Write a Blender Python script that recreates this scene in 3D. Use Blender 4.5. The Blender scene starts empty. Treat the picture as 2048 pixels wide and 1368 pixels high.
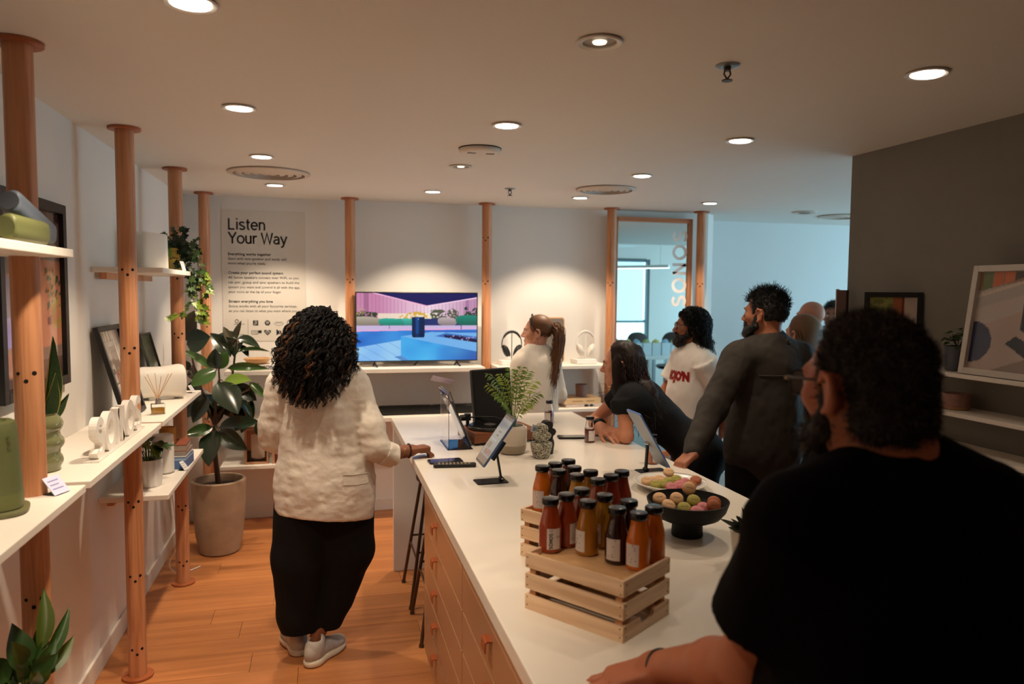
import bpy, bmesh, math, random
import numpy as np
from mathutils import Vector, Matrix, Euler

SC = bpy.context.scene
COL = SC.collection
PI = math.pi
random.seed(7)
RNG = np.random.default_rng(11)

# ------------------------------------------------------------------ camera
cam_d = bpy.data.cameras.new('camera')
cam = bpy.data.objects.new('camera', cam_d)
COL.objects.link(cam)
cam_d.sensor_width = 36.0
cam_d.lens = 1495.0 / 2048.0 * 36.0
cam_d.clip_start = 0.05
_y, _p, _r = math.radians(14.165), math.radians(3.854), math.radians(.508)
_f = Vector((math.sin(_y) * math.cos(_p), math.cos(_y) * math.cos(_p), -math.sin(_p)))
_rt = Vector((math.cos(_y), -math.sin(_y), 0))
_up = _rt.cross(_f)
_rt, _up = _rt * math.cos(_r) + _up * math.sin(_r), _up * math.cos(_r) - _rt * math.sin(_r)
cam.matrix_world = Matrix(((_rt.x, _up.x, -_f.x, 0), (_rt.y, _up.y, -_f.y, 0), (_rt.z, _up.z, -_f.z, 1.75), (0, 0, 0, 1)))
cam_d.dof.use_dof = True
cam_d.dof.focus_distance = 3.0
cam_d.dof.aperture_fstop = 2.8
SC.camera = cam

# ------------------------------------------------------------------ view + world (daylight outside the office windows)
SC.view_settings.view_transform = 'Standard'
SC.view_settings.look = 'None'
SC.view_settings.gamma = 1.0
SC.view_settings.use_curve_mapping = False
SC.view_settings.exposure = 0.0
W = bpy.data.worlds.new('daylight')
SC.world = W
W.use_nodes = True
_bg = W.node_tree.nodes['Background']
_bg.inputs[0].default_value = (.55, .88, 1.0, 1)
_bg.inputs[1].default_value = 3.0

SPOT_W = 27.0                 # each ceiling downlight
SPOT_COL = (1.0, .81, .60)
BLIND_E = 1.2, 5.0, 5.0, 6.2                 # backlit roller blinds
BLIND_COL = (.48, .80, 1.0)

# ------------------------------------------------------------------ materials
def lin(c):
    return tuple(((v / 255 + .055) / 1.055) ** 2.4 if v > 10 else v / 255 / 12.92 for v in c)

MATS = {}
def mat(name, rgb, rough=.5, metal=0, bump=None, mottle=None, emit=None, trans=0, ior=1.45, sss=0, spec=.5, coat=0, rand=0, sheen=0, grain=None, alpha=None):
    """rgb in sRGB 0-255. bump=(scale, dist); mottle=(scale, amount); grain=(axis, scale, dark rgb, amount)"""
    if name in MATS:
        return MATS[name]
    m = bpy.data.materials.new(name)
    m.use_nodes = True
    nt = m.node_tree
    N, L = nt.nodes, nt.links
    b = N['Principled BSDF']
    col = lin(rgb)
    b.inputs['Base Color'].default_value = (*col, 1)
    b.inputs['Roughness'].default_value = rough
    b.inputs['Metallic'].default_value = metal
    b.inputs['IOR'].default_value = ior
    b.inputs['Specular IOR Level'].default_value = spec
    b.inputs['Transmission Weight'].default_value = trans
    b.inputs['Coat Weight'].default_value = coat
    if sheen:
        b.inputs['Sheen Weight'].default_value = sheen
    if alpha is not None:
        b.inputs['Alpha'].default_value = alpha
    if sss:
        b.inputs['Subsurface Weight'].default_value = sss
        b.inputs['Subsurface Radius'].default_value = (.012, .005, .003)
        b.inputs['Subsurface Scale'].default_value = 1.0
    if emit:
        b.inputs['Emission Color'].default_value = (*lin(emit[0]), 1)
        b.inputs['Emission Strength'].default_value = emit[1]
    tc = N.new('ShaderNodeTexCoord')
    vec = tc.outputs['Object']
    csrc = None
    if mottle or rand or grain:
        cur = N.new('ShaderNodeRGB'); cur.outputs[0].default_value = (*col, 1)
        csrc = cur.outputs[0]
    if rand or grain:
        oi = N.new('ShaderNodeObjectInfo')
    if grain:
        ax, sc, dark, amt = grain
        mp = N.new('ShaderNodeMapping')
        s = [sc, sc, sc]; s['XYZ'.index(ax)] = sc * .045
        mp.inputs['Scale'].default_value = s
        ad = N.new('ShaderNodeVectorMath'); ad.operation = 'ADD'
        mul = N.new('ShaderNodeVectorMath'); mul.operation = 'SCALE'
        cmb = N.new('ShaderNodeCombineXYZ')
        for i in range(3):
            L.new(oi.outputs['Random'], cmb.inputs[i])
        L.new(cmb.outputs[0], mul.inputs[0]); mul.inputs['Scale'].default_value = 37.0
        L.new(vec, ad.inputs[0]); L.new(mul.outputs[0], ad.inputs[1])
        L.new(ad.outputs[0], mp.inputs['Vector'])
        nz = N.new('ShaderNodeTexNoise'); nz.inputs['Scale'].default_value = 1.0
        nz.inputs['Detail'].default_value = 6; nz.inputs['Distortion'].default_value = .8
        L.new(mp.outputs[0], nz.inputs['Vector'])
        rp = N.new('ShaderNodeValToRGB')
        rp.color_ramp.elements[0].position = .38; rp.color_ramp.elements[1].position = .66
        L.new(nz.outputs['Fac'], rp.inputs[0])
        ml = N.new('ShaderNodeMath'); ml.operation = 'MULTIPLY'; ml.inputs[1].default_value = amt
        L.new(rp.outputs[0], ml.inputs[0])
        mx = N.new('ShaderNodeMix'); mx.data_type = 'RGBA'
        L.new(ml.outputs[0], mx.inputs[0]); L.new(csrc, mx.inputs[6])
        mx.inputs[7].default_value = (*lin(dark), 1)
        csrc = mx.outputs[2]
    if mottle:
        nz = N.new('ShaderNodeTexNoise'); nz.inputs['Scale'].default_value = mottle[0]; nz.inputs['Detail'].default_value = 5
        L.new(vec, nz.inputs['Vector'])
        mr = N.new('ShaderNodeMapRange'); mr.inputs[1].default_value = .3; mr.inputs[2].default_value = .7
        mr.inputs[3].default_value = 1 - mottle[1]; mr.inputs[4].default_value = 1 + mottle[1]
        L.new(nz.outputs['Fac'], mr.inputs[0])
        h = N.new('ShaderNodeHueSaturation'); L.new(csrc, h.inputs['Color']); L.new(mr.outputs[0], h.inputs['Value'])
        csrc = h.outputs[0]
    if rand:
        mr = N.new('ShaderNodeMapRange'); mr.inputs[3].default_value = 1 - rand; mr.inputs[4].default_value = 1 + rand
        L.new(oi.outputs['Random'], mr.inputs[0])
        h = N.new('ShaderNodeHueSaturation'); L.new(csrc, h.inputs['Color']); L.new(mr.outputs[0], h.inputs['Value'])
        csrc = h.outputs[0]
    if csrc is not None:
        L.new(csrc, b.inputs['Base Color'])
    if bump:
        nz = N.new('ShaderNodeTexNoise'); nz.inputs['Scale'].default_value = bump[0]; nz.inputs['Detail'].default_value = 4
        L.new(vec, nz.inputs['Vector'])
        bp = N.new('ShaderNodeBump'); bp.inputs['Strength'].default_value = 1.0; bp.inputs['Distance'].default_value = bump[1]
        L.new(nz.outputs['Fac'], bp.inputs['Height']); L.new(bp.outputs[0], b.inputs['Normal'])
    MATS[name] = m
    return m

def attr_mat(name, emit=0, rough=.5, coat=0, spec=.5):
    """flat print or screen: colours come from the mesh's own colour attribute"""
    m = bpy.data.materials.new(name); m.use_nodes = True
    N, L = m.node_tree.nodes, m.node_tree.links
    b = N['Principled BSDF']
    a = N.new('ShaderNodeAttribute'); a.attribute_name = 'print'
    b.inputs['Roughness'].default_value = rough
    b.inputs['Coat Weight'].default_value = coat
    b.inputs['Coat Roughness'].default_value = .05
    b.inputs['Specular IOR Level'].default_value = spec
    if emit:
        b.inputs['Base Color'].default_value = (.01, .01, .01, 1)
        L.new(a.outputs['Color'], b.inputs['Emission Color']); b.inputs['Emission Strength'].default_value = emit
    else:
        L.new(a.outputs['Color'], b.inputs['Base Color'])
    return m

# ------------------------------------------------------------------ mesh builder
def frame_of(d):
    d = Vector(d).normalized()
    a = Vector((0, 0, 1)) if abs(d.z) < .9 else Vector((1, 0, 0))
    u = a.cross(d).normalized()
    return u, d.cross(u), d

class MB:
    def __init__(s):
        s.v = []; s.f = []; s.mi = []; s.cur = 0
    def add(s, vs, fs):
        o = len(s.v)
        s.v += [tuple(v) for v in vs]
        s.f += [tuple(i + o for i in f) for f in fs]
        s.mi += [s.cur] * len(fs)
        return s
    def box(s, c, size, rot=None):
        """centre, full size, rot = Matrix 3x3 or z-angle"""
        if rot is None: R = Matrix.Identity(3)
        elif isinstance(rot, (int, float)): R = Matrix.Rotation(rot, 3, 'Z')
        else: R = rot
        c = Vector(c); h = Vector(size) / 2
        vs = [c + R @ Vector((x * h.x, y * h.y, z * h.z)) for x in (-1, 1) for y in (-1, 1) for z in (-1, 1)]
        return s.add(vs, [(0, 1, 3, 2), (4, 6, 7, 5), (0, 4, 5, 1), (2, 3, 7, 6), (0, 2, 6, 4), (1, 5, 7, 3)])
    def bx(s, x0, x1, y0, y1, z0, z1):
        return s.box(((x0 + x1) / 2, (y0 + y1) / 2, (z0 + z1) / 2), (x1 - x0, y1 - y0, z1 - z0))
    def cyl(s, p0, p1, r0, r1=None, n=16, caps=True):
        r1 = r0 if r1 is None else r1
        p0, p1 = Vector(p0), Vector(p1)
        u, w, d = frame_of(p1 - p0)
        vs = []
        for p, r in ((p0, r0), (p1, r1)):
            for i in range(n):
                a = 2 * PI * i / n
                vs.append(p + u * (r * math.cos(a)) + w * (r * math.sin(a)))
        fs = [(i, (i + 1) % n, n + (i + 1) % n, n + i) for i in range(n)]
        if caps: fs += [tuple(range(n - 1, -1, -1)), tuple(range(n, 2 * n))]
        return s.add(vs, fs)
    def tube(s, pts, r, n=8, caps=True):
        pts = [Vector(p) for p in pts]
        rs = r if hasattr(r, '__len__') else [r] * len(pts)
        vs, fs = [], []
        u = None
        for k, p in enumerate(pts):
            d = (pts[min(k + 1, len(pts) - 1)] - pts[max(k - 1, 0)])
            if d.length < 1e-9: d = Vector((0, 0, 1))
            d.normalize()
            if u is None: u, w, _ = frame_of(d)
            u = (u - d * u.dot(d))
            if u.length < 1e-6: u, w, _ = frame_of(d)
            u.normalize(); w = d.cross(u)
            for i in range(n):
                a = 2 * PI * i / n
                vs.append(p + u * (rs[k] * math.cos(a)) + w * (rs[k] * math.sin(a)))
        for k in range(len(pts) - 1):
            for i in range(n):
                j = (i + 1) % n
                fs.append((k * n + i, k * n + j, (k + 1) * n + j, (k + 1) * n + i))
        if caps:
            fs += [tuple(range(n - 1, -1, -1)), tuple(range((len(pts) - 1) * n, len(pts) * n))]
        return s.add(vs, fs)
    def lathe(s, prof, n=32, c=(0, 0, 0), wob=None, closed=False):
        """profile of (r, z) pairs around the z axis; r = 0 closes to a point"""
        c = Vector(c); vs = []; rows = []
        for r, z in prof:
            if r <= 1e-6:
                rows.append([len(vs)]); vs.append(c + Vector((0, 0, z)))
            else:
                row = []
                for i in range(n):
                    a = 2 * PI * i / n
                    q = r * (wob(a, z) if wob else 1)
                    row.append(len(vs)); vs.append(c + Vector((q * math.cos(a), q * math.sin(a), z)))
                rows.append(row)
        fs = []
        for A, B in zip(rows, rows[1:]):
            if len(A) == 1 and len(B) == 1: continue
            for i in range(n):
                j = (i + 1) % n
                if len(A) == 1: fs.append((A[0], B[j], B[i]))
                elif len(B) == 1: fs.append((A[i], A[j], B[0]))
                else: fs.append((A[i], A[j], B[j], B[i]))
        return s.add(vs, fs)
    def prism(s, pts, t, M=None):
        """outline in local xy extruded by t along z, placed with Matrix M"""
        M = M or Matrix.Identity(4); n = len(pts)
        vs = [M @ Vector((x, y, 0)) for x, y in pts] + [M @ Vector((x, y, t)) for x, y in pts]
        fs = [tuple(range(n - 1, -1, -1)), tuple(range(n, 2 * n))]
        fs += [(i, (i + 1) % n, n + (i + 1) % n, n + i) for i in range(n)]
        return s.add(vs, fs)
    def grid(s, fn, nu, nv, closed_u=False):
        vs = [fn(i / (nu if closed_u else nu - 1), j / (nv - 1)) for j in range(nv) for i in range(nu)]
        fs = []
        for j in range(nv - 1):
            for i in range(nu if closed_u else nu - 1):
                k = (i + 1) % nu
                fs.append((j * nu + i, j * nu + k, (j + 1) * nu + k, (j + 1) * nu + i))
        return s.add(vs, fs)
    def sphere(s, c, r, nu=16, nv=10, R=None):
        c = Vector(c); r = Vector(r if hasattr(r, '__len__') else (r, r, r))
        prof = []
        vs, fs = [], []
        for j in range(nv + 1):
            t = PI * j / nv
            for i in range(nu):
                a = 2 * PI * i / nu
                p = Vector((r.x * math.sin(t) * math.cos(a), r.y * math.sin(t) * math.sin(a), r.z * math.cos(t)))
                vs.append(c + (R @ p if R is not None else p))
        for j in range(nv):
            for i in range(nu):
                k = (i + 1) % nu
                fs.append((j * nu + i, (j + 1) * nu + i, (j + 1) * nu + k, j * nu + k))
        return s.add(vs, fs)
    def mesh(s, name, smooth=False, angle=None):
        me = bpy.data.meshes.new(name)
        me.from_pydata(s.v, [], s.f)
        me.update()
        if any(s.mi):
            me.polygons.foreach_set('material_index', s.mi)
        if smooth:
            me.polygons.foreach_set('use_smooth', [True] * len(me.polygons))
            if angle: me.set_sharp_from_angle(angle=math.radians(angle))
        return me
    def build(s, name, m, parent=None, smooth=False, angle=40, bevel=0, kind=None, loc=None, rot=None):
        bm_ = s.mesh(name, smooth, angle)
        ob = bpy.data.objects.new(name, bm_)
        COL.objects.link(ob)
        for mm in (m if isinstance(m, (list, tuple)) else [m]):
            bm_.materials.append(mm)
        if parent is not None: ob.parent = parent
        if loc is not None: ob.location = loc
        if rot is not None: ob.rotation_euler = rot
        if bevel:
            md = ob.modifiers.new('bevel', 'BEVEL'); md.width = bevel; md.segments = 2; md.limit_method = 'ANGLE'
        if kind: ob['kind'] = kind
        return ob

def tag(o, label, cat, group=None):
    o['label'] = label; o['category'] = cat
    if group: o['group'] = group
    return o
def thing(name, label, cat, loc=(0, 0, 0), rz=0, group=None, rot=None):
    o = bpy.data.objects.new(name, None)
    COL.objects.link(o); o.location = loc
    o.rotation_euler = rot if rot is not None else (0, 0, rz)
    o.empty_display_size = .05
    return tag(o, label, cat, group)
def struct(o):
    o['kind'] = 'structure'
    return o
def dup(root, loc, rz=None, label=None, group=None):
    r = root.copy(); COL.objects.link(r); r.location = loc
    if rz is not None: r.rotation_euler = (0, 0, rz)
    if label: r['label'] = label
    if group: r['group'] = group
    for ch in list(root.children):
        c = ch.copy(); COL.objects.link(c); c.parent = r
        for g in ch.children:
            d = g.copy(); COL.objects.link(d); d.parent = c
    return r
def painted(name, w, h, fn, nx, ny, m, parent=None, M=None):
    """a flat print or screen w x h in local xz, facing -y; fn(u, v) -> (n,3) sRGB 0-255, v up"""
    u, v = np.meshgrid(np.linspace(0, 1, nx), np.linspace(0, 1, ny))
    rgb = fn(u.ravel(), v.ravel()) / 255.0
    rgb = np.clip(rgb, 0, 1)
    lrgb = np.where(rgb > .04045, ((rgb + .055) / 1.055) ** 2.4, rgb / 12.92)
    vs = np.stack([(u.ravel() - .5) * w, np.zeros(u.size), (v.ravel() - .5) * h], 1)
    idx = np.arange(nx * ny).reshape(ny, nx)
    q = np.stack([idx[:-1, :-1], idx[:-1, 1:], idx[1:, 1:], idx[1:, :-1]], -1).reshape(-1, 4)
    me = bpy.data.meshes.new(name)
    me.from_pydata(vs.tolist(), [], q.tolist()); me.update()
    at = me.color_attributes.new('print', 'FLOAT_COLOR', 'POINT')
    at.data.foreach_set('color', np.concatenate([lrgb, np.ones((len(lrgb), 1))], 1).astype(np.float32).ravel())
    me.materials.append(m)
    ob = bpy.data.objects.new(name, me); COL.objects.link(ob)
    if parent is not None: ob.parent = parent
    if M is not None: ob.matrix_local = M
    return ob
def text_mesh(name, body, m, parent=None, width=None, size=.1, depth=0, bold=0, M=None, align='LEFT', sx=1, space=1):
    """lettering as a mesh in local xy (x right, y up)"""
    cu = bpy.data.curves.new(name, 'FONT')
    cu.body = body; cu.size = size; cu.extrude = depth; cu.offset = bold; cu.align_x = align; cu.space_character = space
    cu.resolution_u = 3
    tmp = bpy.data.objects.new(name, cu); COL.objects.link(tmp)
    dg = bpy.context.evaluated_depsgraph_get(); dg.update()
    me = bpy.data.meshes.new_from_object(tmp.evaluated_get(dg))
    bpy.data.objects.remove(tmp); bpy.data.curves.remove(cu)
    me.name = name
    n = len(me.vertices)
    co = np.empty(n * 3, np.float32); me.vertices.foreach_get('co', co); co = co.reshape(-1, 3)
    if width:
        k = width / (co[:, 0].max() - co[:, 0].min()); co *= k
    co[:, 0] *= sx
    me.vertices.foreach_set('co', co.ravel()); me.update()
    me.materials.clear(); me.materials.append(m)
    ob = bpy.data.objects.new(name, me); COL.objects.link(ob)
    if parent is not None: ob.parent = parent
    if M is not None: ob.matrix_local = M
    return ob
def place(loc, x=(1, 0, 0), y=(0, 0, 1)):
    """matrix whose local x and y axes point along the given directions"""
    x = Vector(x).normalized(); y = Vector(y); y = (y - x * y.dot(x)).normalized(); z = x.cross(y)
    return Matrix(((x.x, y.x, z.x, loc[0]), (x.y, y.y, z.y, loc[1]), (x.z, y.z, z.z, loc[2]), (0, 0, 0, 1)))

# common materials
M_wall = mat('wall_paint', (226, 222, 216), .62, bump=(90, .0006))
M_ceil = mat('ceiling_paint', (228, 222, 214), .7)
M_grey = mat('grey_plaster', (124, 118, 108), .8, mottle=(3, .05), bump=(14, .0015))
M_post = mat('post_wood', (204, 144, 102), .45, grain=('Z', 55, (160, 98, 60), .7), rand=.05)
M_oak = mat('plank_oak', (196, 128, 76), .40, grain=('X', 15, (146, 86, 46), .55), mottle=(3, .07), rand=.10)
M_shelf = mat('shelf_white', (238, 230, 218), .45)
M_top = mat('worktop_quartz', (236, 228, 216), .22, mottle=(2.2, .035))
M_white = mat('white_satin', (236, 231, 224), .4)
M_black = mat('black_plastic', (16, 16, 17), .45)
M_blackm = mat('black_metal', (20, 20, 21), .4, metal=.3)
M_darkhole = mat('peg_hole_dark', (14, 9, 7), .9)
M_leather = mat('tan_leather', (160, 82, 42), .5, bump=(300, .0004))
M_bronze = mat('bronze_metal', (96, 78, 62), .35, metal=.8)
M_glass = mat('clear_glass', (255, 255, 255), .02, trans=1.0, ior=1.45)
M_acr = mat('clear_acrylic', (250, 250, 252), .03, trans=1.0, ior=1.2)
M_chrome = mat('chrome', (205, 205, 205), .12, metal=1)
M_soil = mat('soil', (34, 22, 16), .95, bump=(120, .004), mottle=(80, .4))
M_card = mat('price_card', (214, 216, 246), .5)
M_paper = mat('paper_white', (232, 228, 222), .7)
M_ink = mat('ink_black', (18, 18, 20), .6)
# ------------------------------------------------------------------ own geometric lettering: strokes widened into ribbons
def arc(cx, cy, rx, ry, a0, a1, n=14):
    return [(cx + rx * math.cos(math.radians(a0 + (a1 - a0) * i / n)), cy + ry * math.sin(math.radians(a0 + (a1 - a0) * i / n))) for i in range(n + 1)]
GLYPH = {   # advance, strokes; cap height 1, x height .72
    'L': (.60, [[(.07, 1), (.07, 0), ][:1] + [(.07, .055), (.52, .055)]]),
    'i': (.26, [[(.12, 0), (.12, .72)], [(.12, .88), (.12, 1.0)]]),
    's': (.54, [arc(.26, .535, .185, .135, 25, 90, 6) + arc(.26, .535, .185, .135, 90, 250, 10) + arc(.26, .190, .20, .145, 75, -90, 12) + arc(.26, .190, .20, .145, -90, -160, 6)]),
    't': (.40, [[(.18, .93), (.18, .18)] + arc(.30, .17, .12, .12, 180, 275, 8), [(.04, .67), (.36, .67)]]),
    'e': (.64, [[(.07, .37), (.54, .37)] + arc(.305, .36, .235, .31, 5, 320, 26)]),
    'n': (.60, [[(.09, 0), (.09, .72)], [(.09, .42)] + arc(.285, .44, .195, .225, 170, 0, 14) + [(.48, 0)]]),
    'Y': (.68, [[(.03, 1), (.335, .46), (.64, 1)], [(.335, .48), (.335, 0)]]),
    'o': (.66, [arc(.32, .36, .255, .31, 0, 360, 30)]),
    'u': (.60, [[(.085, .72), (.085, .26)] + arc(.275, .265, .19, .215, 180, 360, 14) + [(.465, .72)], [(.475, .72), (.475, 0)]]),
    'r': (.40, [[(.09, 0), (.09, .72)], [(.09, .40)] + arc(.30, .42, .21, .245, 175, 92, 8) + [(.37, .665)]]),
    'W': (.98, [[(.03, 1), (.25, .04), (.475, .94), (.70, .04), (.92, 1)]]),
    'a': (.58, [arc(.265, .45, .195, .215, 150, 0, 12) + [(.46, 0)], arc(.46, .21, .01, .21, 90, 90, 1) + [(.46, .40), (.28, .40)] + arc(.26, .225, .19, .17, 90, 300, 14) + [(.46, .20)]]),
    'y': (.58, [[(.03, .72), (.285, .06)], [(.53, .72), (.22, -.18), (.14, -.225), (.05, -.22)]]),
    'S': (.72, [arc(.35, .735, .25, .205, 20, 90, 6) + arc(.35, .735, .25, .205, 90, 255, 12) + arc(.35, .265, .27, .215, 75, -90, 14) + arc(.35, .265, .27, .215, -90, -165, 8)]),
    'O': (.94, [arc(.46, .5, .40, .44, 0, 360, 36)]),
    'N': (.80, [[(.10, 0), (.10, 1)], [(.10, .97), (.66, .03)], [(.66, 0), (.66, 1)]]),
    ' ': (.30, []),
}
def stroke_text(name, body, m, parent, height, M, w=.14, depth=0.0, wx=1.0, letters=False, track=0, gap=None):
    """returns list of objects (one per letter) or one mesh"""
    out, x = [], 0
    mb = MB()
    for ch in body:
        adv, strokes = GLYPH[ch]
        cur = MB() if letters else mb
        for st in strokes:
            closed = len(st) > 3 and abs(st[0][0] - st[-1][0]) < 1e-6 and abs(st[0][1] - st[-1][1]) < 1e-6
            p = [Vector((a * wx + x, b)) for a, b in st]
            if closed: p = p[:-1]
            p = [q for i, q in enumerate(p) if i == 0 or (q - p[i - 1]).length > 1e-5]
            n = len(p); L, Rr = [], []
            for i in range(n):
                a = p[i - 1] if (i or closed) else None; b = p[(i + 1) % n] if (i < n - 1 or closed) else None
                d0 = (p[i] - a).normalized() if a is not None and (p[i] - a).length > 1e-7 else None
                d1 = (b - p[i]).normalized() if b is not None and (b - p[i]).length > 1e-7 else None
                d0 = d0 or d1; d1 = d1 or d0
                t = (d0 + d1); t = t.normalized() if t.length > 1e-5 else d0
                k = 1 / max(.45, t.dot(d0)); nn = Vector((-t.y, t.x)) * (w / 2 * k)
                L.append(p[i] + nn); Rr.append(p[i] - nn)
            vs, fs = [], []
            for z in (0, depth) if depth else (0,):
                for i in range(n): vs += [(L[i].x * height, L[i].y * height, z), (Rr[i].x * height, Rr[i].y * height, z)]
            o = 2 * n if depth else 0
            for i in range(n if closed else n - 1):
                j = (i + 1) % n
                fs.append((o + 2 * i, o + 2 * i + 1, o + 2 * j + 1, o + 2 * j))
                if depth: fs += [(2 * j, 2 * j + 1, 2 * i + 1, 2 * i), (2 * i, 2 * j, o + 2 * j, o + 2 * i)[::-1], (2 * i + 1, 2 * j + 1, o + 2 * j + 1, o + 2 * i + 1)]
            if depth and not closed: fs += [(0, 1, o + 1, o), (2 * n - 1, 2 * n - 2, o + 2 * n - 2, o + 2 * n - 1)]
            cur.add(vs, fs)
        if letters and strokes:
            ob = cur.build(name, m, parent); ob.matrix_local = M; out.append(ob)
        x += adv * wx + track
    if not letters:
        ob = mb.build(name, m, parent); ob.matrix_local = M; return ob, x * height
    return out, x * height
# ================================================================== room shell
XL, YB, ZC = -1.01, 5.95, 2.44
# floor: sub-floor with real planks running left to right
fl = struct(MB().bx(-1.01, 7.5, -1.6, 6.6, -.08, -.013).build('floor', mat('office_vinyl', (150, 150, 146), .5, mottle=(4, .05))))
y = -.4
row = 0
while y < YB - .02:
    y1 = min(y + .186, YB)
    x = XL - random.uniform(0, 1.5)
    while x < 3.3:
        x1 = x + random.uniform(1.3, 2.1)
        a, b_ = max(x, XL), min(x1, 3.3)
        if b_ - a > .05:
            c = ((a + b_) / 2, (y + y1) / 2, -.0065)
            dz = random.uniform(-.0004, .0004)
            mb = MB().box((0, 0, dz), (b_ - a - .0016, y1 - y - .0018, .012))
            mb.build('plank', M_oak, fl, bevel=.0008, loc=c)
        x = x1
    y = y1; row += 1
MB().bx(3.3, 7.45, -.95, 6.5, -.0125, -.001).build('office_flooring', mat('office_vinyl', (150, 150, 146)), fl)

struct(MB().bx(XL - .12, XL, -1.6, YB + .12, 0, ZC).build('wall_left', M_wall))
# back wall with a splayed end that faces the daylight
mb = MB(); mb.prism([(XL, YB), (3.255, YB), (3.345, YB + .075), (3.345, YB + .6), (XL, YB + .6)], ZC)
struct(mb.build('wall_back', M_wall))
struct(MB().bx(2.57, 2.72, -1.6, 3.262, 0, ZC).build('wall_right', M_grey))
struct(MB().bx(3.3, 7.62, 6.50, 6.62, 0, 3.1).build('wall_far', mat('far_paint', (222, 224, 222), .7)))
struct(MB().bx(XL - .12, 2.57, -1.72, -1.6, 0, ZC).build('wall_behind', M_wall))
mb = MB(); mb.bx(XL - .12, 2.72, -1.72, 6.62, ZC, ZC + .1); mb.bx(2.72, 7.62, 1.75, 6.62, ZC, ZC + .1)
struct(mb.build('ceiling', M_ceil))
mb = MB(); mb.bx(2.72, 7.62, -1.12, 1.75, 3.0, 3.1)
struct(mb.build('ceiling_office', M_ceil))
struct(MB().bx(2.72, 7.62, 1.75, 1.8, ZC + .1, 3.0).build('trim_1', M_ceil))
# office rear wall with a window opening, seen in the mirror
mb = MB()
mb.bx(2.72, 4.75, -1.12, -1.0, 0, 3.0); mb.bx(5.82, 7.5, -1.12, -1.0, 0, 3.0)
mb.bx(4.75, 5.82, -1.12, -1.0, 0, .35); mb.bx(4.75, 5.82, -1.12, -1.0, 2.36, 3.0)
struct(mb.build('wall_office', M_wall))
# right office wall, three tall windows
mb = MB()
ys = [-1.12, -.6, 1.3, 1.9, 3.6, 4.1, 5.9, 6.62]
mb.bx(7.5, 7.62, -1.12, 6.62, 0, .4); mb.bx(7.5, 7.62, -1.12, 6.62, 2.36, 3.0)
for a, b_ in ((-1.12, -.6), (1.3, 1.9), (3.6, 4.1), (5.9, 6.62)): mb.bx(7.5, 7.62, a, b_, .4, 2.36)
struct(mb.build('wall_windows', M_wall))
M_blinds = []
for k_, e_ in enumerate(BLIND_E):
    m_ = mat('roller_blind_lit_%d' % k_, (200, 222, 224), .8, emit=((255, 255, 255), e_))
    m_.node_tree.nodes['Principled BSDF'].inputs['Emission Color'].default_value = (*BLIND_COL, 1); M_blinds.append(m_)
M_wfr = mat('window_frame_grey', (96, 112, 116), .4, metal=.3)
def window(n, mk):
    w = bpy.data.objects.new('window_%d' % n, None); COL.objects.link(w); w['kind'] = 'structure'
    mk(w); return w
def w_rear(w):
    fr = MB()
    for a in (4.75, 5.77): fr.bx(a, a + .05, -1.1, -1.02, .35, 2.36)
    for z in (.35, 1.2, 2.31): fr.bx(4.75, 5.82, -1.1, -1.03, z, z + .05)
    fr.build('window_frame', M_wfr, w)
    MB().bx(4.80, 5.77, -1.07, -1.065, .4, 2.31).build('pane', M_glass, w)
    MB().bx(4.80, 5.70, -1.015, -1.01, 1.24, 2.33).build('roller_blind', M_blinds[0], w)
    MB().cyl((4.78, -1.0, 2.34), (5.74, -1.0, 2.34), .03).build('blind_roller', M_wfr, w, smooth=True)
window(1, w_rear)
for k, (a, b_) in enumerate(((-.6, 1.3), (1.9, 3.6), (4.1, 5.9))):
    def w_side(w, a=a, b_=b_, k=k):
        fr = MB()
        for yy in (a, (a + b_) / 2 - .025, b_ - .05): fr.bx(7.52, 7.6, yy, yy + .05, .4, 2.36)
        for z in (.4, 2.31): fr.bx(7.52, 7.6, a, b_, z, z + .05)
        fr.build('window_frame', M_wfr, w)
        MB().bx(7.56, 7.565, a + .05, b_ - .05, .45, 2.31).build('pane', M_glass, w)
        MB().bx(7.49, 7.495, a, b_, .5, 2.36).build('roller_blind', M_blinds[k + 1], w)
    window(k + 2, w_side)
# baseboards
M_base = mat('baseboard_paint', (222, 214, 204), .5)
struct(MB().bx(XL, XL + .014, -1.6, YB, 0, .095).build('baseboard_left', M_base, bevel=.003))
struct(MB().bx(XL + .014, 3.25, YB - .014, YB, 0, .095).build('baseboard_back', M_base, bevel=.003))
struct(MB().bx(2.556, 2.57, -1.6, 3.262, 0, .095).build('baseboard_right', M_base, bevel=.003))

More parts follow.
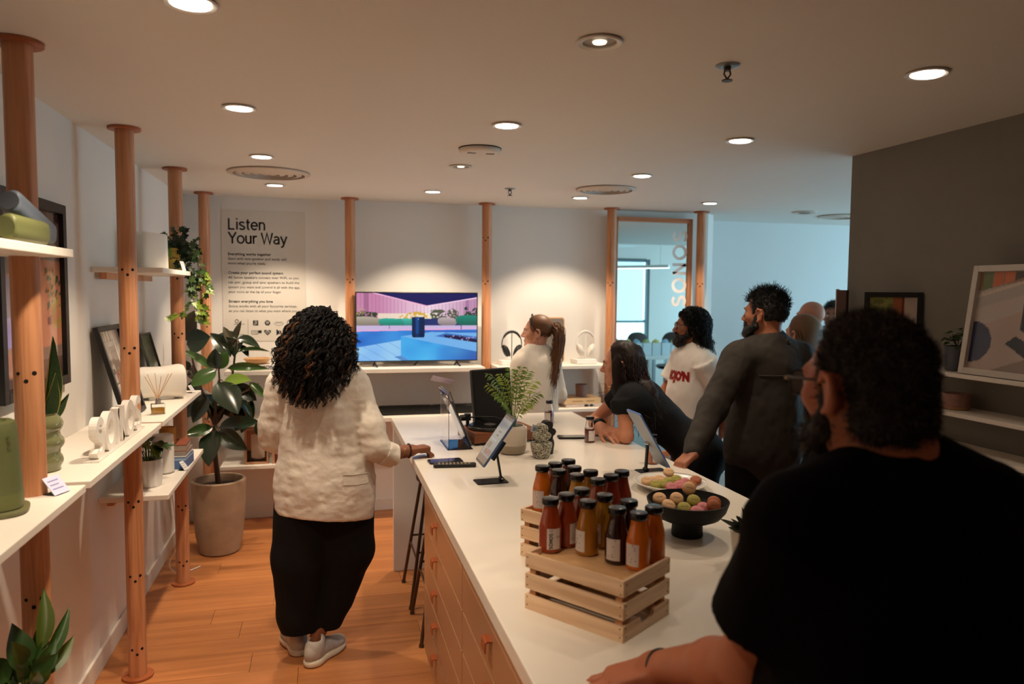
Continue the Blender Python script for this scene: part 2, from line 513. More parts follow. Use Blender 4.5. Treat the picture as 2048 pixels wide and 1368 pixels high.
# ================================================================== ceiling fittings
M_trim = mat('downlight_trim', (214, 206, 196), .35, metal=.2)
M_lens = mat('downlight_lens', (255, 255, 255), .4, emit=((255, 247, 232), 14))
M_lens_dim = mat('downlight_lens_dim', (230, 225, 215), .4, emit=((255, 236, 205), 2.2))
M_can = mat('downlight_can', (150, 140, 126), .4)
def downlight(x, y, label, aim=(0, 0), on=True, watt=None, inview=True):
    t = thing('downlight', label, 'downlight', (x, y, ZC), 0, 'ceiling downlights')
    MB().lathe([(.047, .0), (.060, -.001), (.064, -.006), (.060, -.009), (.047, -.006), (.047, .0)], 32).build('trim_ring', M_trim, t, smooth=True)
    if on:
        MB().lathe([(0, -.0085), (.046, -.0085), (.046, -.001), (0, -.001)], 28).build('lens', M_lens, t, smooth=True, rot=(aim[1] * .25, -aim[0] * .25, 0))
    else:
        MB().lathe([(0, -.002), (.046, -.002), (.047, -.0005), (0, -.0005)], 28).build('recessed_can', M_can, t, smooth=True)
        MB().lathe([(0, -.0075), (.018, -.0065), (.020, -.003), (0, -.003)], 24).build('lens', M_lens_dim, t, smooth=True)
    ld = bpy.data.lights.new('downlight_beam', 'SPOT')
    ld.energy = watt if watt is not None else SPOT_W
    ld.color = SPOT_COL; ld.spot_size = math.radians(92); ld.spot_blend = .5; ld.shadow_soft_size = .035
    lo = bpy.data.objects.new('downlight_beam', ld); COL.objects.link(lo); lo.parent = t
    lo.location = (0, 0, -.03)
    d = Vector((aim[0], aim[1], -1))
    lo.rotation_euler = d.to_track_quat('-Z', 'Y').to_euler()
    return t
LX, LY = (-.305, .742, 1.82, 2.865), (1.985, 3.06, 4.13, 5.22)
downlight(LX[0], LY[0], 'lit downlight cut off by the top edge of the photo', (-.1, .1), watt=SPOT_W * 2.3)
downlight(LX[0], LY[1], 'lit downlight nearest in front of the second wooden post', (-.1, .1), watt=SPOT_W * 2.3)
downlight(LX[0], LY[2], 'lit downlight just before the round vent above the poster text', (0, .1), watt=SPOT_W * 2.3)
downlight(LX[0], LY[3], 'lit downlight behind the round vent, above the poster text', (0, .24), watt=SPOT_W * 2.5)
downlight(LX[1], LY[1], 'lit downlight in front of the white ceiling disc', (0, 0), watt=SPOT_W * .85)
downlight(LX[1], LY[2], 'dim recessed downlight just behind the white ceiling disc', (.35, -.1), False, watt=SPOT_W * .4)
downlight(LX[1], LY[3], 'lit downlight above the left half of the television', (0, .27), watt=SPOT_W * 2.6)
downlight(LX[2], LY[3], 'lit downlight above the headphone shelf, behind the right round vent', (0, .27), watt=SPOT_W * 2.6)
downlight(LX[2], LY[2], 'lit downlight just in front of the right round vent', (-.1, 0))
downlight(LX[1], LY[0], 'large dim recessed downlight near the top of the photo', (-.2, -.1), False, watt=SPOT_W * .2)
downlight(LX[2], LY[1], 'lit downlight on the ceiling above the man in the dark jacket', (-.2, 0))
downlight(LX[2], LY[0], 'lit downlight nearest to the grey wall', (-.25, 0), watt=SPOT_W * .5)
downlight(LX[3], LY[3], 'lit downlight above the right edge of the mirror', (0, .2), watt=SPOT_W * 1.5)
# the same grid goes on behind the camera
downlight(LX[0], .9, 'lit ceiling downlight just behind the viewpoint', (-.05, .25), watt=SPOT_W * 1.3)

M_vent = mat('vent_enamel', (206, 190, 174), .45)
def vent(x, y, r, label):
    t = thing('ceiling_vent', label, 'vent', (x, y, ZC), 0, 'round ceiling vents')
    MB().lathe([(0, -.001), (r, -.001), (r, -.004), (0, -.004)], 40).build('back_plate', mat('vent_shadow', (120, 104, 92), .7), t, smooth=True)
    for k in range(5):
        ro = r * (1 - k * .2) ; ri = ro - r * .13
        if ri < .01: ri = 0.001
        MB().lathe([(ri, -.004), (ri, -.016 - .002 * (k == 4)), (ro, -.010), (ro, -.004)], 40).build('vent_ring', M_vent, t, smooth=True)
vent(-.306, 4.693, .235, 'round slotted ceiling vent on the left, above the poster text')
vent(1.837, 4.749, .20, 'round slotted ceiling vent above the headphone shelf')
vent(4.428, 5.732, .20, 'round slotted ceiling vent beside the far end of the grey wall')
t = thing('ceiling_grille', 'small flat ceiling grille in front of the blue lit wall', 'vent', (3.929, 5.555, ZC))
MB().lathe([(0, -.001), (.1, -.001), (.1, -.008), (.085, -.012), (.07, -.006), (0, -.006)], 32).build('grille_ring', M_vent, t, smooth=True)
MB().lathe([(0, -.006), (.05, -.006), (.04, -.012), (0, -.012)], 24).build('grille_disc', mat('vent_shadow', (120, 104, 92)), t, smooth=True)
t = thing('access_point', 'white flat disc with slotted openings on the ceiling', 'ceiling device', (.741, 3.602, ZC))
MB().lathe([(0, -.0), (.098, -.0), (.100, -.006), (.100, -.018), (.092, -.026), (.0, -.028)], 40).build('disc_body', mat('device_white', (224, 214, 202), .4), t, smooth=True)
mb = MB()
for sx in (-1, 1):
    for k in range(6): mb.box((sx * .045 + (k - 2.5) * .007, -.02, -.0275), (.003, .028, .002))
mb.build('slot_openings', M_black, t)
MB().lathe([(.100, 0), (.104, 0), (.104, -.004), (.100, -.004)], 40).build('shadow_gap', M_black, t, smooth=True)
def sprinkler(x, y, label):
    t = thing('fire_sprinkler', label, 'sprinkler', (x, y, ZC))
    MB().lathe([(.012, 0), (.036, 0), (.036, -.004), (.022, -.008), (.012, -.006)], 28).build('escutcheon', mat('sprinkler_steel', (150, 160, 160), .3, metal=.7), t, smooth=True)
    mb = MB(); mb.cyl((0, 0, 0), (0, 0, -.018), .010)
    for sx in (-1, 1): mb.tube([(sx * .008, 0, -.015), (sx * .011, 0, -.028), (0, 0, -.042)], .0028)
    mb.cyl((0, 0, -.04), (0, 0, -.045), .006)
    mb.build('sprinkler_head', mat('sprinkler_bronze', (86, 74, 66), .4, metal=.8), t, smooth=True)
    MB().cyl((0, 0, -.045), (0, 0, -.048), .016, n=20).build('deflector', mat('sprinkler_bronze', (86, 74, 66)), t, smooth=True)
sprinkler(1.191, 2.085, 'pendant fire sprinkler near the top right of the ceiling')
sprinkler(1.219, 4.922, 'small pendant fire sprinkler in front of the third back-wall post')

# ================================================================== wooden posts
def post(x, y, label, levels, ang):
    t = thing('wooden_post', label, 'post', (x, y, 0), 0, 'floor to ceiling wooden posts')
    MB().cyl((0, 0, .0), (0, 0, ZC), .038, n=32, caps=False).build('shaft', M_post, t, smooth=True)
    for z0, z1 in ((0.001, .012), (ZC - .012, ZC - .0005)):
        MB().lathe([(.037, z0), (.066, z0), (.066, z1), (.037, z1)], 36).build('collar', mat('collar_wood', (176, 100, 58), .4, grain=('X', 60, (140, 74, 40), .5)), t, smooth=True, bevel=.0015)
    mb = MB()
    for z in levels:
        for da, dz, r in ((-.55, 0, .0055), (.55, .0, .0065), (0, -.022, .006)):
            a = ang + da
            d = Vector((math.cos(a), math.sin(a), 0))
            mb.cyl(d * .032 + Vector((0, 0, z + dz)), d * .0386 + Vector((0, 0, z + dz)), r, n=10)
    mb.build('peg_holes', M_darkhole, t, kind='stuff')
    return t
LV = (.14, .475, .81, 1.49, 1.83)
post(-.828, 2.425, 'thick wooden post nearest on the left, framed by the blue speaker and plant', (.14, .475, .845, 1.505), -PI / 2 + .15)
post(-.826, 3.58, 'second wooden post from the left, behind the raised white letters', LV, -PI / 2 + .2)
post(-.822, 4.69, 'third wooden post from the left, beside the trailing ivy', LV, -PI / 2 + .2)
post(-.826, 5.785, 'wooden post in the room corner behind the rubber plant', (.14, .81, 1.50, 1.83), -PI / 2 + .3)
post(.198, 5.79, 'wooden post just left of the television', (.14, .475, 1.83), -PI / 2 - .1)
post(1.25, 5.79, 'wooden post just right of the television', (.14, .475, 1.83, 2.17), -PI / 2 - .5)
post(2.30, 5.80, 'wooden post along the left edge of the mirror', (1.83, .81), -PI / 2 - .5)
post(3.11, 5.80, 'wooden post along the right edge of the mirror', (1.83, .81), -PI / 2 - .5)

# ================================================================== left wall shelves
def shelf(x0, x1, y0, y1, z, label, group, rail=True, th=.024, notch=()):
    t = thing('wall_shelf', label, 'shelf', ((x0 + x1) / 2, (y0 + y1) / 2, z), 0, group)
    hx, hy = (x1 - x0) / 2, (y1 - y0) / 2
    MB().bx(-hx, hx, -hy, hy, -th, 0).build('board', M_shelf, t, bevel=.0025)
    if rail:
        mb = MB()
        if hy > hx: mb.bx(-hx + .02, -hx + .05, -hy + .06, hy - .06, -th - .03, -th)
        else: mb.bx(-hx + .06, hx - .06, hy - .05, hy - .02, -th - .03, -th)
        mb.build('support_rail', M_post, t)
    return t
G1 = 'white boards on the left wall'
XF = -.712
Z_L, Z_U, Z_LO = 1.147, 1.845, .785
shelf(XL, XF, 1.38, 2.512, Z_L, 'white left wall shelf holding the green speaker', G1)
shelf(XL, XF, 2.556, 3.613, Z_L, 'white left wall shelf under the raised white letters', G1)
shelf(XL, XF, 3.655, 4.75, Z_L, 'white left wall shelf under the reed diffuser and white oval speaker', G1)
shelf(XL, XF, 3.735, 4.79, Z_LO, 'lowest white left wall shelf with fluted pot and books', G1)
shelf(XL, XF, 1.38, 2.46, 1.862, 'upper white left wall shelf with the blue and green speakers', G1)
shelf(XL, XF, 3.72, 4.78, Z_U, 'upper white left wall shelf with the trailing ivy', G1)
shelf(XL, XF, 1.38, 2.46, .533, 'low white shelf under the leafy plant at bottom left', G1)
G2 = 'white boards on the back wall'
Z_TV, Z_SB = 1.172, .808
YF = 5.56
shelf(-.68, 1.195, YF, YB, Z_TV, 'long white shelf under the television', G2, th=.032)
shelf(1.29, 2.215, YF, YB, Z_TV, 'white shelf holding both headphone stands', G2, th=.026)
shelf(-.55, 1.195, YF, YB, Z_SB, 'white shelf under the black soundbar', G2, th=.032)
shelf(1.29, 2.245, YF, YB, Z_SB + .022, 'white shelf under the two stacked books and cup', G2, th=.026)
shelf(-.72, .12, YF, YB, .492, 'lowest white back wall shelf behind the concrete planter', G2, th=.026)
G3 = 'white ledges on the grey wall'
for k, (z, s_) in enumerate(((1.447, 'topmost white ledge on the grey wall, under the white framed poster'), (1.292, 'second white ledge on the grey wall, with the pink bowl'),
                             (1.142, 'third white ledge down on the grey wall, empty'), (.992, 'lowest white ledge on the grey wall, beside the black shirt shoulder'))):
    shelf(2.395, 2.57, .8, 3.24 if k == 0 else 3.10, z, s_, G3, rail=False, th=.018)

# ================================================================== counter
t = thing('worktop', 'long white quartz worktop with waterfall end panel, across the room', 'worktop', (0, 0, 0))
MB().bx(.41, 1.61, 1.36, 4.72, .905, .95).build('top_slab', M_top, t, bevel=.003)
MB().bx(.412, 1.608, 4.60, 4.64, 0.001, .905).build('end_panel', M_white, t, bevel=.002)
M_cab = mat('cabinet_lacquer', (168, 124, 92), .28)
M_strip = mat('steel_strip', (190, 180, 168), .25, metal=.8)
def drawers(y0, y1, hy, label):
    t = thing('drawer_cabinet', label, 'cabinet', (.45, y0, 0), 0, 'drawer cabinets under the worktop')
    L = y1 - y0
    MB().bx(.02, .72, 0.002, L - .002, .06, .904).build('carcass', M_cab, t)
    MB().bx(.05, .68, 0.01, L - .01, 0.001, .06).build('plinth', mat('plinth_grey', (120, 104, 90), .4), t)
    MB().bx(0, .02, .003, L - .003, .808, .902).build('top_rail', M_cab, t, bevel=.0015)
    zs = [.808, .664, .52, .38, .244, .062]
    for k in range(5):
        d = MB().bx(0, .02, .003, L - .003, zs[k + 1] + .004, zs[k] - .002).build('drawer_front', M_cab, t, bevel=.0015)
        zc = zs[k] - .045
        mb = MB()
        prof = [(.002, .012), (-.016, .013), (-.022, .008), (-.023, -.022), (-.019, -.022), (-.018, .004), (-.014, .008), (.002, .007)]
        mb.prism(prof, .05, Matrix(((1, 0, 0, 0), (0, 0, 1, hy - y0 - .025), (0, 1, 0, zc), (0, 0, 0, 1))))
        mb.build('tab_handle', M_leather, d, bevel=.001)
    MB().bx(-.0015, .004, .003, L - .003, zs[4] - .001, zs[4] + .003).build('metal_strip', M_strip, t)
    return t
drawers(2.447, 3.43, 3.04, 'lacquered drawer cabinet at the far end, five tan tab handles')
drawers(1.40, 2.443, 2.0, 'lacquered drawer cabinet nearest the camera, its tab handle at the bottom edge')
# cabinets' back side panel (towards the guests)
t = thing('back_cabinet', 'plain white cabinet block under the right half of the worktop', 'cabinet', (1.17, 1.40, 0))
MB().bx(.004, .28, 0, 2.02, .06, .904).build('carcass', M_white, t, bevel=.002)
MB().bx(.01, .25, .01, 2.0, .001, .06).build('plinth', mat('plinth_grey', (120, 104, 90)), t)

# bar stools tucked under the far end
def stool(yc, label):
    t = thing('bar_stool', label, 'stool', (.66, yc, 0), 0, 'bar stools under the worktop')
    mb = MB(); mb.lathe([(0, .66), (.14, .66), (.152, .672), (.155, .69), (.15, .70), (0, .695)], 32)
    mb.build('seat', mat('stool_seat', (70, 52, 40), .5), t, smooth=True)
    ft = []
    for sx, sy in ((-1, -1), (-1, 1), (1, -1), (1, 1)):
        a = Vector((sx * .11, sy * .105, .66)); b_ = Vector((sx * .205, sy * .195, .012))
        lg = MB().tube([a, b_], .0095, n=10).build('leg', M_bronze, t, smooth=True)
        MB().cyl(b_ - Vector((0, 0, .011)), b_ + Vector((0, 0, .006)), .014, .011, n=12).build('foot', M_bronze, lg, smooth=True)
        ft.append((a, b_))
    for k, z in ((0, .26), (1, .30), (2, .26), (3, .30)):
        i, j = ((0, 1), (1, 3), (3, 2), (2, 0))[k]
        P = [ft[q][0].lerp(ft[q][1], (.66 - z) / .648) for q in (i, j)]
        MB().tube(P, .006, n=8).build('foot_rail', M_bronze, t, smooth=True)
    return t
stool(4.215, 'bronze legged bar stool beside the white end panel')
stool(3.765, 'bronze legged bar stool nearest to the drawer cabinet')
# ================================================================== pictures, prints, plants and speakers along the walls
def hsh(a, b):
    s = np.sin(a * 127.1 + b * 311.7) * 43758.5453
    return s - np.floor(s)
def vnoise(u, v, s):
    x, y = u * s, v * s
    xi, yi = np.floor(x), np.floor(y); fx, fy = x - xi, y - yi
    fx = fx * fx * (3 - 2 * fx); fy = fy * fy * (3 - 2 * fy)
    return (hsh(xi, yi) * (1 - fx) + hsh(xi + 1, yi) * fx) * (1 - fy) + (hsh(xi, yi + 1) * (1 - fx) + hsh(xi + 1, yi + 1) * fx) * fy
class Paint:
    def __init__(s, u, v, base):
        s.u, s.v = u, v
        s.c = np.tile(np.array(base, float), (len(u), 1))
    def put(s, m, col, a=1.0):
        m = np.clip(np.asarray(m, float) * a, 0, 1)[:, None]
        s.c = s.c * (1 - m) + np.asarray(col, float) * m
    def poly(s, pts, col, a=1.0):
        ins = np.zeros(len(s.u), bool); n = len(pts)
        for i in range(n):
            (x0, y0), (x1, y1) = pts[i], pts[(i + 1) % n]
            if y0 == y1: continue
            c = ((y0 <= s.v) & (s.v < y1)) | ((y1 <= s.v) & (s.v < y0))
            xc = x0 + (s.v - y0) * (x1 - x0) / (y1 - y0)
            ins ^= c & (s.u < xc)
        s.put(ins, col, a)
    def ell(s, cx, cy, rx, ry, col, a=1.0):
        s.put(((s.u - cx) / rx) ** 2 + ((s.v - cy) / ry) ** 2 < 1, col, a)

def tv_picture(u, v):
    X = 65 + u * 1080; Y = 115 + (1 - v) * 620
    p = Paint(X, Y, (112, 176, 240))
    n1 = vnoise(u, v, 7); n2 = vnoise(u, v, 19); n3 = vnoise(u, v * .6, 90)
    # fence, slat lines, sky
    fc = np.stack([205 + 45 * np.clip((X - 250) / 450, 0, 1), 135 + 85 * np.clip((X - 250) / 450, 0, 1), 175 + 60 * np.clip((X - 250) / 450, 0, 1)], 1)
    right = X > 690
    k = np.clip((X - 690) / 455, 0, 1)
    fc[right] = np.stack([248 - 55 * k, 225 - 85 * k, 238 - 60 * k], 1)[right]
    p.put(Y < 360, fc)
    p.put((Y < 360) & (np.mod(X, 33) < 3), (150, 85, 125), .6 * 1)
    p.put((Y < 330) & (np.abs(X - 150) < 22), (150, 90, 130), .6); p.put((Y < 330) & (np.abs(X - 1056) < 18), (165, 110, 160), .7)
    p.put((Y < 365) & (X > 250) & (X < 780) & (Y > 300), (255, 244, 205), .75)
    p.poly([(205, 110), (690, 232), (1150, 152), (1150, 110)], (20, 22, 92))
    p.put((np.abs(Y - (112 + (X - 205) * .2505)) < 5) & (X > 205) & (X < 690), (255, 190, 225)); p.put((np.abs(Y - (232 - (X - 690) * .172)) < 5) & (X > 690), (255, 215, 240))
    # plants
    p.put((X < 250) & (Y > 250 + 60 * n2) & (Y < 345) & (n3 > .35), (52, 66, 44)); p.put((X < 150) & (Y > 230) & (Y < 320) & (n3 > .72), (190, 180, 90))
    p.put((X > 440) & (X < 690) & (Y > 262 + 70 * n2) & (Y < 345) & (n3 > .45), (222, 176, 70))
    p.put((X > 715) & (X < 975) & (Y > 235 + 80 * n2) & (Y < 350) & (n3 > .35), (86, 92, 70)); p.put((X > 1030) & (Y > 220 + 90 * n2) & (Y < 330) & (n3 > .35), (44, 66, 52))
    # seat back, cushions, seat
    p.put((Y > 348) & (Y < 420) & (X > 250), (36, 52, 112))
    def cushion(x0, x1, y0, y1, col):
        cx, cy = (x0 + x1) / 2, (y0 + y1) / 2
        m = (np.abs((X - cx) / ((x1 - x0) / 2)) ** 3.2 + np.abs((Y - cy - (X - cx) * .05) / ((y1 - y0) / 2)) ** 2.6) < 1
        sh = 1.12 - .35 * np.clip((Y - y0) / (y1 - y0), 0, 1)
        p.put(m, np.array(col)[None] * sh[:, None])
    cushion(20, 285, 330, 418, (168, 156, 140)); cushion(450, 560, 346, 412, (64, 176, 160)); cushion(258, 480, 346, 416, (44, 160, 140))
    cushion(785, 960, 338, 414, (176, 160, 162)); cushion(950, 1230, 318, 418, (30, 124, 108))
    p.put((Y > 412) & (Y < 446 + (500 - X) * .02), (206, 186, 226)); p.put((Y > 446 + (500 - X) * .02) & (Y < 460 + (500 - X) * .02), (236, 176, 220))
    p.put((np.abs(X - 352) < 4) & (Y > 412) & (Y < 440), (120, 100, 150)); p.put((np.abs(X - 1000) < 4) & (Y > 412) & (Y < 450), (120, 100, 150))
    # concrete bench front
    bl = np.stack([30 + 40 * n1, 96 + 66 * n1, 196 + 40 * n1], 1)
    p.put((Y > 458 + (500 - X) * .02) & (Y < 612 - (X - 65) * .17) & (X < 690), bl)
    p.put((Y > 455) & (Y < 480) & (X > 660), (52, 110, 205))
    # deck
    dk = (Y > 612 - (X - 65) * .17) & (X < 560)
    p.put(dk, np.stack([128 + 40 * v * 0 + 30 * n1, 186 + 26 * n1, 246 + 0 * n1], 1))
    p.put(dk & (np.mod(X * .52 - Y * .86 + 900, 74) < 3), (70, 130, 205), .8)
    p.poly([(455, 690), (540, 740), (470, 740), (395, 700)], (30, 80, 170), .5)
    # fire table
    p.poly([(455, 512), (730, 472), (1150, 486), (1150, 665)], (118, 182, 240))
    fr = np.stack([26 + 60 * n1, 112 + 84 * n1, 214 + 34 * n1], 1)
    ins = Paint(X, Y, (0, 0, 0)); ins.poly([(455, 512), (1150, 660), (1150, 745), (545, 745), (455, 690)], (1, 1, 1))
    p.put(ins.c[:, 0], fr)
    p.put(ins.c[:, 0] * (X > 760) * np.clip((X - 760) / 380, 0, 1), (40, 70, 160), .75)
    p.poly([(760, 512), (862, 484), (1150, 520), (1150, 572)], (60, 110, 190)); p.poly([(840, 500), (1000, 512), (1150, 545), (1150, 575), (960, 545), (850, 522)], (34, 26, 70))
    p.put((X > 860) & (Y > 505) & (Y < 570) & (n3 > .74) & (Y < 520 + (X - 860) * .2), (170, 160, 210))
    # cylinder speaker on the table
    cyl = (X > 551) & (X < 669) & (Y > 332) & (Y < 524 - np.clip(np.abs(X - 610) - 45, 0, 99) ** 2 * .12)
    t_ = (X - 551) / 118
    g = 16 + 40 * np.exp(-((t_ - .42) / .13) ** 2)
    p.put(cyl, np.stack([g * .35, g * 1.1 + 18, g * 1.9 + 48], 1)); p.put(cyl & (Y < 338), (70, 110, 160))
    p.put((Y > 345) & (Y < 360) & (np.abs(X - 610) < 2), (200, 220, 240)); p.put(cyl & (Y > 488), (8, 26, 66), .5)
    return p.c

def framed(name, label, cat, w, h, fw, fd, fn, nx, ny, mframe, loc, rz, lean=0, group=None, matt=0):
    """picture frame: bottom edge centred on loc, facing local -y, leaning back by lean radians"""
    t = thing(name, label, cat, loc, group=group)
    t.matrix_world = Matrix.Translation(loc) @ Matrix.Rotation(rz, 4, 'Z') @ Matrix.Rotation(-lean, 4, 'X')
    mb = MB()
    mb.bx(-w / 2, -w / 2 + fw, -fd, 0, 0, h); mb.bx(w / 2 - fw, w / 2, -fd, 0, 0, h)
    mb.bx(-w / 2 + fw, w / 2 - fw, -fd, 0, 0, fw); mb.bx(-w / 2 + fw, w / 2 - fw, -fd, 0, h - fw, h)
    mb.build('frame', mframe, t, bevel=.0015)
    MB().bx(-w / 2 + fw * .5, w / 2 - fw * .5, -.006, -.001, fw * .5, h - fw * .5).build('backing', M_black, t)
    painted('picture', w - 2 * fw + .004, h - 2 * fw + .004, fn, nx, ny, MATPRINT, t, Matrix.Translation((0, -.0075, h / 2)))
    return t
MATPRINT = attr_mat('printed_picture', rough=.25, coat=.6)

def pic_left(u, v):
    n = vnoise(u, v, 9); n2 = vnoise(u, v, 40)
    p = Paint(u, v, (150, 96, 70))
    p.put(v > .62, (92, 50, 34)); p.put((u > .66) & (v > .55), (118, 92, 80)); p.put(v > .93, (60, 34, 26))
    p.put((u > .62) & (v < .70), (176, 112, 84)); p.put((u > .70) & (v > .38) & (v < .66) & (n2 > .55), (64, 74, 44)); p.put((u > .78) & (v > .3) & (v < .5) & (n2 > .6), (150, 130, 60))
    p.put((u < .32) & (v > .25) & (v < .6), (120, 110, 150)); p.put((u < .2) & (v > .22) & (v < .38), (150, 140, 226)); p.put((u > .2) & (u < .34) & (v > .1) & (v < .36), (196, 184, 172))
    p.put((u < .34) & (v < .2), (168, 92, 58)); p.put((u > .74) & (u < .8) & (v > .33) & (v < .37), (110, 50, 60)); p.put((v < .07), (60, 44, 36))
    p.put((u > .6) & (v > .12) & (v < .2), (120, 96, 84)); p.put((u > .6) & (v < .12), (86, 64, 56))
    p.c += (n[:, None] - .5) * 24
    return p.c
framed('framed_poster', 'large black framed poster on the left wall behind the nearest post', 'poster', .64, .70, .036, .025, pic_left, 60, 70, mat('frame_black', (20, 20, 22), .4), (-1.008, 3.00, 1.372), PI / 2)

def pic_lean(u, v):
    n = vnoise(u, v, 12); n2 = vnoise(u, v, 30)
    p = Paint(u, v, (172, 158, 146))
    p.put((v > .88) & (np.abs(np.mod(u * 7, 1) - .5) < .3) & (u > .15) & (u < .7), (112, 74, 58))
    p.put((u > .3) & (u < .7) & (v > .52) & (v < .8), (112, 90, 78)); p.put((u > .62) & (u < .68) & (v > .3), (196, 186, 176)); p.put((u < .45) & (v > .48) & (v < .66) & (n2 > .5), (92, 80, 64))
    p.put((v > .33) & (v < .52) & (u > .25), (146, 88, 62)); p.put((np.abs(u - .5 + v * .3) < .02) & (v < .55) & (v > .3), (50, 34, 30)); p.put((v > .36) & (v < .38), (60, 46, 40))
    p.put((v < .33), (120, 98, 90)); p.ell(.35, .22, .12, .09, (196, 120, 90)); p.put((u > .5) & (v < .3) & (n > .5), (190, 178, 168))
    p.c += (n[:, None] - .5) * 20
    return p.c
framed('leaning_photo', 'black framed photo leaning on the left wall behind the second post', 'photo', .37, .44, .024, .02, pic_lean, 50, 60, mat('frame_black', (20, 20, 22)), (-.878, 3.845, Z_L), PI / 2, math.atan2(.115, .42))
def pic_green(u, v):
    p = Paint(u, v, (66, 74, 60)); n = vnoise(u, v, 8)
    p.put(n > .5, (96, 92, 84)); p.put((v > .8), (60, 78, 38)); return p.c
framed('leaning_photo', 'dark greenish photo leaning behind the third wooden post', 'photo', .26, .36, .012, .014, pic_green, 24, 30, mat('frame_olive', (58, 60, 46), .5), (-.90, 4.60, Z_L), PI / 2, .26)

# ---- raised letters spelling the shop name
t = thing('letter_sign', 'raised white letters on a strip along the left shelf', 'sign', (-.786, 2.82, Z_L))
M_let = mat('letter_white', (240, 234, 226), .35)
MB().bx(-.022, .03, 0, .70, .0, .006).build('base_strip', mat('strip_clear_white', (226, 220, 212), .2), t, bevel=.0015)
stroke_text('letter', 'SONOS', M_let, t, .138, place((-.006, .015, .006), (0, 1, 0), (0, 0, 1)), w=.2, depth=.026, wx=1.0, letters=True, track=.165)

# ---- price cards
def card(loc, rz, label, w=.052, h=.05, tilt=.6, col=None):
    t = thing('price_card', label, 'card', loc, rz)
    R = Matrix.Rotation(-tilt, 4, 'X')
    MB().bx(-w / 2, w / 2, -.001, .001, 0, h).build('card_face', col or M_card, t).matrix_local = Matrix.Translation((0, -.02, .002)) @ R
    MB().prism([(-.022, 0), (.022, 0), (.022, .002), (-.022, .002)], w * .8, place((-w * .4, 0, 0.0), (0, 1, 0), (0, 0, 1))).build('card_foot', M_acr, t)
    mb = MB()
    for k in range(3): mb.bx(-w * .36, w * (.3 - .12 * (k % 2)), -.0016, -.0011, h * (.72 - .22 * k), h * (.78 - .22 * k))
    o = mb.build('printed_lines', mat('faint_print', (150, 150, 200), .6), t, kind='stuff'); o.matrix_local = Matrix.Translation((0, -.02, .002)) @ R
    return t
card((-.765, 2.42, Z_L), 1.2, 'small pale price card on the shelf beside the green speaker', .062, .062, .7)
card((-.752, 4.64, Z_L), 1.3, 'small white price card beside the white oval speaker', .04, .05, .6, M_paper)
card((-.732, 4.24, Z_LO), 1.2, 'small white price card in front of the book stack', .04, .055, .6, M_paper)
card((-.735, 4.30, Z_U), 1.3, 'small clear price card at the foot of the upper white speaker', .04, .05, .3, mat('frosted_card', (226, 220, 216), .4))

# ---- speakers on the left shelves
M_grn = mat('speaker_olive', (92, 98, 58), .55, bump=(400, .0006))
M_grn2 = mat('speaker_olive_light', (98, 102, 58), .5)
M_blue = mat('speaker_slate_blue', (88, 98, 112), .55)
def super_xy(a, rx, ry, p=3.0):
    c, s = math.cos(a), math.sin(a)
    return rx * math.copysign(abs(c) ** (2 / p), c), ry * math.copysign(abs(s) ** (2 / p), s)
def loft(rings, n=40, p=3.0, cap=True):
    """rings of (z, rx, ry) super-elliptical sections"""
    mb = MB(); vs = []; fs = []
    for z, rx, ry in rings:
        for i in range(n):
            x, y = super_xy(2 * PI * i / n, rx, ry, p); vs.append((x, y, z))
    for k in range(len(rings) - 1):
        for i in range(n):
            j = (i + 1) % n; fs.append((k * n + i, k * n + j, (k + 1) * n + j, (k + 1) * n + i))
    if cap: fs += [tuple(range(n - 1, -1, -1)), tuple(range((len(rings) - 1) * n, len(rings) * n))]
    mb.add(vs, fs); return mb
t = thing('portable_speaker', 'large olive green speaker on its charging ring, left edge', 'speaker', (-.873, 2.235, Z_L), .25)
loft([(0, .092, .078), (.006, .097, .083), (.012, .097, .083), (.015, .09, .076)]).build('charging_ring', mat('ring_olive', (104, 104, 68), .45), t, smooth=True)
loft([(.014, .080, .064), (.018, .084, .068), (.055, .084, .068), (.058, .083, .067)]).build('lower_band', M_grn2, t, smooth=True)
loft([(.057, .083, .067), (.20, .075, .059), (.232, .073, .057), (.245, .069, .053), (.250, .060, .044), (.250, .05, .036), (.244, .046, .032)]).build('grille_body', M_grn, t, smooth=True)
stroke_text('logo', 'SONOS', M_grn2, t, .010, place((.058, -.0545, .222), (.02, 0, -1), (.6, .8, 0)), w=.2, track=.1)

t = thing('compact_speaker', 'olive green rounded speaker lying on the upper left shelf', 'speaker', (-.742, 2.17, 1.862), PI / 2 + .02)
def roam(mb, L, r=.031):
    prof = []
    for i in range(30):
        a = 2 * PI * i / 30
        prof.append((r * (1 + .13 * math.cos(3 * a)) * math.cos(a), r * (1 + .13 * math.cos(3 * a)) * math.sin(a)))
    rings = []
    for x, s in ((-L / 2, .78), (-L / 2 + .004, .93), (-L / 2 + .012, 1), (L / 2 - .012, 1), (L / 2 - .004, .93), (L / 2, .78)):
        rings.append([(x, s * px_, s * pz_ ) for px_, pz_ in prof])
    n = 30; vs = [q for r_ in rings for q in r_]; fs = []
    for k in range(5):
        for i in range(n): j = (i + 1) % n; fs.append((k * n + j, k * n + i, (k + 1) * n + i, (k + 1) * n + j))
    fs += [tuple(range(n)), tuple(range(6 * n - 1, 5 * n - 1, -1))]
    return mb.add(vs, fs)
o = roam(MB(), .25).build('body', M_grn2, t, smooth=True, loc=(0, 0, .0335))
MB().cyl((-.1275, 0, .0335), (-.1245, 0, .0335), .024, n=24).build('end_cap', M_grn, t, smooth=True)
t = thing('compact_speaker', 'slate blue rounded speaker tipped diagonally on the upper left shelf', 'speaker', (-.815, 2.36, 1.862))
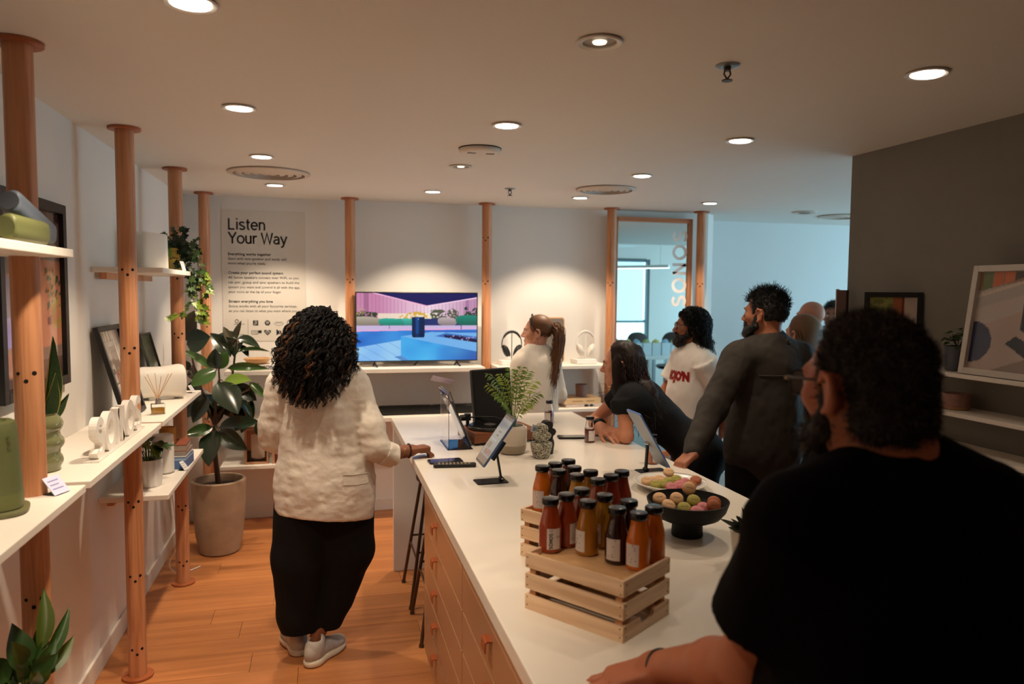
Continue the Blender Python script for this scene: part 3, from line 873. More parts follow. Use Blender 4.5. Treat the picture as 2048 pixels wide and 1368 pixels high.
t.matrix_world = Matrix.Translation((-.757, 2.262, 1.932)) @ Matrix.Rotation(PI / 2 + .03, 4, 'Z') @ Matrix.Rotation(.215, 4, 'Y')
roam(MB(), .30, .029).build('body', M_blue, t, smooth=True)
MB().cyl((-.1525, 0, 0), (-.1495, 0, 0), .023, n=24).build('end_cap', mat('speaker_slate_dark', (62, 66, 72), .5), t, smooth=True)
t = thing('compact_speaker', 'cream speaker lying behind the green one on the upper left shelf', 'speaker', (-.90, 2.22, 1.862), PI / 2 + .05)
roam(MB(), .22, .036).build('body', mat('speaker_cream', (222, 206, 186), .5), t, smooth=True, loc=(0, 0, .039))
MB().cyl((.108, 0, .039), (.1115, 0, .039), .026, n=24).build('end_cap', mat('speaker_cream_cap', (200, 184, 164), .5), t, smooth=True)
t = thing('compact_speaker', 'red orange speaker at the left edge on the upper shelf', 'speaker', (-.90, 2.12, 1.937), PI / 2)
roam(MB(), .18, .032).build('body', mat('speaker_red', (206, 70, 44), .5), t, smooth=True, loc=(0, 0, .036))
MB().cyl((.088, 0, .036), (.0915, 0, .036), .022, n=24).build('end_cap', mat('speaker_red_dark', (150, 50, 34), .5), t, smooth=True)

M_spw = mat('speaker_white', (232, 226, 216), .5, bump=(500, .0003))
# white oval speaker: pinched waist, axis towards the back wall
t = thing('oval_speaker', 'white oval wireless speaker with pinched waist on the left shelf', 'speaker', (-.872, 4.40, Z_L + .004), .42)
R = Matrix.Rotation(PI / 2, 4, 'Y')
rings = [(-.112, .070, .062), (-.108, .080, .072), (-.08, .084, .078), (-.02, .082, .074), (.02, .082, .074), (.085, .090, .086), (.105, .092, .088), (.118, .088, .084), (.124, .076, .072)]
o = loft(rings[:5], 44, 2.6).build('rear_shell', M_spw, t, smooth=True); o.matrix_local = Matrix.Translation((0, 0, .092)) @ R
o = loft(rings[4:], 44, 2.6).build('front_grille', mat('speaker_grille_white', (240, 232, 220), .55, bump=(700, .0005)), t, smooth=True); o.matrix_local = Matrix.Translation((0, 0, .092)) @ R
MB().bx(-.06, .07, -.03, .03, -.004, .022).build('foot', M_white, t, bevel=.004)
# tall white speaker on the upper shelf
t = thing('wedge_speaker', 'tall white wedge shaped speaker on the upper left shelf', 'speaker', (-.862, 4.22, Z_U), .62)
mb = MB(); vs = []; n = 36
for z, s, sh in ((0, .96, 0), (.006, 1, 0), (.17, .93, -.008), (.188, .91, -.009), (.194, .84, -.01)):
    for i in range(n):
        x, y = super_xy(2 * PI * i / n, .072 * s, .058 * s, 6); vs.append((x, y + sh, z - (.012 * (x + .08) / .16 if z > .18 else 0)))
fs = [(k * n + i, k * n + (i + 1) % n, (k + 1) * n + (i + 1) % n, (k + 1) * n + i) for k in range(4) for i in range(n)] + [tuple(range(n - 1, -1, -1)), tuple(range(4 * n, 5 * n))]
mb.add(vs, fs).build('grille_body', M_spw, t, smooth=True, angle=50)
MB().bx(-.045, .045, -.035, .035, -.0005, .004).build('foot', mat('speaker_seam', (196, 190, 182), .5), t)
# white cylinder speaker beside the pothos
t = thing('cylinder_speaker', 'plain white cylinder speaker behind the fluted pot', 'speaker', (-.822, 4.20, Z_LO))
MB().lathe([(0, 0), (.046, 0), (.052, .004), (.053, .01), (.053, .192), (.051, .199), (.046, .203), (.040, .200), (0, .199)], 40).build('grille_body', M_spw, t, smooth=True)
MB().lathe([(.0475, .0), (.0535, .0045), (.0535, .009), (.0475, .009)], 40).build('base_ring', mat('ring_grey', (170, 164, 158), .5), t, smooth=True)

# ---- reed diffuser
t = thing('reed_diffuser', 'glass reed diffuser with thin sticks on the left shelf', 'diffuser', (-.775, 3.87, Z_L), .3)
M_oil = mat('diffuser_oil', (186, 138, 60), .1, trans=.7, ior=1.35)
MB().bx(-.03, .03, -.022, .022, 0, .052).build('glass_bottle', M_glass, t, bevel=.004)
MB().bx(-.026, .026, -.018, .018, .004, .034).build('oil', M_oil, t, bevel=.003)
MB().lathe([(.011, .052), (.013, .053), (.013, .074), (.009, .076), (.009, .052)], 24).build('collar', M_chrome, t, smooth=True)
for k, (dx, dy) in enumerate(((-.055, -.01), (-.04, .03), (-.008, .02), (.015, -.02), (.05, .01), (.062, -.02))):
    MB().cyl((-dx * .12, -dy * .2, .06), (dx, dy, .185 + .006 * (k % 3)), .0016, n=6).build('reed', mat('reed_wood', (206, 160, 112), .6), t, smooth=True)

# ---- candle and books on the lowest left shelf
t = thing('book', 'thick blue book at the bottom of the small stack', 'book', (-.79, 4.36, Z_LO), -.05, 'small stack on the left shelf')
MB().bx(-.072, .072, -.1, .1, 0, .062).build('cover', mat('book_blue', (84, 112, 160), .5, mottle=(14, .35)), t, bevel=.002)
MB().bx(-.0725, .0725, -.1005, .1005, .048, .058).build('spine_band', mat('book_pale_blue', (160, 184, 206), .5), t)
t = thing('book', 'white spined book in the middle of the small stack', 'book', (-.79, 4.36, Z_LO + .0635), -.02, 'small stack on the left shelf')
MB().bx(-.07, .07, -.098, .098, 0, .03).build('cover', mat('book_grey', (150, 140, 132), .5), t, bevel=.002)
MB().bx(-.0705, .0705, -.0985, .0985, .002, .008).build('spine_band', M_paper, t)
t = thing('book', 'reddish brown book on top of the small stack', 'book', (-.79, 4.36, Z_LO + .095), .03, 'small stack on the left shelf')
MB().bx(-.066, .066, -.095, .095, .0, .004).build('lower_cover', mat('book_brown', (142, 78, 56), .5), t)
MB().bx(-.064, .064, -.093, .093, .004, .032).build('pages', mat('page_block', (168, 150, 134), .8), t)
MB().bx(-.066, .066, -.095, .095, .032, .036).build('upper_cover', mat('book_brown', (142, 78, 56)), t)
t = thing('candle', 'amber yellow candle standing on the small book stack', 'candle', (-.822, 4.33, Z_LO + .1315))
MB().lathe([(0, 0), (.040, 0), (.042, .003), (.042, .085), (.040, .087), (.037, .085), (.036, .078), (0, .076)], 36).build('wax', mat('candle_amber', (196, 140, 56), .35, sss=.2), t, smooth=True)
MB().cyl((0, 0, .075), (0, .001, .084), .0012, n=6).build('wick', M_black, t)

# ================================================================== plants
def leaf_mesh(name, shape, fold=.12, droop=.25, n=8, wob=0, nu=5):
    """unit-length leaf along +y, half width shape(t), normal +z"""
    mb = MB(); vs, fs = [], []
    for j in range(n + 1):
        t = j / n
        w = shape(t)
        for i in range(nu):
            s = 2 * i / (nu - 1) - 1
            vs.append((w * s, t, fold * w * abs(s) * 1.2 - droop * t * t + wob * math.sin(t * 9 + s * 2) * w))
    for j in range(n):
        for i in range(nu - 1):
            a = j * nu + i; fs.append((a, a + 1, a + nu + 1, a + nu))
    mb.add(vs, fs)
    me = mb.mesh(name, True)
    return me
def leaf_obj(name, me, m, parent, base, tip, width_scale, normal, inv=None):
    """place a unit leaf from base to tip (in parent's space)"""
    base, tip = Vector(base), Vector(tip)
    y = tip - base; L = y.length; y.normalize()
    z = Vector(normal); z = z - y * z.dot(y)
    if z.length < 1e-4: z = y.orthogonal()
    z.normalize(); x = y.cross(z)
    ws = width_scale
    ob = bpy.data.objects.new(name, me); COL.objects.link(ob)
    ob.parent = parent
    ob.matrix_local = Matrix(((x.x * ws, y.x * L, z.x * L, base.x), (x.y * ws, y.y * L, z.y * L, base.y), (x.z * ws, y.z * L, z.z * L, base.z), (0, 0, 0, 1)))
    if not me.materials: me.materials.append(m)
    if me.materials[0] != m:
        ob.material_slots[0].link = 'OBJECT'; ob.material_slots[0].material = m
    return ob
ov = lambda t: .5 * math.sin(PI * min(1, t ** .85)) ** .8 if 0 < t < 1 else .012
ME_rub = leaf_mesh('rubber_leaf', ov, .16, .12, 10)
ME_rub2 = leaf_mesh('rubber_leaf_drooping', ov, .22, .32, 10)

# ---- rubber plant in the concrete planter
PX, PY = -.686, 5.23
t = thing('rubber_plant', 'tall dark leaved rubber plant in a round concrete planter', 'plant', (PX, PY, 0))
MB().lathe([(0, 0), (.115, 0), (.128, .01), (.150, .12), (.166, .30), (.172, .44), (.173, .485), (.167, .492), (.152, .49), (.148, .47), (.148, .40)], 56,
           wob=lambda a, z: 1 + .004 * math.sin(3 * a + z * 9)).build('planter', mat('planter_concrete', (164, 140, 116), .8, mottle=(7, .16), bump=(35, .0015)), t, smooth=True)
MB().lathe([(.1475, .44), (0.06, .452), (0, .452)], 32).build('soil', M_soil, t, smooth=True)
M_trunk = mat('rubber_trunk', (74, 52, 38), .7, bump=(60, .002))
MB().tube([(0, 0, .44), (-.012, -.02, .60), (-.02, -.03, .75), (-.01, -.06, .87)], [.019, .016, .014, .012], 10).build('trunk', M_trunk, t, smooth=True)
brs = [[(-.01, -.06, .86), (.0, -.08, 1.0), (.03, -.11, 1.16), (.025, -.1, 1.25)], [(-.01, -.05, .86), (.05, -.02, 1.0), (.1, .0, 1.2), (.13, .0, 1.42)], [(-.01, -.06, .86), (-.08, -.02, 1.05), (-.14, 0, 1.25), (-.17, 0, 1.42)], [(0, -.06, .92), (.1, 0, 1.03), (.2, .03, 1.08), (.26, .02, 1.12)]]
for b in brs:
    MB().tube(b, [.011, .009, .007, .005], 8).build('branch', M_trunk, t, smooth=True)
LEAF=[((-0.866, 5.24, 1.41),(-0.842, 5.19, 1.597),0.121),((-0.858, 5.19, 1.387),(-0.72, 5.14, 1.448),0.149),((-0.703, 5.14, 1.227),(-0.866, 5.09, 1.375),0.064),((-0.666, 5.09, 1.238),(-0.688, 5.07, 1.362),0.092),((-0.65, 5.11, 1.236),(-0.612, 5.11, 1.352),0.085),((-0.669, 5.07, 1.227),(-0.812, 4.99, 1.15),0.096),((-0.614, 5.19, 1.23),(-0.376, 5.14, 1.251),0.053),((-0.628, 5.09, 1.153),(-0.461, 5.04, 1.182),0.092),((-0.658, 5.04, 1.157),(-0.521, 4.91, 0.987),0.156),((-0.591, 5.19, 1.312),(-0.705, 5.19, 1.474),0.096),((-0.583, 5.24, 1.381),(-0.537, 5.27, 1.545),0.039),((-0.592, 5.21, 1.383),(-0.636, 5.23, 1.508),0.053),((-0.551, 5.19, 1.335),(-0.354, 5.21, 1.374),0.028),((-0.66, 5.09, 0.855),(-0.415, 4.99, 0.916),0.096),((-0.699, 5.09, 0.86),(-0.847, 4.99, 0.842),0.071),((-0.654, 5.04, 0.845),(-0.5, 4.94, 0.746),0.106),((-0.676, 5.07, 0.847),(-0.721, 4.94, 0.651),0.142),((-0.74, 5.19, 1.058),(-0.829, 5.14, 0.888),0.092),((-0.717, 5.24, 1.018),(-0.672, 5.19, 0.871),0.106),((-0.58, 5.29, 1.108),(-0.444, 5.24, 1.01),0.092),((-0.48, 5.24, 1.129),(-0.376, 5.19, 1.032),0.050),((-0.47, 5.29, 1.004),(-0.56, 5.29, 0.768),0.092),((-0.45, 5.29, 0.849),(-0.387, 5.29, 0.727),0.064),((-0.791, 5.24, 1.152),(-0.87, 5.24, 1.022),0.085),((-0.642, 5.27, 1.045),(-0.578, 5.24, 0.879),0.121),((-0.817, 5.29, 1.013),(-0.89, 5.29, 0.898),0.078),((-0.54, 5.24, 1.381),(-0.479, 5.19, 1.311),0.043),((-0.573, 5.19, 1.302),(-0.534, 5.19, 1.417),0.050),((-0.866, 5.29, 1.214),(-0.901, 5.29, 1.281),0.050),((-0.706, 5.24, 0.75),(-0.792, 5.19, 0.68),0.121)]
M_rl = [mat('rubber_leaf_dark', (30, 46, 26), .22, coat=.5, rand=.25), mat('rubber_leaf_green', (62, 90, 42), .2, coat=.5, rand=.2), mat('rubber_leaf_back', (64, 58, 36), .45, rand=.2), mat('rubber_leaf_bright', (104, 128, 48), .2, coat=.4)]
kinds = {0: 2, 1: 0, 2: 1, 3: 0, 4: 1, 5: 1, 6: 1, 7: 3, 8: 0, 10: 2, 11: 2, 12: 1, 14: 1, 20: 1}
rr = random.Random(4)
for k, (b, e, w) in enumerate(LEAF):
    nrm = (rr.uniform(-.5, .5), -1 + rr.uniform(-.1, .5), rr.uniform(.2, .9))
    b = Vector(b) - Vector((PX, PY, 0)); e = Vector(e) - Vector((PX, PY, 0))
    leaf_obj('leaf', ME_rub if k % 3 else ME_rub2, M_rl[kinds.get(k, 0)], t, b, e, w * 1.12, nrm)
    # its stalk, joined to the nearest branch point
    best = min((Vector(q) for br in brs for q in br), key=lambda q: (q - b).length)
    if (best - b).length > .02: MB().tube([best, (best + b) / 2 + Vector((0, 0, .01)), b], [.004, .0034, .003], 6, False).build('leaf_stalk', M_trunk, t, smooth=True)
for k in range(16):   # further leaves deep in the crown
    q = Vector(rr.choice([p for br in brs for p in br[1:]]))
    a = rr.uniform(0, 2 * PI)
    e = q + Vector((math.cos(a) * .15, abs(math.sin(a)) * .12, rr.uniform(-.14, .06)))
    if e.x < -.29: e.x = -.29
    leaf_obj('leaf', ME_rub2, M_rl[0], t, q, e, rr.uniform(.07, .11), (rr.uniform(-.5, .5), -.6, .8))

# ---- trailing ivy in a yellow pot
IX, IY = -.812, 4.56
t = thing('trailing_ivy', 'trailing ivy in a yellow pot on the upper left shelf', 'plant', (IX, IY, Z_U))
MB().lathe([(0, 0), (.045, 0), (.052, .01), (.066, .08), (.070, .125), (.069, .13), (.063, .128), (.060, .11)], 40, wob=lambda a, z: 1 + .02 * math.cos(9 * a)).build('pot', mat('pot_yellow', (206, 174, 84), .4, mottle=(22, .12)), t, smooth=True)
MB().lathe([(.061, .112), (0, .118)], 24).build('soil', M_soil, t, smooth=True)
iv = [(0, 0), (-.2, .06), (-.47, .12), (-.30, .34), (-.42, .62), (-.2, .55), (0, 1), (.2, .55), (.42, .62), (.30, .34), (.47, .12), (.2, .06)]
mb = MB(); mb.add([(x, y, .10 * abs(x) - .12 * y * y) for x, y in iv] + [(0, .45, -.05)], [(12, i, (i + 1) % 12) for i in range(12)])
ME_ivy = mb.mesh('ivy_leaf', True)
M_iv = [mat('ivy_dark', (34, 52, 30), .4, rand=.3), mat('ivy_mid', (56, 84, 36), .4, rand=.3), mat('ivy_light', (116, 138, 44), .4, rand=.25)]
STR = [[(-0.789, 4.5, 2.047), (-0.7, 4.47, 1.992), (-0.647, 4.44, 1.854), (-0.624, 4.41, 1.744)] ,
[(-0.769, 4.5, 2.02), (-0.676, 4.47, 1.91), (-0.656, 4.44, 1.771), (-0.647, 4.41, 1.579)] ,
[(-0.757, 4.5, 1.992), (-0.668, 4.47, 1.91), (-0.619, 4.44, 1.799), (-0.659, 4.41, 1.62)] ,
[(-0.757, 4.5, 1.965), (-0.716, 4.47, 1.826), (-0.718, 4.44, 1.743), (-0.679, 4.41, 1.661), (-0.663, 4.38, 1.58)] ,
[(-0.798, 4.5, 1.90), (-0.70, 4.47, 1.80), (-0.70, 4.44, 1.688), (-0.74, 4.41, 1.62), (-0.825, 4.38, 1.597)] ,
[(-0.808, 4.5, 2.019), (-0.829, 4.47, 1.982), (-0.836, 4.44, 1.943)] ,
[(-0.77, 4.5, 1.992), (-0.676, 4.47, 1.896), (-0.629, 4.44, 1.813), (-0.614, 4.41, 1.717)] ,
[(-0.77, 4.5, 1.964), (-0.695, 4.47, 1.84), (-0.676, 4.44, 1.688), (-0.639, 4.41, 1.593)]]
rr = random.Random(9)
def bez(pts, t):
    pts = [Vector(p) for p in pts]
    while len(pts) > 1: pts = [pts[i].lerp(pts[i + 1], t) for i in range(len(pts) - 1)]
    return pts[0]
O = Vector((IX, IY, Z_U))
for s in STR:
    pts = [Vector((IX, IY, Z_U + .12))] + [Vector(p) for p in s]
    cur = []
    for i in range(len(pts) - 1):
        for q in range(5): cur.append(pts[i].lerp(pts[i + 1], q / 5) + Vector((rr.uniform(-.004, .004), rr.uniform(-.01, .01), 0)))
    cur.append(pts[-1])
    MB().tube([c - O for c in cur], .0016, 5, False).build('vine', mat('ivy_stem', (84, 58, 36), .7), t, smooth=True)
    for i, c in enumerate(cur):
        k = i / len(cur)
        for rep in range(1 if k > .45 else 2):
            b = c - O
            a = rr.uniform(0, 2 * PI)
            e = b + Vector((.034 * math.cos(a) + .006, -.012 + rr.uniform(-.01, .01), .02 * math.sin(a) - .018)) * rr.uniform(.75, 1.15)
            kk = 0 if k < .35 else (1 if k < .65 else 2)
            if rr.random() < .25: kk = max(0, kk - 1)
            leaf_obj('leaf', ME_ivy, M_iv[kk], t, b, e, (e - b).length * rr.uniform(.9, 1.1), (rr.uniform(-.5, .5), -1, rr.uniform(.1, .9)))
for k in range(95):
    a = rr.uniform(0, 2 * PI); r = rr.uniform(.0, .10); h = rr.uniform(.10, .25) - r * .5
    b = Vector((math.cos(a) * r + .03, math.sin(a) * r * .8 - .01, h))
    e = b + Vector((math.cos(a) * .03, math.sin(a) * .02 - .012, rr.uniform(-.02, .02)))
    leaf_obj('leaf', ME_ivy, M_iv[0 if rr.random() < .75 else 1], t, b, e, (e - b).length * 1.35, (math.cos(a) * .4, -1, rr.uniform(.2, .8)))

# ---- snake plant in the ribbed green vase
t = thing('snake_plant', 'snake plant in a bulging green glazed vase on the left shelf', 'plant', (-.905, 2.735, Z_L))
prof = [(0, 0), (.05, 0), (.056, .004)]
for k in range(3):
    z0 = .004 + k * .06; R_ = (.062, .066, .064)[k]
    for i in range(1, 8):
        a = PI * i / 8; prof.append((.050 + (R_ - .050) * math.sin(a) * 1.15, z0 + .06 * i / 8))
prof += [(.050, .186), (.052, .192), (.047, .192), (.044, .17), (.044, .12)]
MB().lathe(prof, 44).build('vase', mat('vase_celadon', (112, 112, 76), .12, coat=.6, mottle=(6, .1)), t, smooth=True)
MB().lathe([(.044, .165), (0, .17)], 24).build('soil', M_soil, t, smooth=True)
sn = lambda t_: .5 * (.55 + .45 * math.sin(PI * min(1, t_ * 1.1 + .12))) * (1 - t_ ** 6) if t_ < 1 else .004
ME_sn = leaf_mesh('snake_leaf', sn, .25, -.05, 12, .0, 7)
ME_sne = leaf_mesh('snake_leaf_edge', lambda t_: sn(t_) * 1.0, .25, -.05, 12)
M_sn = mat('snake_leaf_green', (44, 64, 36), .4, mottle=(30, .35)); M_sny = mat('snake_leaf_margin', (168, 160, 72), .45)
for (bx_, by, tx, ty, tz, w) in ((.005, .0, .02, .05, .44, .05), (.01, -.01, .045, .0, .325, .046), (-.012, .005, -.045, -.05, .30, .042), (.015, .012, .07, .05, .25, .03), (-.005, -.012, .0, -.06, .22, .035)):
    b, e = (bx_, by, .16), (tx, ty, tz)
    l = leaf_obj('leaf', ME_sn, M_sn, t, b, e, w, (1, -.6, .1))
    o = bpy.data.objects.new('leaf_margin', ME_sne); COL.objects.link(o); o.parent = l; o.location = (0, 0, -.012); o.scale = (1.22, 1.005, 1)
    if not ME_sne.materials: ME_sne.materials.append(M_sny)

# ---- pothos in the fluted pot
t = thing('pothos_plant', 'leafy green plant in a white fluted pot on the lowest left shelf', 'plant', (-.835, 3.935, Z_LO))
MB().lathe([(0, 0), (.050, 0), (.054, .005), (.060, .06), (.062, .13), (.060, .134), (.055, .132), (.053, .11)], 64, wob=lambda a, z: 1 + .035 * math.cos(14 * a) * (1 if .004 < z < .131 else .3)).build('pot', mat('pot_white_glaze', (236, 232, 228), .3), t, smooth=True)
MB().lathe([(.054, .115), (0, .124)], 24).build('soil', M_soil, t, smooth=True)
hrt = lambda t_: .5 * (math.sin(PI * t_ ** .62)) ** .8 if 0 < t_ < 1 else .02
ME_po = leaf_mesh('pothos_leaf', hrt, .22, .3, 8)
M_po = [mat('pothos_dark', (44, 66, 28), .3, rand=.2), mat('pothos_light', (98, 118, 36), .3, rand=.2)]
rr = random.Random(3)
for k in range(24):
    a = rr.uniform(0, 2 * PI); r = rr.uniform(.02, .075); h = .12 + rr.uniform(.05, .11)
    b = Vector((math.cos(a) * r, math.sin(a) * r, h)); e = b + Vector((math.cos(a) * .055, math.sin(a) * .055, rr.uniform(-.03, .012)))
    leaf_obj('leaf', ME_po, M_po[k % 3 == 0], t, b, e, .045, (0, -.3, 1))
    MB().tube([(math.cos(a) * .015, math.sin(a) * .015, .118), (b.x * .7, b.y * .7, (h + .118) / 2 + .01), b], .0017, 5, False).build('stem', M_po[1], t, smooth=True)

# ---- leafy plant at the bottom left corner
t = thing('leafy_plant', 'patterned leafy plant in a white pot at the bottom left corner', 'plant', (-.80, 2.235, .533))
MB().lathe([(0, 0), (.04, 0), (.044, .004), (.055, .10), (.056, .112), (.052, .114), (.049, .11), (.048, .09)], 40).build('pot', mat('pot_white_glaze', (236, 232, 228)), t, smooth=True)
MB().lathe([(.049, .096), (0, .1)], 24).build('soil', M_soil, t, smooth=True)
lan = lambda t_: .5 * math.sin(PI * t_ ** .8) if 0 < t_ < 1 else .01
ME_ag = leaf_mesh('lance_leaf', lan, .2, .2, 9)
M_ag = mat('aglaonema_green', (48, 76, 30), .35, mottle=(60, .6), rand=.25)
M_ag2 = mat('aglaonema_plain', (70, 84, 24), .4, rand=.2)
rr = random.Random(21)
spec = [(.02, .05, .2, .03, .12, .36, .05), (.03, .05, .17, .09, .13, .29, .04), (.03, .05, .13, .095, .14, .20, .042), (-.005, 0, .17, -.02, .02, .30, .075), (-.03, -.02, .16, -.08, -.05, .24, .07), (.0, .04, .15, .03, .07, .28, .045), (-.04, 0, .14, -.10, -.03, .21, .05), (.02, 0, .12, .05, .03, .2, .055), (-.01, .03, .14, -.03, .05, .27, .05)]
for k in range(9):
    a = rr.uniform(0, 2 * PI); q = rr.uniform(.01, .035); h = rr.uniform(.13, .2); spec.append((q * math.cos(a), q * math.sin(a), h, (q + .06) * math.cos(a), (q + .06) * math.sin(a), h + rr.uniform(.03, .09), rr.uniform(.035, .05)))
for b0, b1, b2, e0, e1, e2, w in spec:
    leaf_obj('leaf', ME_ag, M_ag if rr.random() < .7 else M_ag2, t, (b0, b1, b2), (e0, e1, e2), w, (.7, -.7, .3))
    MB().tube([(b0 * .3, b1 * .3, .095), (b0 * .8, b1 * .8, b2 * .6 + .03), (b0, b1, b2)], .003, 6, False).build('stem', M_ag2, t, smooth=True)

# white cable and plug beside the third post
t = thing('power_cable', 'white power cable hanging beside the third post', 'cable', (0, 0, 0))
pts = [(-.895, 4.70, .757), (-.892, 4.74, .60), (-.884, 4.78, .45), (-.876, 4.80, .30), (-.878, 4.80, .18), (-.915, 4.80, .10), (-.915, 4.80, .06), (-.88, 4.84, .01), (-.82, 4.88, .006), (-.76, 4.95, .006)]
cur = []
P_ = [Vector(p) for p in pts]
for i in range(len(P_) - 1):
    p0, p1, p2, p3 = P_[max(i - 1, 0)], P_[i], P_[i + 1], P_[min(i + 2, len(P_) - 1)]
    for q in range(6):
        s = q / 6
        cur.append(.5 * ((2 * p1) + (p2 - p0) * s + (2 * p0 - 5 * p1 + 4 * p2 - p3) * s * s + (3 * p1 - p0 - 3 * p2 + p3) * s ** 3))
MB().tube(cur, .0034, 7).build('cord', M_white, t, smooth=True)
MB().box((-.868, 4.80, .27), (.022, .024, .05)).build('inline_switch', M_white, t, bevel=.003)

# ================================================================== back wall
M_clear = mat('poster_film', (214, 208, 198), .3)
t = thing('wall_text_panel', 'Listen Your Way text panel on the back wall', 'poster', (-.43, YB - .001, 1.85))
MB().bx(-.30, .30, -.003, .0, -.49, .49).build('film', M_clear, t)
def wtext(body, x, z, width, bold=0, name='lettering', size=.03):
    return text_mesh(name, body, M_ink, t, width=width, size=size, bold=bold, M=place((x + .43, -.0042, z - 1.85), (1, 0, 0), (0, 0, 1)))
for body_, x_, z_ in (('Listen', -.684, 2.192), ('Your Way', -.684, 2.090)):
    stroke_text('heading', body_, M_ink, t, .085, place((x_ + .43, -.0042, z_ - 1.85), (1, 0, 0), (0, 0, 1)), w=.142, wx=1.04)
rows = [('Everything works together', 2.003, .306, .0005), ('Start with one speaker and easily add', 1.969, .416, 0), ("more when you're ready.", 1.935, .27, 0),
        ('Create your perfect sound system', 1.864, .392, .0005), ('All Sonos speakers connect over WiFi, so you', 1.829, .505, 0), ('can pair, group and sync speakers to build the', 1.793, .509, 0), ('system you want and control it all with the app,', 1.757, .515, 0), ('your voice or the tip of your finger', 1.722, .376, 0),
        ('Stream everything you love', 1.650, .315, .0005), ('Sonos works with all your favourite services,', 1.614, .49, 0), ('so you can listen to what you want where you want.', 1.579, .555, 0)]
for b, z, w, bo in rows: wtext(b, -.688, z, w, bo)
def disc(x, z, r, name='icon', m=None):
    return MB().cyl((x + .43, -.0032, z - 1.85), (x + .43, -.0040, z - 1.85), r, n=28).build(name, m or M_ink, t)
def bar(mb, x, z, w, h): mb.bx(x + .43 - w / 2, x + .43 + w / 2, -.0044, -.0040, z - 1.85 - h / 2, z - 1.85 + h / 2)
M_film2 = mat('poster_film', (214, 208, 198))
zi1, zi2 = 1.497, 1.425
mb = MB(); bar(mb, -.553, 1.462, .0022, .125); mb.build('divider', mat('print_grey', (120, 114, 108), .6), t)
MB().bx(-.498 + .43 - .019, -.498 + .43 + .019, -.0040, -.0032, zi1 - 1.85 - .019, zi1 - 1.85 + .019).build('music_icon', M_ink, t, bevel=.0003)
mb = MB(); bar(mb, -.502, zi1 + .001, .0028, .020); bar(mb, -.491, zi1 + .004, .0028, .020); bar(mb, -.4965, zi1 + .0115, .013, .004); bar(mb, -.505, zi1 - .009, .007, .005); bar(mb, -.494, zi1 - .006, .007, .005)
mb.build('note_mark', M_film2, t)
disc(-.413, zi1, .020, 'round_icon'); mb = MB()
for k, w in enumerate((.026, .022, .017)): bar(mb, -.413, zi1 + .008 - .007 * k, w, .003)
mb.build('wave_mark', M_film2, t)
wtext('music', -.353, zi1 - .002, .048, 0)
mb = MB()
for i in range(9):
    a = PI * (1.15 + .7 * i / 8); bar(mb, -.330 + .036 * math.cos(a), zi1 + .010 + .030 * math.sin(a), .008, .0028)
mb.build('smile_mark', M_ink, t)
MB().lathe([(.022, 0), (.026, 0), (.026, .001), (.022, .001)], 28).build('ring_icon', M_ink, t).matrix_local = place((-.245 + .43, -.0042, zi1 - 1.85), (1, 0, 0), (0, 0, 1))
mb = MB()
for dx, h in ((-.008, .024), (0, .03), (.008, .022)): bar(mb, -.245 + dx, zi1, .004, h)
mb.build('bars_mark', M_ink, t)
mb = MB(); bar(mb, -.505, zi2 + .0125, .046, .003); bar(mb, -.505, zi2 - .0125, .046, .003); bar(mb, -.5275, zi2, .003, .025); bar(mb, -.4835, zi2, .003, .025); mb.build('box_icon', M_ink, t)
mb = MB(); bar(mb, -.468, zi2 + .005, .024, .022); mb.build('square_icon', M_ink, t)
mb = MB(); bar(mb, -.505, zi2, .028, .004); mb.build('box_lines', mat('print_grey', (120, 114, 108)), t)
mb = MB()
hp = [(0, -.024), (-.020, -.004), (-.026, .008), (-.020, .018), (-.010, .019), (0, .010), (.010, .019), (.020, .018), (.026, .008), (.020, -.004)]
mb.prism(hp, .0008, place((-.413 + .43, -.0032, zi2 - 1.85), (1, 0, 0), (0, 0, 1))); mb.build('heart_icon', M_ink, t)
mb = MB()
for dx in (-.014, -.008, .008, .014): bar(mb, -.413 + dx, zi2 + .004, .0022, .018)
bar(mb, -.413, zi2 + .005, .005, .005); bar(mb, -.413, zi2 - .009, .0028, .016); mb.build('signal_mark', M_film2, t)
mb = MB(); mb.prism([(-.024, -.024), (-.010, -.015), (-.010, .015), (-.024, .024)], .0008, place((-.325 + .43, -.0032, zi2 - 1.85), (1, 0, 0), (0, 0, 1))); mb.build('play_icon', M_ink, t)
disc(-.325, zi2, .0135, 'round_icon'); mb = MB(); bar(mb, -.325, zi2, .004, .014); mb.build('note_mark', M_film2, t)
mb = MB(); bar(mb, -.299, zi2, .005, .005); mb.build('plus_mark', M_ink, t)
MB().lathe([(.010, 0), (.0135, 0), (.0135, .001), (.010, .001)], 24).build('ring_icon', M_ink, t).matrix_local = place((-.632 + .43, -.0042, 1.51 - 1.85), (1, 0, 0), (0, 0, 1))
mb = MB(); bar(mb, -.615, 1.488, .075, .004); bar(mb, -.605, 1.41, .05, .004); mb.build('caption_lines', mat('print_grey', (120, 114, 108)), t)

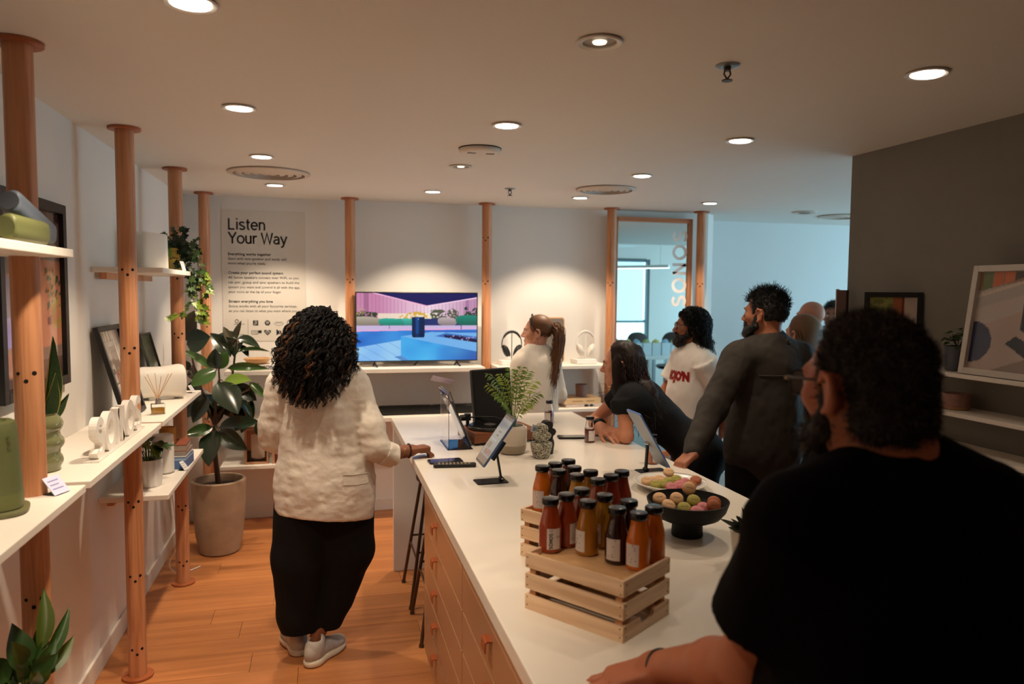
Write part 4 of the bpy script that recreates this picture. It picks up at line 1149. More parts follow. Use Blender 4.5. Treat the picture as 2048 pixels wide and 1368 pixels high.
# television
t = thing('television', 'black flat television showing a blue patio scene', 'television', (.697, 5.72, Z_TV))
MB().bx(-.467, .467, -.012, .020, .038, .568).build('casing', mat('tv_black', (14, 14, 16), .35), t, bevel=.004)
MB().bx(-.38, .38, .020, .045, .06, .40).build('rear_housing', M_black, t, bevel=.01)
scr = painted('screen', .918, .512, tv_picture, 330, 190, attr_mat('lit_screen', emit=.92, rough=.15), t, Matrix.Translation((0, -.0125, .303)))
for x in (-.325, .305):
    mb = MB(); mb.tube([(x, 0, .05), (x, 0, .028), (x + .016, -.06, .003)], [.008, .007, .006], 6); mb.tube([(x, 0, .03), (x - .006, .07, .003)], [.007, .005], 6)
    mb.build('stand_leg', M_black, t, smooth=True)
MB().tube([(.02, .03, .05), (-.02, .05, .005), (.0, .12, .004)], .004, 6).build('power_lead', M_black, t, smooth=True)

# soundbar
t = thing('soundbar', 'long black soundbar on the shelf under the television', 'speaker', (.80, 5.685, Z_SB))
loft([(-.40, .026, .034), (-.395, .031, .040), (-.38, .033, .042), (.38, .033, .042), (.395, .031, .040), (.40, .026, .034)], 32, 5).build('grille_body', mat('soundbar_black', (20, 19, 19), .6, bump=(600, .0004)), t, smooth=True).matrix_local = Matrix.Translation((0, 0, .0355)) @ Matrix.Rotation(PI / 2, 4, 'Y')
MB().bx(-.37, .37, -.03, .03, 0, .008).build('foot', M_black, t)
MB().bx(-.01, .01, -.01, .01, .0685, .0692).build('status_light', M_white, t)
MB().bx(-.06, .06, -.008, .008, .0682, .0688).build('touch_panel', mat('gloss_black', (10, 10, 10), .1), t)

# wooden bowl on boxed book, left of the woman
t = thing('boxed_book', 'white boxed book with dark blue lettering under the wooden bowl', 'book', (-.43, 5.70, Z_TV))
MB().bx(-.17, .17, -.12, .12, 0, .038).build('box', mat('book_white', (230, 222, 212), .5), t, bevel=.0015)
text_mesh('lettering', 'HARMONY', mat('ink_navy', (34, 44, 110), .5), t, width=.20, bold=.001, M=place((-.09, -.1208, .009), (1, 0, 0), (0, 0, 1)))
t = thing('wooden_bowl', 'shallow pale wooden bowl on the boxed book', 'bowl', (-.47, 5.70, Z_TV + .038))
MB().lathe([(0, 0), (.05, 0), (.075, .012), (.094, .034), (.096, .04), (.092, .040), (.07, .018), (.04, .008), (0, .006)], 44).build('bowl', mat('bowl_wood', (214, 166, 112), .5, grain=('X', 60, (176, 124, 76), .6)), t, smooth=True)
MB().lathe([(.092, .0395), (.0965, .0395), (.0965, .0415), (.092, .0415)], 44).build('rim', mat('bowl_rim_wood', (226, 182, 130), .45), t, smooth=True)

# small boxed picture on the lowest shelf
def pic_cyl(u, v):
    p = Paint(u, v, (158, 110, 82)); p.put(v < .34, (36, 24, 24)); p.put((u > .22) & (u < .86) & (v > .12 + .05 * (1 - ((u - .54) / .32) ** 2) * -1) & (v < .82), (216, 200, 186)); return p.c
framed('boxed_picture', 'tan framed picture of a white cylinder on the lowest back shelf', 'picture', .165, .262, .014, .06, pic_cyl, 36, 50, mat('frame_tan', (176, 128, 94), .5), (-.476, 5.66, .492), 0)
t = thing('book', 'thin upright book beside the tan framed picture', 'book', (-.36, 5.66, .492), 0, 'books on the lowest back shelf')
MB().bx(-.009, .009, -.07, .07, 0, .2).build('cover', mat('book_tan', (186, 140, 108), .6), t, bevel=.001); MB().bx(-.006, .006, -.068, .072, .003, .197).build('pages', M_paper, t)
t = thing('book', 'dark red upright book beside the woman in the white jacket', 'book', (-.336, 5.66, .492), 0, 'books on the lowest back shelf')
MB().bx(-.01, .01, -.07, .07, 0, .2).build('cover', mat('book_red_dark', (110, 44, 40), .6), t, bevel=.001); MB().bx(-.007, .007, -.068, .072, .003, .197).build('pages', M_paper, t)

# headphones on stands
def headphones(x, y, mband, mcup, mstand, label, slabel, rz):
    s = thing('headphone_stand', slabel, 'stand', (x, y, Z_TV), rz, 'headphone stands on the shelf')
    MB().bx(-.105, .07, -.07, .07, 0.002, .038).build('base_box', M_white, s, bevel=.003)
    MB().cyl((0, 0, .036), (0, 0, .262), .0045, n=12).build('pole', mstand, s, smooth=True)
    MB().cyl((-.03, 0, .258), (.03, 0, .258), .005, n=10).build('hook_bar', mstand, s, smooth=True)
    h = thing('headphones', label, 'headphones', (x, y, Z_TV + .165), rz, 'headphones on stands')
    pts = [(.083 * math.cos(a), 0, .0 + .098 * math.sin(a)) for a in [PI * (-.06 + 1.12 * i / 28) for i in range(29)]]
    MB().tube([(.0835, 0, -.03)] + pts[1:-1] + [(-.0835, 0, -.03)], .0042, 8).build('headband', mband, h, smooth=True)
    mb = MB(); mb.tube([(.08 * math.cos(a), 0, .0965 * math.sin(a)) for a in [PI * (.16 + .68 * i / 20) for i in range(21)]], [.004 + .007 * math.sin(PI * i / 20) ** .4 for i in range(21)], 10); mb.build('band_pad', mcup, h, smooth=True)
    for sx in (-1, 1):
        Rm = Matrix.Rotation(sx * .38, 3, 'Y')
        c = MB().sphere((sx * .052, 0, -.055), (.021, .034, .052), 20, 14, Rm).build('ear_cup', mcup, h, smooth=True)
        MB().sphere((sx * .034, -.002, -.058), (.013, .031, .048), 18, 12, Rm).build('ear_pad', mband, c, smooth=True)
    return h
headphones(1.447, 5.74, M_black, mat('headphone_black', (24, 22, 22), .55), mat('stand_grey', (160, 150, 140), .4, metal=.5), 'black over-ear headphones hanging left of the blonde woman', 'white stand holding the black headphones', .1)
headphones(2.066, 5.74, mat('headphone_white', (228, 220, 208), .45), mat('headphone_white_pad', (214, 206, 196), .6), M_white, 'white over-ear headphones hanging right of the blonde woman', 'white stand holding the white headphones', .1)

# tan edged grey panel behind the blonde woman
t = thing('display_panel', 'rounded grey panel with pale wood edge behind the blonde woman', 'panel', (1.83, 5.86, Z_TV), 0)
def rrect(w, h, r, n=6):
    out = []
    for cx, cy, a0 in ((w / 2 - r, h - r, 0), (-w / 2 + r, h - r, PI / 2), (-w / 2 + r, r, PI), (w / 2 - r, r, 1.5 * PI)):
        for i in range(n + 1):
            a = a0 + PI / 2 * i / n; out.append((cx + r * math.cos(a), cy + r * math.sin(a)))
    return out
MB().prism(rrect(.19, .37, .024), .02, place((0, .02, 0), (1, 0, 0), (0, 0, 1))).build('wood_edge', mat('panel_wood', (206, 156, 100), .5), t, bevel=.002)
MB().prism(rrect(.172, .352, .018), .003, place((0, .0, .009), (1, 0, 0), (0, 0, 1))).build('grey_face', mat('panel_grey', (112, 104, 96), .7, bump=(500, .0004)), t)
MB().lathe([(0, 0), (.006, 0), (.006, .001), (0, .001)], 12).build('logo_dot', M_white, t).matrix_local = place((0, -.0035, .18), (1, 0, 0), (0, 0, 1))

# cup and books right
zb = Z_SB + .022
t = thing('book', 'pale lower book with dark mark on the spine, under the tan book', 'book', (2.02, 5.72, zb), .02, 'two books under the cup')
MB().bx(-.155, .155, -.1, .1, 0, .028).build('cover', mat('book_pale', (206, 186, 172), .5, mottle=(9, .1)), t, bevel=.0015)
mb = MB(); mb.bx(0, .03, -.1008, -.1, .006, .024); mb.bx(.03, .085, -.1008, -.1, .011, .017); mb.bx(.05, .07, -.1008, -.1, .006, .024); mb.build('spine_print', M_ink, t, kind='stuff')
t = thing('book', 'thick tan book lying on the pale book', 'book', (2.005, 5.73, zb + .029), .03, 'two books under the cup')
MB().bx(-.155, .155, -.11, .11, 0, .044).build('cover', mat('book_sand', (226, 188, 140), .5), t, bevel=.0015)
mb = MB(); mb.bx(-.09, .0, -.1108, -.11, .018, .024); mb.bx(.03, .10, -.1108, -.11, .018, .024); mb.build('spine_print', mat('print_tan', (168, 120, 80), .6), t, kind='stuff')
t = thing('cup', 'terracotta pink cup standing on the tan book', 'cup', (2.035, 5.74, zb + .0735))
MB().lathe([(0, 0), (.040, 0), (.044, .003), (.049, .095), (.047, .098), (.044, .095), (.040, .01), (0, .008)], 40).build('cup_body', mat('cup_pink', (150, 112, 98), .55, mottle=(25, .1)), t, smooth=True)
MB().lathe([(.0470, .0955), (.0492, .0955), (.0492, .0985), (.0470, .0985)], 40).build('rim', mat('cup_rim', (122, 86, 74), .5), t, smooth=True)

# mirror with frame and letters
t = thing('wall_mirror', 'tall wood framed mirror with pale vertical lettering', 'mirror', (2.703, 5.875, .35))
mb = MB(); w, h, fw = .716, 2.03, .036
mb.bx(-w / 2, -w / 2 + fw, -.02, .03, 0, h); fr = [mb.build('frame_side', M_post, t, bevel=.002)]
MB().bx(w / 2 - fw, w / 2, -.02, .03, 0, h).build('frame_side', M_post, t, bevel=.002)
MB().bx(-w / 2 + fw, w / 2 - fw, -.02, .03, h - fw, h).build('frame_top', mat('frame_wood_x', (203, 130, 82), .45, grain=('X', 55, (150, 82, 44), .6)), t, bevel=.002)
MB().bx(-w / 2 + fw, w / 2 - fw, -.02, .03, 0, fw).build('frame_bottom', mat('frame_wood_x', (203, 130, 82)), t, bevel=.002)
MB().bx(-w / 2 + fw - .004, w / 2 - fw + .004, .0, .006, fw - .004, h - fw + .004).build('mirror_glass', mat('silvered_glass', (226, 234, 232), .0, metal=1), t)
M_etch = mat('etched_letter', (250, 246, 242), .6)
stroke_text('lettering', 'SONOS', M_etch, t, .126, place((.312, -.0005, 1.285), (0, 0, 1), (-1, 0, 0)), w=.21, depth=.0, wx=1.05, letters=True, track=.20)

# ================================================================== grey wall ledges
def pic_small(u, v):
    p = Paint(u, v, (170, 150, 130)); n = vnoise(u, v, 14)
    p.put(u < .5, (110, 116, 62)); p.put((u < .5) & (n > .5), (142, 146, 84)); p.put((u > .5) & (u < .68), (170, 98, 66)); p.put((u > .68) & (u < .72), (120, 64, 44)); p.put((u > .72), (196, 176, 164)); p.put((u > .8) & (v < .35) & (n > .4), (70, 80, 40)); return p.c
framed('framed_photo', 'small black framed photo on the grey wall ledge behind the foreground head', 'photo', .235, .315, .022, .02, pic_small, 40, 40, mat('frame_black', (20, 20, 22)), (2.475, 2.835, 1.447), -.72, .06)
def pic_white(u, v):
    n = vnoise(u, v, 6); n2 = vnoise(u, v, 3)
    p = Paint(u, v, (176, 168, 162))
    p.poly([(0, .62), (0, .25), (1.1, .62), (1.1, .95)], (190, 178, 170)); p.put((v < .78 - u * .0) & (v < .42 + u * .38), (186, 164, 150)); p.put(v < u * .42 - .10, (150, 128, 116))
    p.poly([(0, 1), (0, .8), (.9, 1.0)], (150, 120, 96))
    for k, c in enumerate(((90, 110, 60), (196, 96, 52), (206, 110, 60), (70, 60, 56), (56, 90, 72), (120, 70, 60))):
        p.poly([(.04 + k * .11, 1), (.04 + k * .11, .80 + k * .035), (.14 + k * .11, .835 + k * .035), (.14 + k * .11, 1)], c)
    p.poly([(0, .76), (0, .73), (.8, .98), (.8, 1.01)], (206, 190, 176))
    p.ell(.02, .28, .20, .21, (44, 46, 76))
    p.put(((np.abs(u - .60) < .115) & (v > .44) & (v < .70)) | ((((u - .60) / .115) ** 2 + ((v - .70) / .05) ** 2) < 1) | ((((u - .60) / .115) ** 2 + ((v - .44) / .05) ** 2) < 1), (52, 50, 52))
    p.ell(.60, .43, .1, .035, (28, 27, 30)); p.ell(.60, .70, .112, .048, (64, 62, 64))
    p.poly([(.36, .28), (.46, .36), (.72, .22), (.62, .13)], (22, 22, 28))
    p.poly([(.66, .70), (.80, .78), (1.0, .80), (1.0, .72), (.82, .71), (.70, .66)], (206, 156, 130))
    p.c += (n2[:, None] - .5) * 14
    return p.c
framed('framed_poster', 'white framed poster leaning on the topmost grey wall ledge', 'poster', .46, .42, .024, .024, pic_white, 90, 80, mat('frame_white', (212, 204, 194), .45), (2.425, 2.165, 1.447), -PI / 2, .13)
t = thing('potted_plant', 'small green plant in a slate blue pot on the top ledge', 'plant', (2.48, 2.475, 1.447))
MB().lathe([(0, 0), (.040, 0), (.044, .004), (.048, .085), (.050, .09), (.050, .10), (.046, .10), (.044, .085)], 36).build('pot', mat('pot_slate', (74, 78, 84), .5, mottle=(20, .15)), t, smooth=True)
MB().lathe([(.045, .088), (0, .092)], 20).build('soil', M_soil, t, smooth=True)
rr = random.Random(31)
for k in range(40):
    a = rr.uniform(0, 2 * PI); r = rr.uniform(.0, .05); hgt = .10 + rr.uniform(.015, .075) - r * .5
    b = Vector((math.cos(a) * r, math.sin(a) * r, hgt)); e = b + Vector((math.cos(a) * .03, math.sin(a) * .03, rr.uniform(-.006, .012)))
    leaf_obj('leaf', ME_po, M_po[k % 4 == 0], t, b, e, .024, (-.3, -.2, 1))
for k in range(8):
    a = k * PI / 4; MB().tube([(0, 0, .09), (.03 * math.cos(a), .03 * math.sin(a), .14)], .0015, 5, False).build('stem', M_po[0], t, smooth=True)
t = thing('bowl', 'pink speckled bowl with tan base on the second ledge', 'bowl', (2.48, 2.47, 1.292))
MB().lathe([(0, 0), (.045, 0), (.050, .003), (.051, .012), (0, .012)], 36).build('base_band', mat('bowl_tan', (170, 128, 88), .6), t, smooth=True)
MB().lathe([(.0505, .012), (.053, .02), (.053, .062), (.051, .065), (.048, .062), (.046, .02), (0, .015)], 36).build('bowl_body', mat('bowl_pink', (152, 112, 100), .6, mottle=(60, .15)), t, smooth=True)
t = thing('end_frame', 'white edged brown board standing at the far end of the ledge', 'frame', (2.50, 3.20, 1.447), -PI / 2 + .12)
o = MB().bx(-.03, .03, -.012, -.006, 0, .325).build('board_face', mat('board_brown', (84, 56, 42), .6), t)
MB().bx(-.036, -.03, -.014, .004, 0, .33).build('board_edge', mat('frame_white', (212, 204, 194)), t)
MB().bx(-.03, .03, -.006, .004, 0, .325).build('board_back', M_black, t)
t = thing('low_plinth', 'pale low box at the foot of the grey wall', 'box', (2.40, 2.28, 0))
MB().bx(-.14, .14, -.25, .10, 0, .36).build('box_body', mat('plinth_pale', (196, 206, 214), .5), t, bevel=.003)
MB().bx(-.142, .142, -.252, .102, .36, .372).build('box_lid', mat('plinth_pale', (196, 206, 214)), t, bevel=.002)
# ================================================================== things on the worktop
ZT = .95
# ---- juice bottles
M_lid = mat('lid_black', (18, 18, 20), .22, coat=.4)
M_lab = mat('label_white', (226, 216, 210), .6)
JUICE = {'orange': (214, 112, 26), 'coral': (150, 58, 26), 'yellow': (186, 136, 30), 'amber': (170, 108, 26), 'dark': (46, 14, 14), 'red': (132, 48, 28)}
def bottle_profile(r=.0295):
    return [(0, .0), (r - .005, .0), (r, .005), (r, .062), (r - .001, .072), (r - .005, .088), (.0205, .105), (.0185, .116), (.0182, .124)]
def patch(r, a0, a1, z0, z1, n=10, off=.0006):
    mb = MB(); r += off
    vs = [(r * math.cos(a0 + (a1 - a0) * i / n), r * math.sin(a0 + (a1 - a0) * i / n), z) for z in (z0, z1) for i in range(n + 1)]
    return mb.add(vs, [(i, i + 1, n + 2 + i, n + 1 + i) for i in range(n)])
def wrap(o, r, off=.0010):
    """bend flat lettering (local x,y) round a vertical bottle"""
    for v in o.data.vertices:
        a, z = v.co.x / r, v.co.y
        v.co = ((r + off) * math.cos(a), (r + off) * math.sin(a), z)
    o.data.update()
def bottle(x, y, z, kind, lab_ang, label, group='small juice bottles on the worktop', full=True, big_text=False):
    t = thing('juice_bottle', label, 'bottle', (x, y, z), 0, group)
    r = .0295
    mj = mat('juice_' + kind, JUICE[kind], .12, coat=.6, sss=.0)
    if full:
        MB().lathe(bottle_profile(r) + [(0, .124)], 32).build('juice_body', mj, t, smooth=True)
    else:
        MB().lathe(bottle_profile(r) + [(.0165, .124), (.0168, .116), (.0188, .105), (r - .0068, .088), (r - .0025, .07), (r - .002, .006), (0, .003)], 32).build('glass_bottle', M_glass, t, smooth=True)
        MB().lathe([(0, .0035), (r - .004, .0035), (r - .0026, .007), (r - .0026, .066), (r - .0034, .074), (0, .074)], 32).build('juice_body', mj, t, smooth=True)
    MB().lathe([(.0185, .120), (.0195, .1205), (.0225, .124), (.0228, .127), (.0228, .135), (.021, .1385), (.012, .1395), (0, .1395)], 32).build('lid', M_lid, t, smooth=True)
    lb = patch(r, -.62, .62, .012, .066).build('label', M_lab, t, smooth=True)
    lb.rotation_euler.z = lab_ang
    M_g = mat('label_grey', (150, 128, 126), .6)
    mb = MB()
    rr = random.Random(int(x * 1000) + int(y * 777))
    if big_text:
        o, w_ = stroke_text('label_lettering', 'SONOS', M_ink, lb, .0088, Matrix.Identity(4), w=.22, track=.12)
        for v in o.data.vertices: v.co = (v.co.y, -v.co.x, 0)   # turned to read downwards
        for v in o.data.vertices: v.co.x -= .0125; v.co.y += .054
        wrap(o, r)
        for k in range(3): mb.add([(r * 1.035 * math.cos((-.0125 + .0035 * k) / r + q * .05), r * 1.035 * math.sin((-.0125 + .0035 * k) / r + q * .05), zz) for q, zz in ((0, .058), (1, .058), (1, .063), (0, .063))], [(0, 1, 2, 3)])
        for k in range(4): 
            a = .22 + .1 * k; mb.add([((r + .001) * math.cos(a + q * .06), (r + .001) * math.sin(a + q * .06), zz) for q, zz in ((0, .042), (1, .042), (1, .046), (0, .046))], [(0, 1, 2, 3)])
    else:
        for k in range(7):
            a = rr.uniform(-.5, .4); zz = .018 + .044 * rr.random()
            mb.add([((r + .001) * math.cos(a + q * .10), (r + .001) * math.sin(a + q * .10), zz + h) for q, h in ((0, 0), (1, 0), (1, .0025), (0, .0025))], [(0, 1, 2, 3)])
    mb.build('label_print', M_g, lb, kind='stuff')
    return t
def crate(org, label):
    """org = front corner; u along the long side, v along the short side"""
    t = thing('wooden_crate', label, 'crate', (org[0], org[1], ZT), math.atan2(.575, .818), 'slatted pine crates')
    # local x = v (short, .214), local y = u (long, .29)
    W_, L_, H_ = .214, .291, .145
    M_p = mat('crate_pine', (238, 204, 168), .6, grain=('Y', 40, (186, 136, 92), .6), rand=.05); M_p2 = mat('crate_pine_x', (238, 208, 176), .6, grain=('X', 40, (186, 140, 98), .6), rand=.05); M_pz = mat('crate_pine_z', (206, 150, 104), .6, grain=('Z', 40, (176, 120, 80), .6))
    for z0, z1 in ((0, .038), (.053, .092), (.107, .145)):
        for x0 in (0, W_ - .009): MB().bx(x0, x0 + .009, 0, L_, z0, z1).build('slat', M_p, t, bevel=.001)
        for y0 in (0, L_ - .009):
            if z0 == 0 and y0 == 0:   # lowest short slat has the hand hole
                pts = [(.009, 0), (W_ - .009, 0), (W_ - .009, .038), (W_ * .66, .038)] + [(W_ / 2 + .034 * math.cos(a), .038 - .022 * math.sin(a)) for a in [PI * i / 12 for i in range(13)]] + [(W_ * .34, .038), (.009, .038)]
                mb = MB(); mb.prism(pts, .009, place((0, .009, 0), (1, 0, 0), (0, 0, 1))); mb.build('slat', M_p2, t)
            else: MB().bx(.009, W_ - .009, y0, y0 + .009, z0, z1).build('slat', M_p2, t, bevel=.001)
    for x0 in (.009, W_ - .027):
        for y0 in (.009, L_ - .027): MB().bx(x0, x0 + .018, y0, y0 + .018, .004, .140).build('corner_post', M_pz, t)
    MB().bx(.0095, W_ - .0095, .0095, L_ - .0095, .124, .1300).build('top_board', mat('crate_board', (222, 176, 126), .55, grain=('Y', 20, (196, 146, 98), .5)), t)
    for y0 in (.06, .15, .23): MB().bx(.0095, W_ - .0095, y0, y0 + .025, .110, .1235).build('batten', M_p2, t)
    mb = MB()
    for z in (.012, .032, .063, .084, .113, .134):
        for x0 in (-.0008, W_ + .0008):
            for y0 in (.008, L_ - .008): mb.cyl((x0, y0, z), (x0 + (.0008 if x0 < 0 else -.0008), y0, z), .0016, n=8)
        for y0 in (-.0008, L_ + .0008):
            for x0 in (.012, W_ - .012): mb.cyl((x0, y0, z), (x0, y0 + (.0008 if y0 < 0 else -.0008), z), .0016, n=8)
    mb.build('nail_heads', mat('nail_dark', (66, 48, 38), .5, metal=.5), t, kind='stuff')
    return t
crate((.656, 1.542), 'nearer slatted pine crate with juice bottles standing on top')
crate((.742, 1.914), 'farther slatted pine crate, mostly hidden behind the nearer one')
ZB = ZT + .1305
cam_ang = lambda x, y: math.atan2(-y, -x)
C1 = [(0.565, 1.817, 'coral', .35, 'coral juice bottle with the large black label lettering, front left', True), (0.619, 1.848, 'coral', .95, 'coral juice bottle right behind the lettered bottle', False), (0.676, 1.890, 'red', 1.5, 'red juice bottle in the back row of the nearer crate', False),
      (0.652, 1.775, 'amber', -.85, 'amber juice bottle standing alone at the middle front edge', False), (0.716, 1.822, 'yellow', -.9, 'yellow juice bottle right behind the amber one', False), (0.703, 1.702, 'dark', -.35, 'dark purple juice bottle beside the front orange one', False),
      (0.757, 1.756, 'dark', 2.4, 'dark purple juice bottle in the middle, mostly hidden, nearer crate', False), (0.738, 1.652, 'orange', -.55, 'orange juice bottle at the front corner of the nearer crate', False), (0.797, 1.692, 'orange', -.75, 'orange juice bottle at the right edge of the nearer crate', False)]
for x, y, k, a, lb, bt in C1: bottle(x, y, ZB, k, cam_ang(x, y) + a, lb, 'juice bottles on the nearer crate', True, bt)
C2 = [(0.647, 2.169, 'orange', -.45, 'orange juice bottle at the far left corner of the farther crate'), (0.698, 2.200, 'coral', 1.5, 'coral juice bottle second in the far row, half hidden'), (0.752, 2.232, 'coral', 2, 'coral juice bottle at the very back, only its lid clear'),
      (0.680, 2.107, 'dark', -.5, 'dark juice bottle next to the far left orange one'), (0.740, 2.140, 'dark', 2, 'dark juice bottle behind the yellow ones'), (0.716, 2.044, 'yellow', 2, 'yellow juice bottle nearest on the farther crate'), (0.772, 2.082, 'yellow', 2, 'bright yellow juice bottle behind, farther crate'),
      (0.757, 1.982, 'coral', 2.2, 'coral juice bottle nearest on the right of the farther crate'), (0.812, 2.018, 'red', 2.2, 'red juice bottle second from the right, farther crate'), (0.862, 2.058, 'red', 2.2, 'red juice bottle at the right end of the farther crate')]
for x, y, k, a, lb in C2: bottle(x, y, ZB, k, cam_ang(x, y) + a, lb, 'juice bottles on the farther crate')
bottle(1.333, 4.335, ZT, 'red', cam_ang(1.333, 4.3) - .4, 'half empty red juice bottle near the far edge of the worktop', full=False)
bottle(1.376, 3.735, ZT, 'red', cam_ang(1.376, 3.73) + .45, 'half empty red juice bottle beside the black phone', full=False)
bottle(1.492, 3.200, ZT, 'orange', cam_ang(1.52, 3.2) + .7, 'orange juice bottle behind the right tablet', full=False)

# ---- macarons, plate and black pedestal bowl
MAC = {'b': (222, 178, 132), 'g': (162, 152, 62), 'p': (206, 122, 128), 'o': (168, 92, 50)}
def macaron_mesh():
    me = []
    for z0, fl in ((.006, 1), (-.006, -1)):
        prof = [(0, .0088), (.012, .0085), (.019, .0062), (.0228, .0022), (.023, .0004), (.0215, 0), (0, 0)]
        me.append(MB().lathe([(r, z0 * .35 + fl * z) for r, z in prof], 24).mesh('shell', True))
    fi = MB().lathe([(0, -.0022), (.020, -.0022), (.0208, 0), (.020, .0022), (0, .0022)], 20).mesh('filling', True)
    mk = text_mesh('mark', 'SONOS', mat('macaron_mark', (70, 44, 34), .6), None, width=.022, bold=.0002)
    mk_me = mk.data; bpy.data.objects.remove(mk)
    return me, fi, mk_me
_mm = macaron_mesh()
def macaron(x, y, z, kind, tilt, ang, label, group):
    t = thing('macaron', label, 'macaron', (x, y, z), group=group, rot=(tilt[0], tilt[1], ang))
    ms = mat('macaron_' + kind, MAC[kind], .6, bump=(500, .0003)); mf = mat('macaron_cream_' + kind, tuple(int(c * .8 + 40) for c in MAC[kind]), .7)
    for k, me in enumerate(_mm[0]):
        ob = bpy.data.objects.new('shell', me); COL.objects.link(ob); ob.parent = t
        if not me.materials: me.materials.append(ms)
        ob.material_slots[0].link = 'OBJECT'; ob.material_slots[0].material = ms
    ob = bpy.data.objects.new('filling', _mm[1]); COL.objects.link(ob); ob.parent = t
    if not _mm[1].materials: _mm[1].materials.append(mf)
    ob.material_slots[0].link = 'OBJECT'; ob.material_slots[0].material = mf
    ob = bpy.data.objects.new('mark', _mm[2]); COL.objects.link(ob); ob.parent = t; ob.location = (-.011, -.003, .0111)
PCX, PCY = 1.372, 2.765
t = thing('plate', 'round white plate of macarons by the dark jacketed man', 'plate', (PCX, PCY, ZT))
MB().lathe([(0, .0), (.085, .0), (.092, .004), (.130, .020), (.147, .030), (.148, .033), (.144, .033), (.126, .024), (.088, .009), (0, .007)], 56).build('dish', mat('plate_white', (232, 228, 222), .2, coat=.3), t, smooth=True)
MB().lathe([(.1435, .0322), (.149, .0322), (.149, .0345), (.1435, .0345)], 56).build('rim', mat('plate_rim', (240, 236, 230), .2), t, smooth=True)
plate_m = [(1.411, 2.862, 'b', 'beige macaron topmost at the back of the white plate'), (1.355, 2.827, 'b', 'beige macaron second from the back on the white plate'), (1.314, 2.805, 'b', 'beige macaron third in the row on the white plate'), (1.275, 2.782, 'b', 'beige macaron at the left end of the white plate'), (1.422, 2.808, 'g', 'green macaron beside the topmost beige one'), (1.371, 2.775, 'g', 'green macaron in the middle of the white plate'), (1.328, 2.747, 'g', 'green macaron left of the middle on the white plate'), (1.291, 2.732, 'g', 'green macaron at the left end of the white plate'),
           (1.436, 2.756, 'p', 'pink macaron farther back on the white plate'), (1.389, 2.722, 'p', 'pink macaron in the middle of the white plate'), (1.478, 2.740, 'o', 'brown macaron farther right on the white plate'), (1.431, 2.700, 'o', 'brown macaron nearer on the white plate'), (1.342, 2.696, 'p', 'pink macaron peeping over the black bowl rim')]
rr = random.Random(2)
for i, (x, y, k, lb) in enumerate(plate_m):
    d = math.hypot(x - PCX, y - PCY); z = ZT + .0215 + max(0, d - .075) * .32 + (.008 if i == 0 else 0)
    if d > .105: x = PCX + (x - PCX) * .105 / d; y = PCY + (y - PCY) * .105 / d
    macaron(x, y, z + .004, k, (rr.uniform(.3, .6), rr.uniform(-.2, .1)), rr.uniform(-.3, .1), lb, 'macarons on the white plate')
BX, BY = 1.163, 2.214
t = thing('pedestal_bowl', 'matte black pedestal bowl holding macarons', 'bowl', (BX, BY, ZT))
MB().lathe([(0, 0), (.050, 0), (.0515, .003), (.049, .05), (.049, .058), (.04, .058), (0, .058)], 48).build('foot', mat('bowl_black', (12, 12, 13), .6, spec=.3), t, smooth=True)
MB().lathe([(0, .050), (.049, .050), (.080, .054), (.106, .066), (.124, .088), (.133, .114), (.1345, .120), (.131, .121), (.120, .098), (.100, .078), (.06, .070), (0, .068)], 64).build('dish', mat('bowl_black', (12, 12, 13)), t, smooth=True)
bowl_m = [(1.212, 2.300, 'b', .6, 'large beige macaron leaning upright in the black bowl'), (1.155, 2.278, 'b', .35, 'beige macaron second in the black bowl'), (1.112, 2.250, 'b', .2, 'beige macaron near the front left in the black bowl'), (1.095, 2.285, 'b', .2, 'beige macaron peeping at the far left in the black bowl'), (1.205, 2.252, 'g', .3, 'green macaron farther back in the black bowl'), (1.157, 2.226, 'g', .2, 'green macaron in front in the black bowl'), (1.216, 2.205, 'p', .25, 'pink macaron farther back in the black bowl'), (1.180, 2.180, 'p', .1, 'pink macaron at the front of the black bowl'), (1.240, 2.180, 'o', .5, 'brown macaron leaning in the black bowl'), (1.255, 2.206, 'o', .45, 'brown macaron at the right in the black bowl')]
for i, (x, y, k, tl, lb) in enumerate(bowl_m):
    d = math.hypot(x - BX, y - BY); z = ZT + .087 + max(0, d - .05) * .42 + (.024 if i == 0 else .012 if i in (1, 4) else 0)
    macaron(x, y, z, k, (tl + .45, rr.uniform(-.2, .2)), rr.uniform(-.5, -.2), lb, 'macarons in the black bowl')

# ---- succulent in a white faceted pot, leafy plant behind the foreground man
t = thing('succulent', 'spiky dark succulent in a tapered white pot', 'plant', (1.205, 1.915, ZT))
MB().lathe([(0, 0), (.040, 0), (.043, .004), (.055, .105), (.053, .108), (.049, .106), (.047, .09)], 8).build('pot', mat('pot_white_matte', (226, 216, 204), .5), t, smooth=True, angle=25)
MB().lathe([(.048, .092), (0, .096)], 16).build('soil', M_soil, t, smooth=True)
spk = lambda t_: .5 * (1 - t_) ** .7 if t_ < 1 else .005
ME_sp = leaf_mesh('spike_leaf', spk, .5, -.06, 7)
rr = random.Random(6)
for k in range(26):
    a = rr.uniform(0, 2 * PI); el = rr.uniform(.25, 1.4); L = rr.uniform(.05, .085)
    b = Vector((.008 * math.cos(a), .008 * math.sin(a), .092)); e = b + Vector((math.cos(a) * math.cos(el), math.sin(a) * math.cos(el), math.sin(el))) * L
    leaf_obj('leaf', ME_sp, mat('succulent_dark', (38, 54, 34), .4, rand=.2), t, b, e, .016, (-math.cos(a), -math.sin(a), 1))
t = thing('leafy_plant', 'small bright green plant behind the shoulder of the foreground man', 'plant', (1.42, 1.93, ZT))
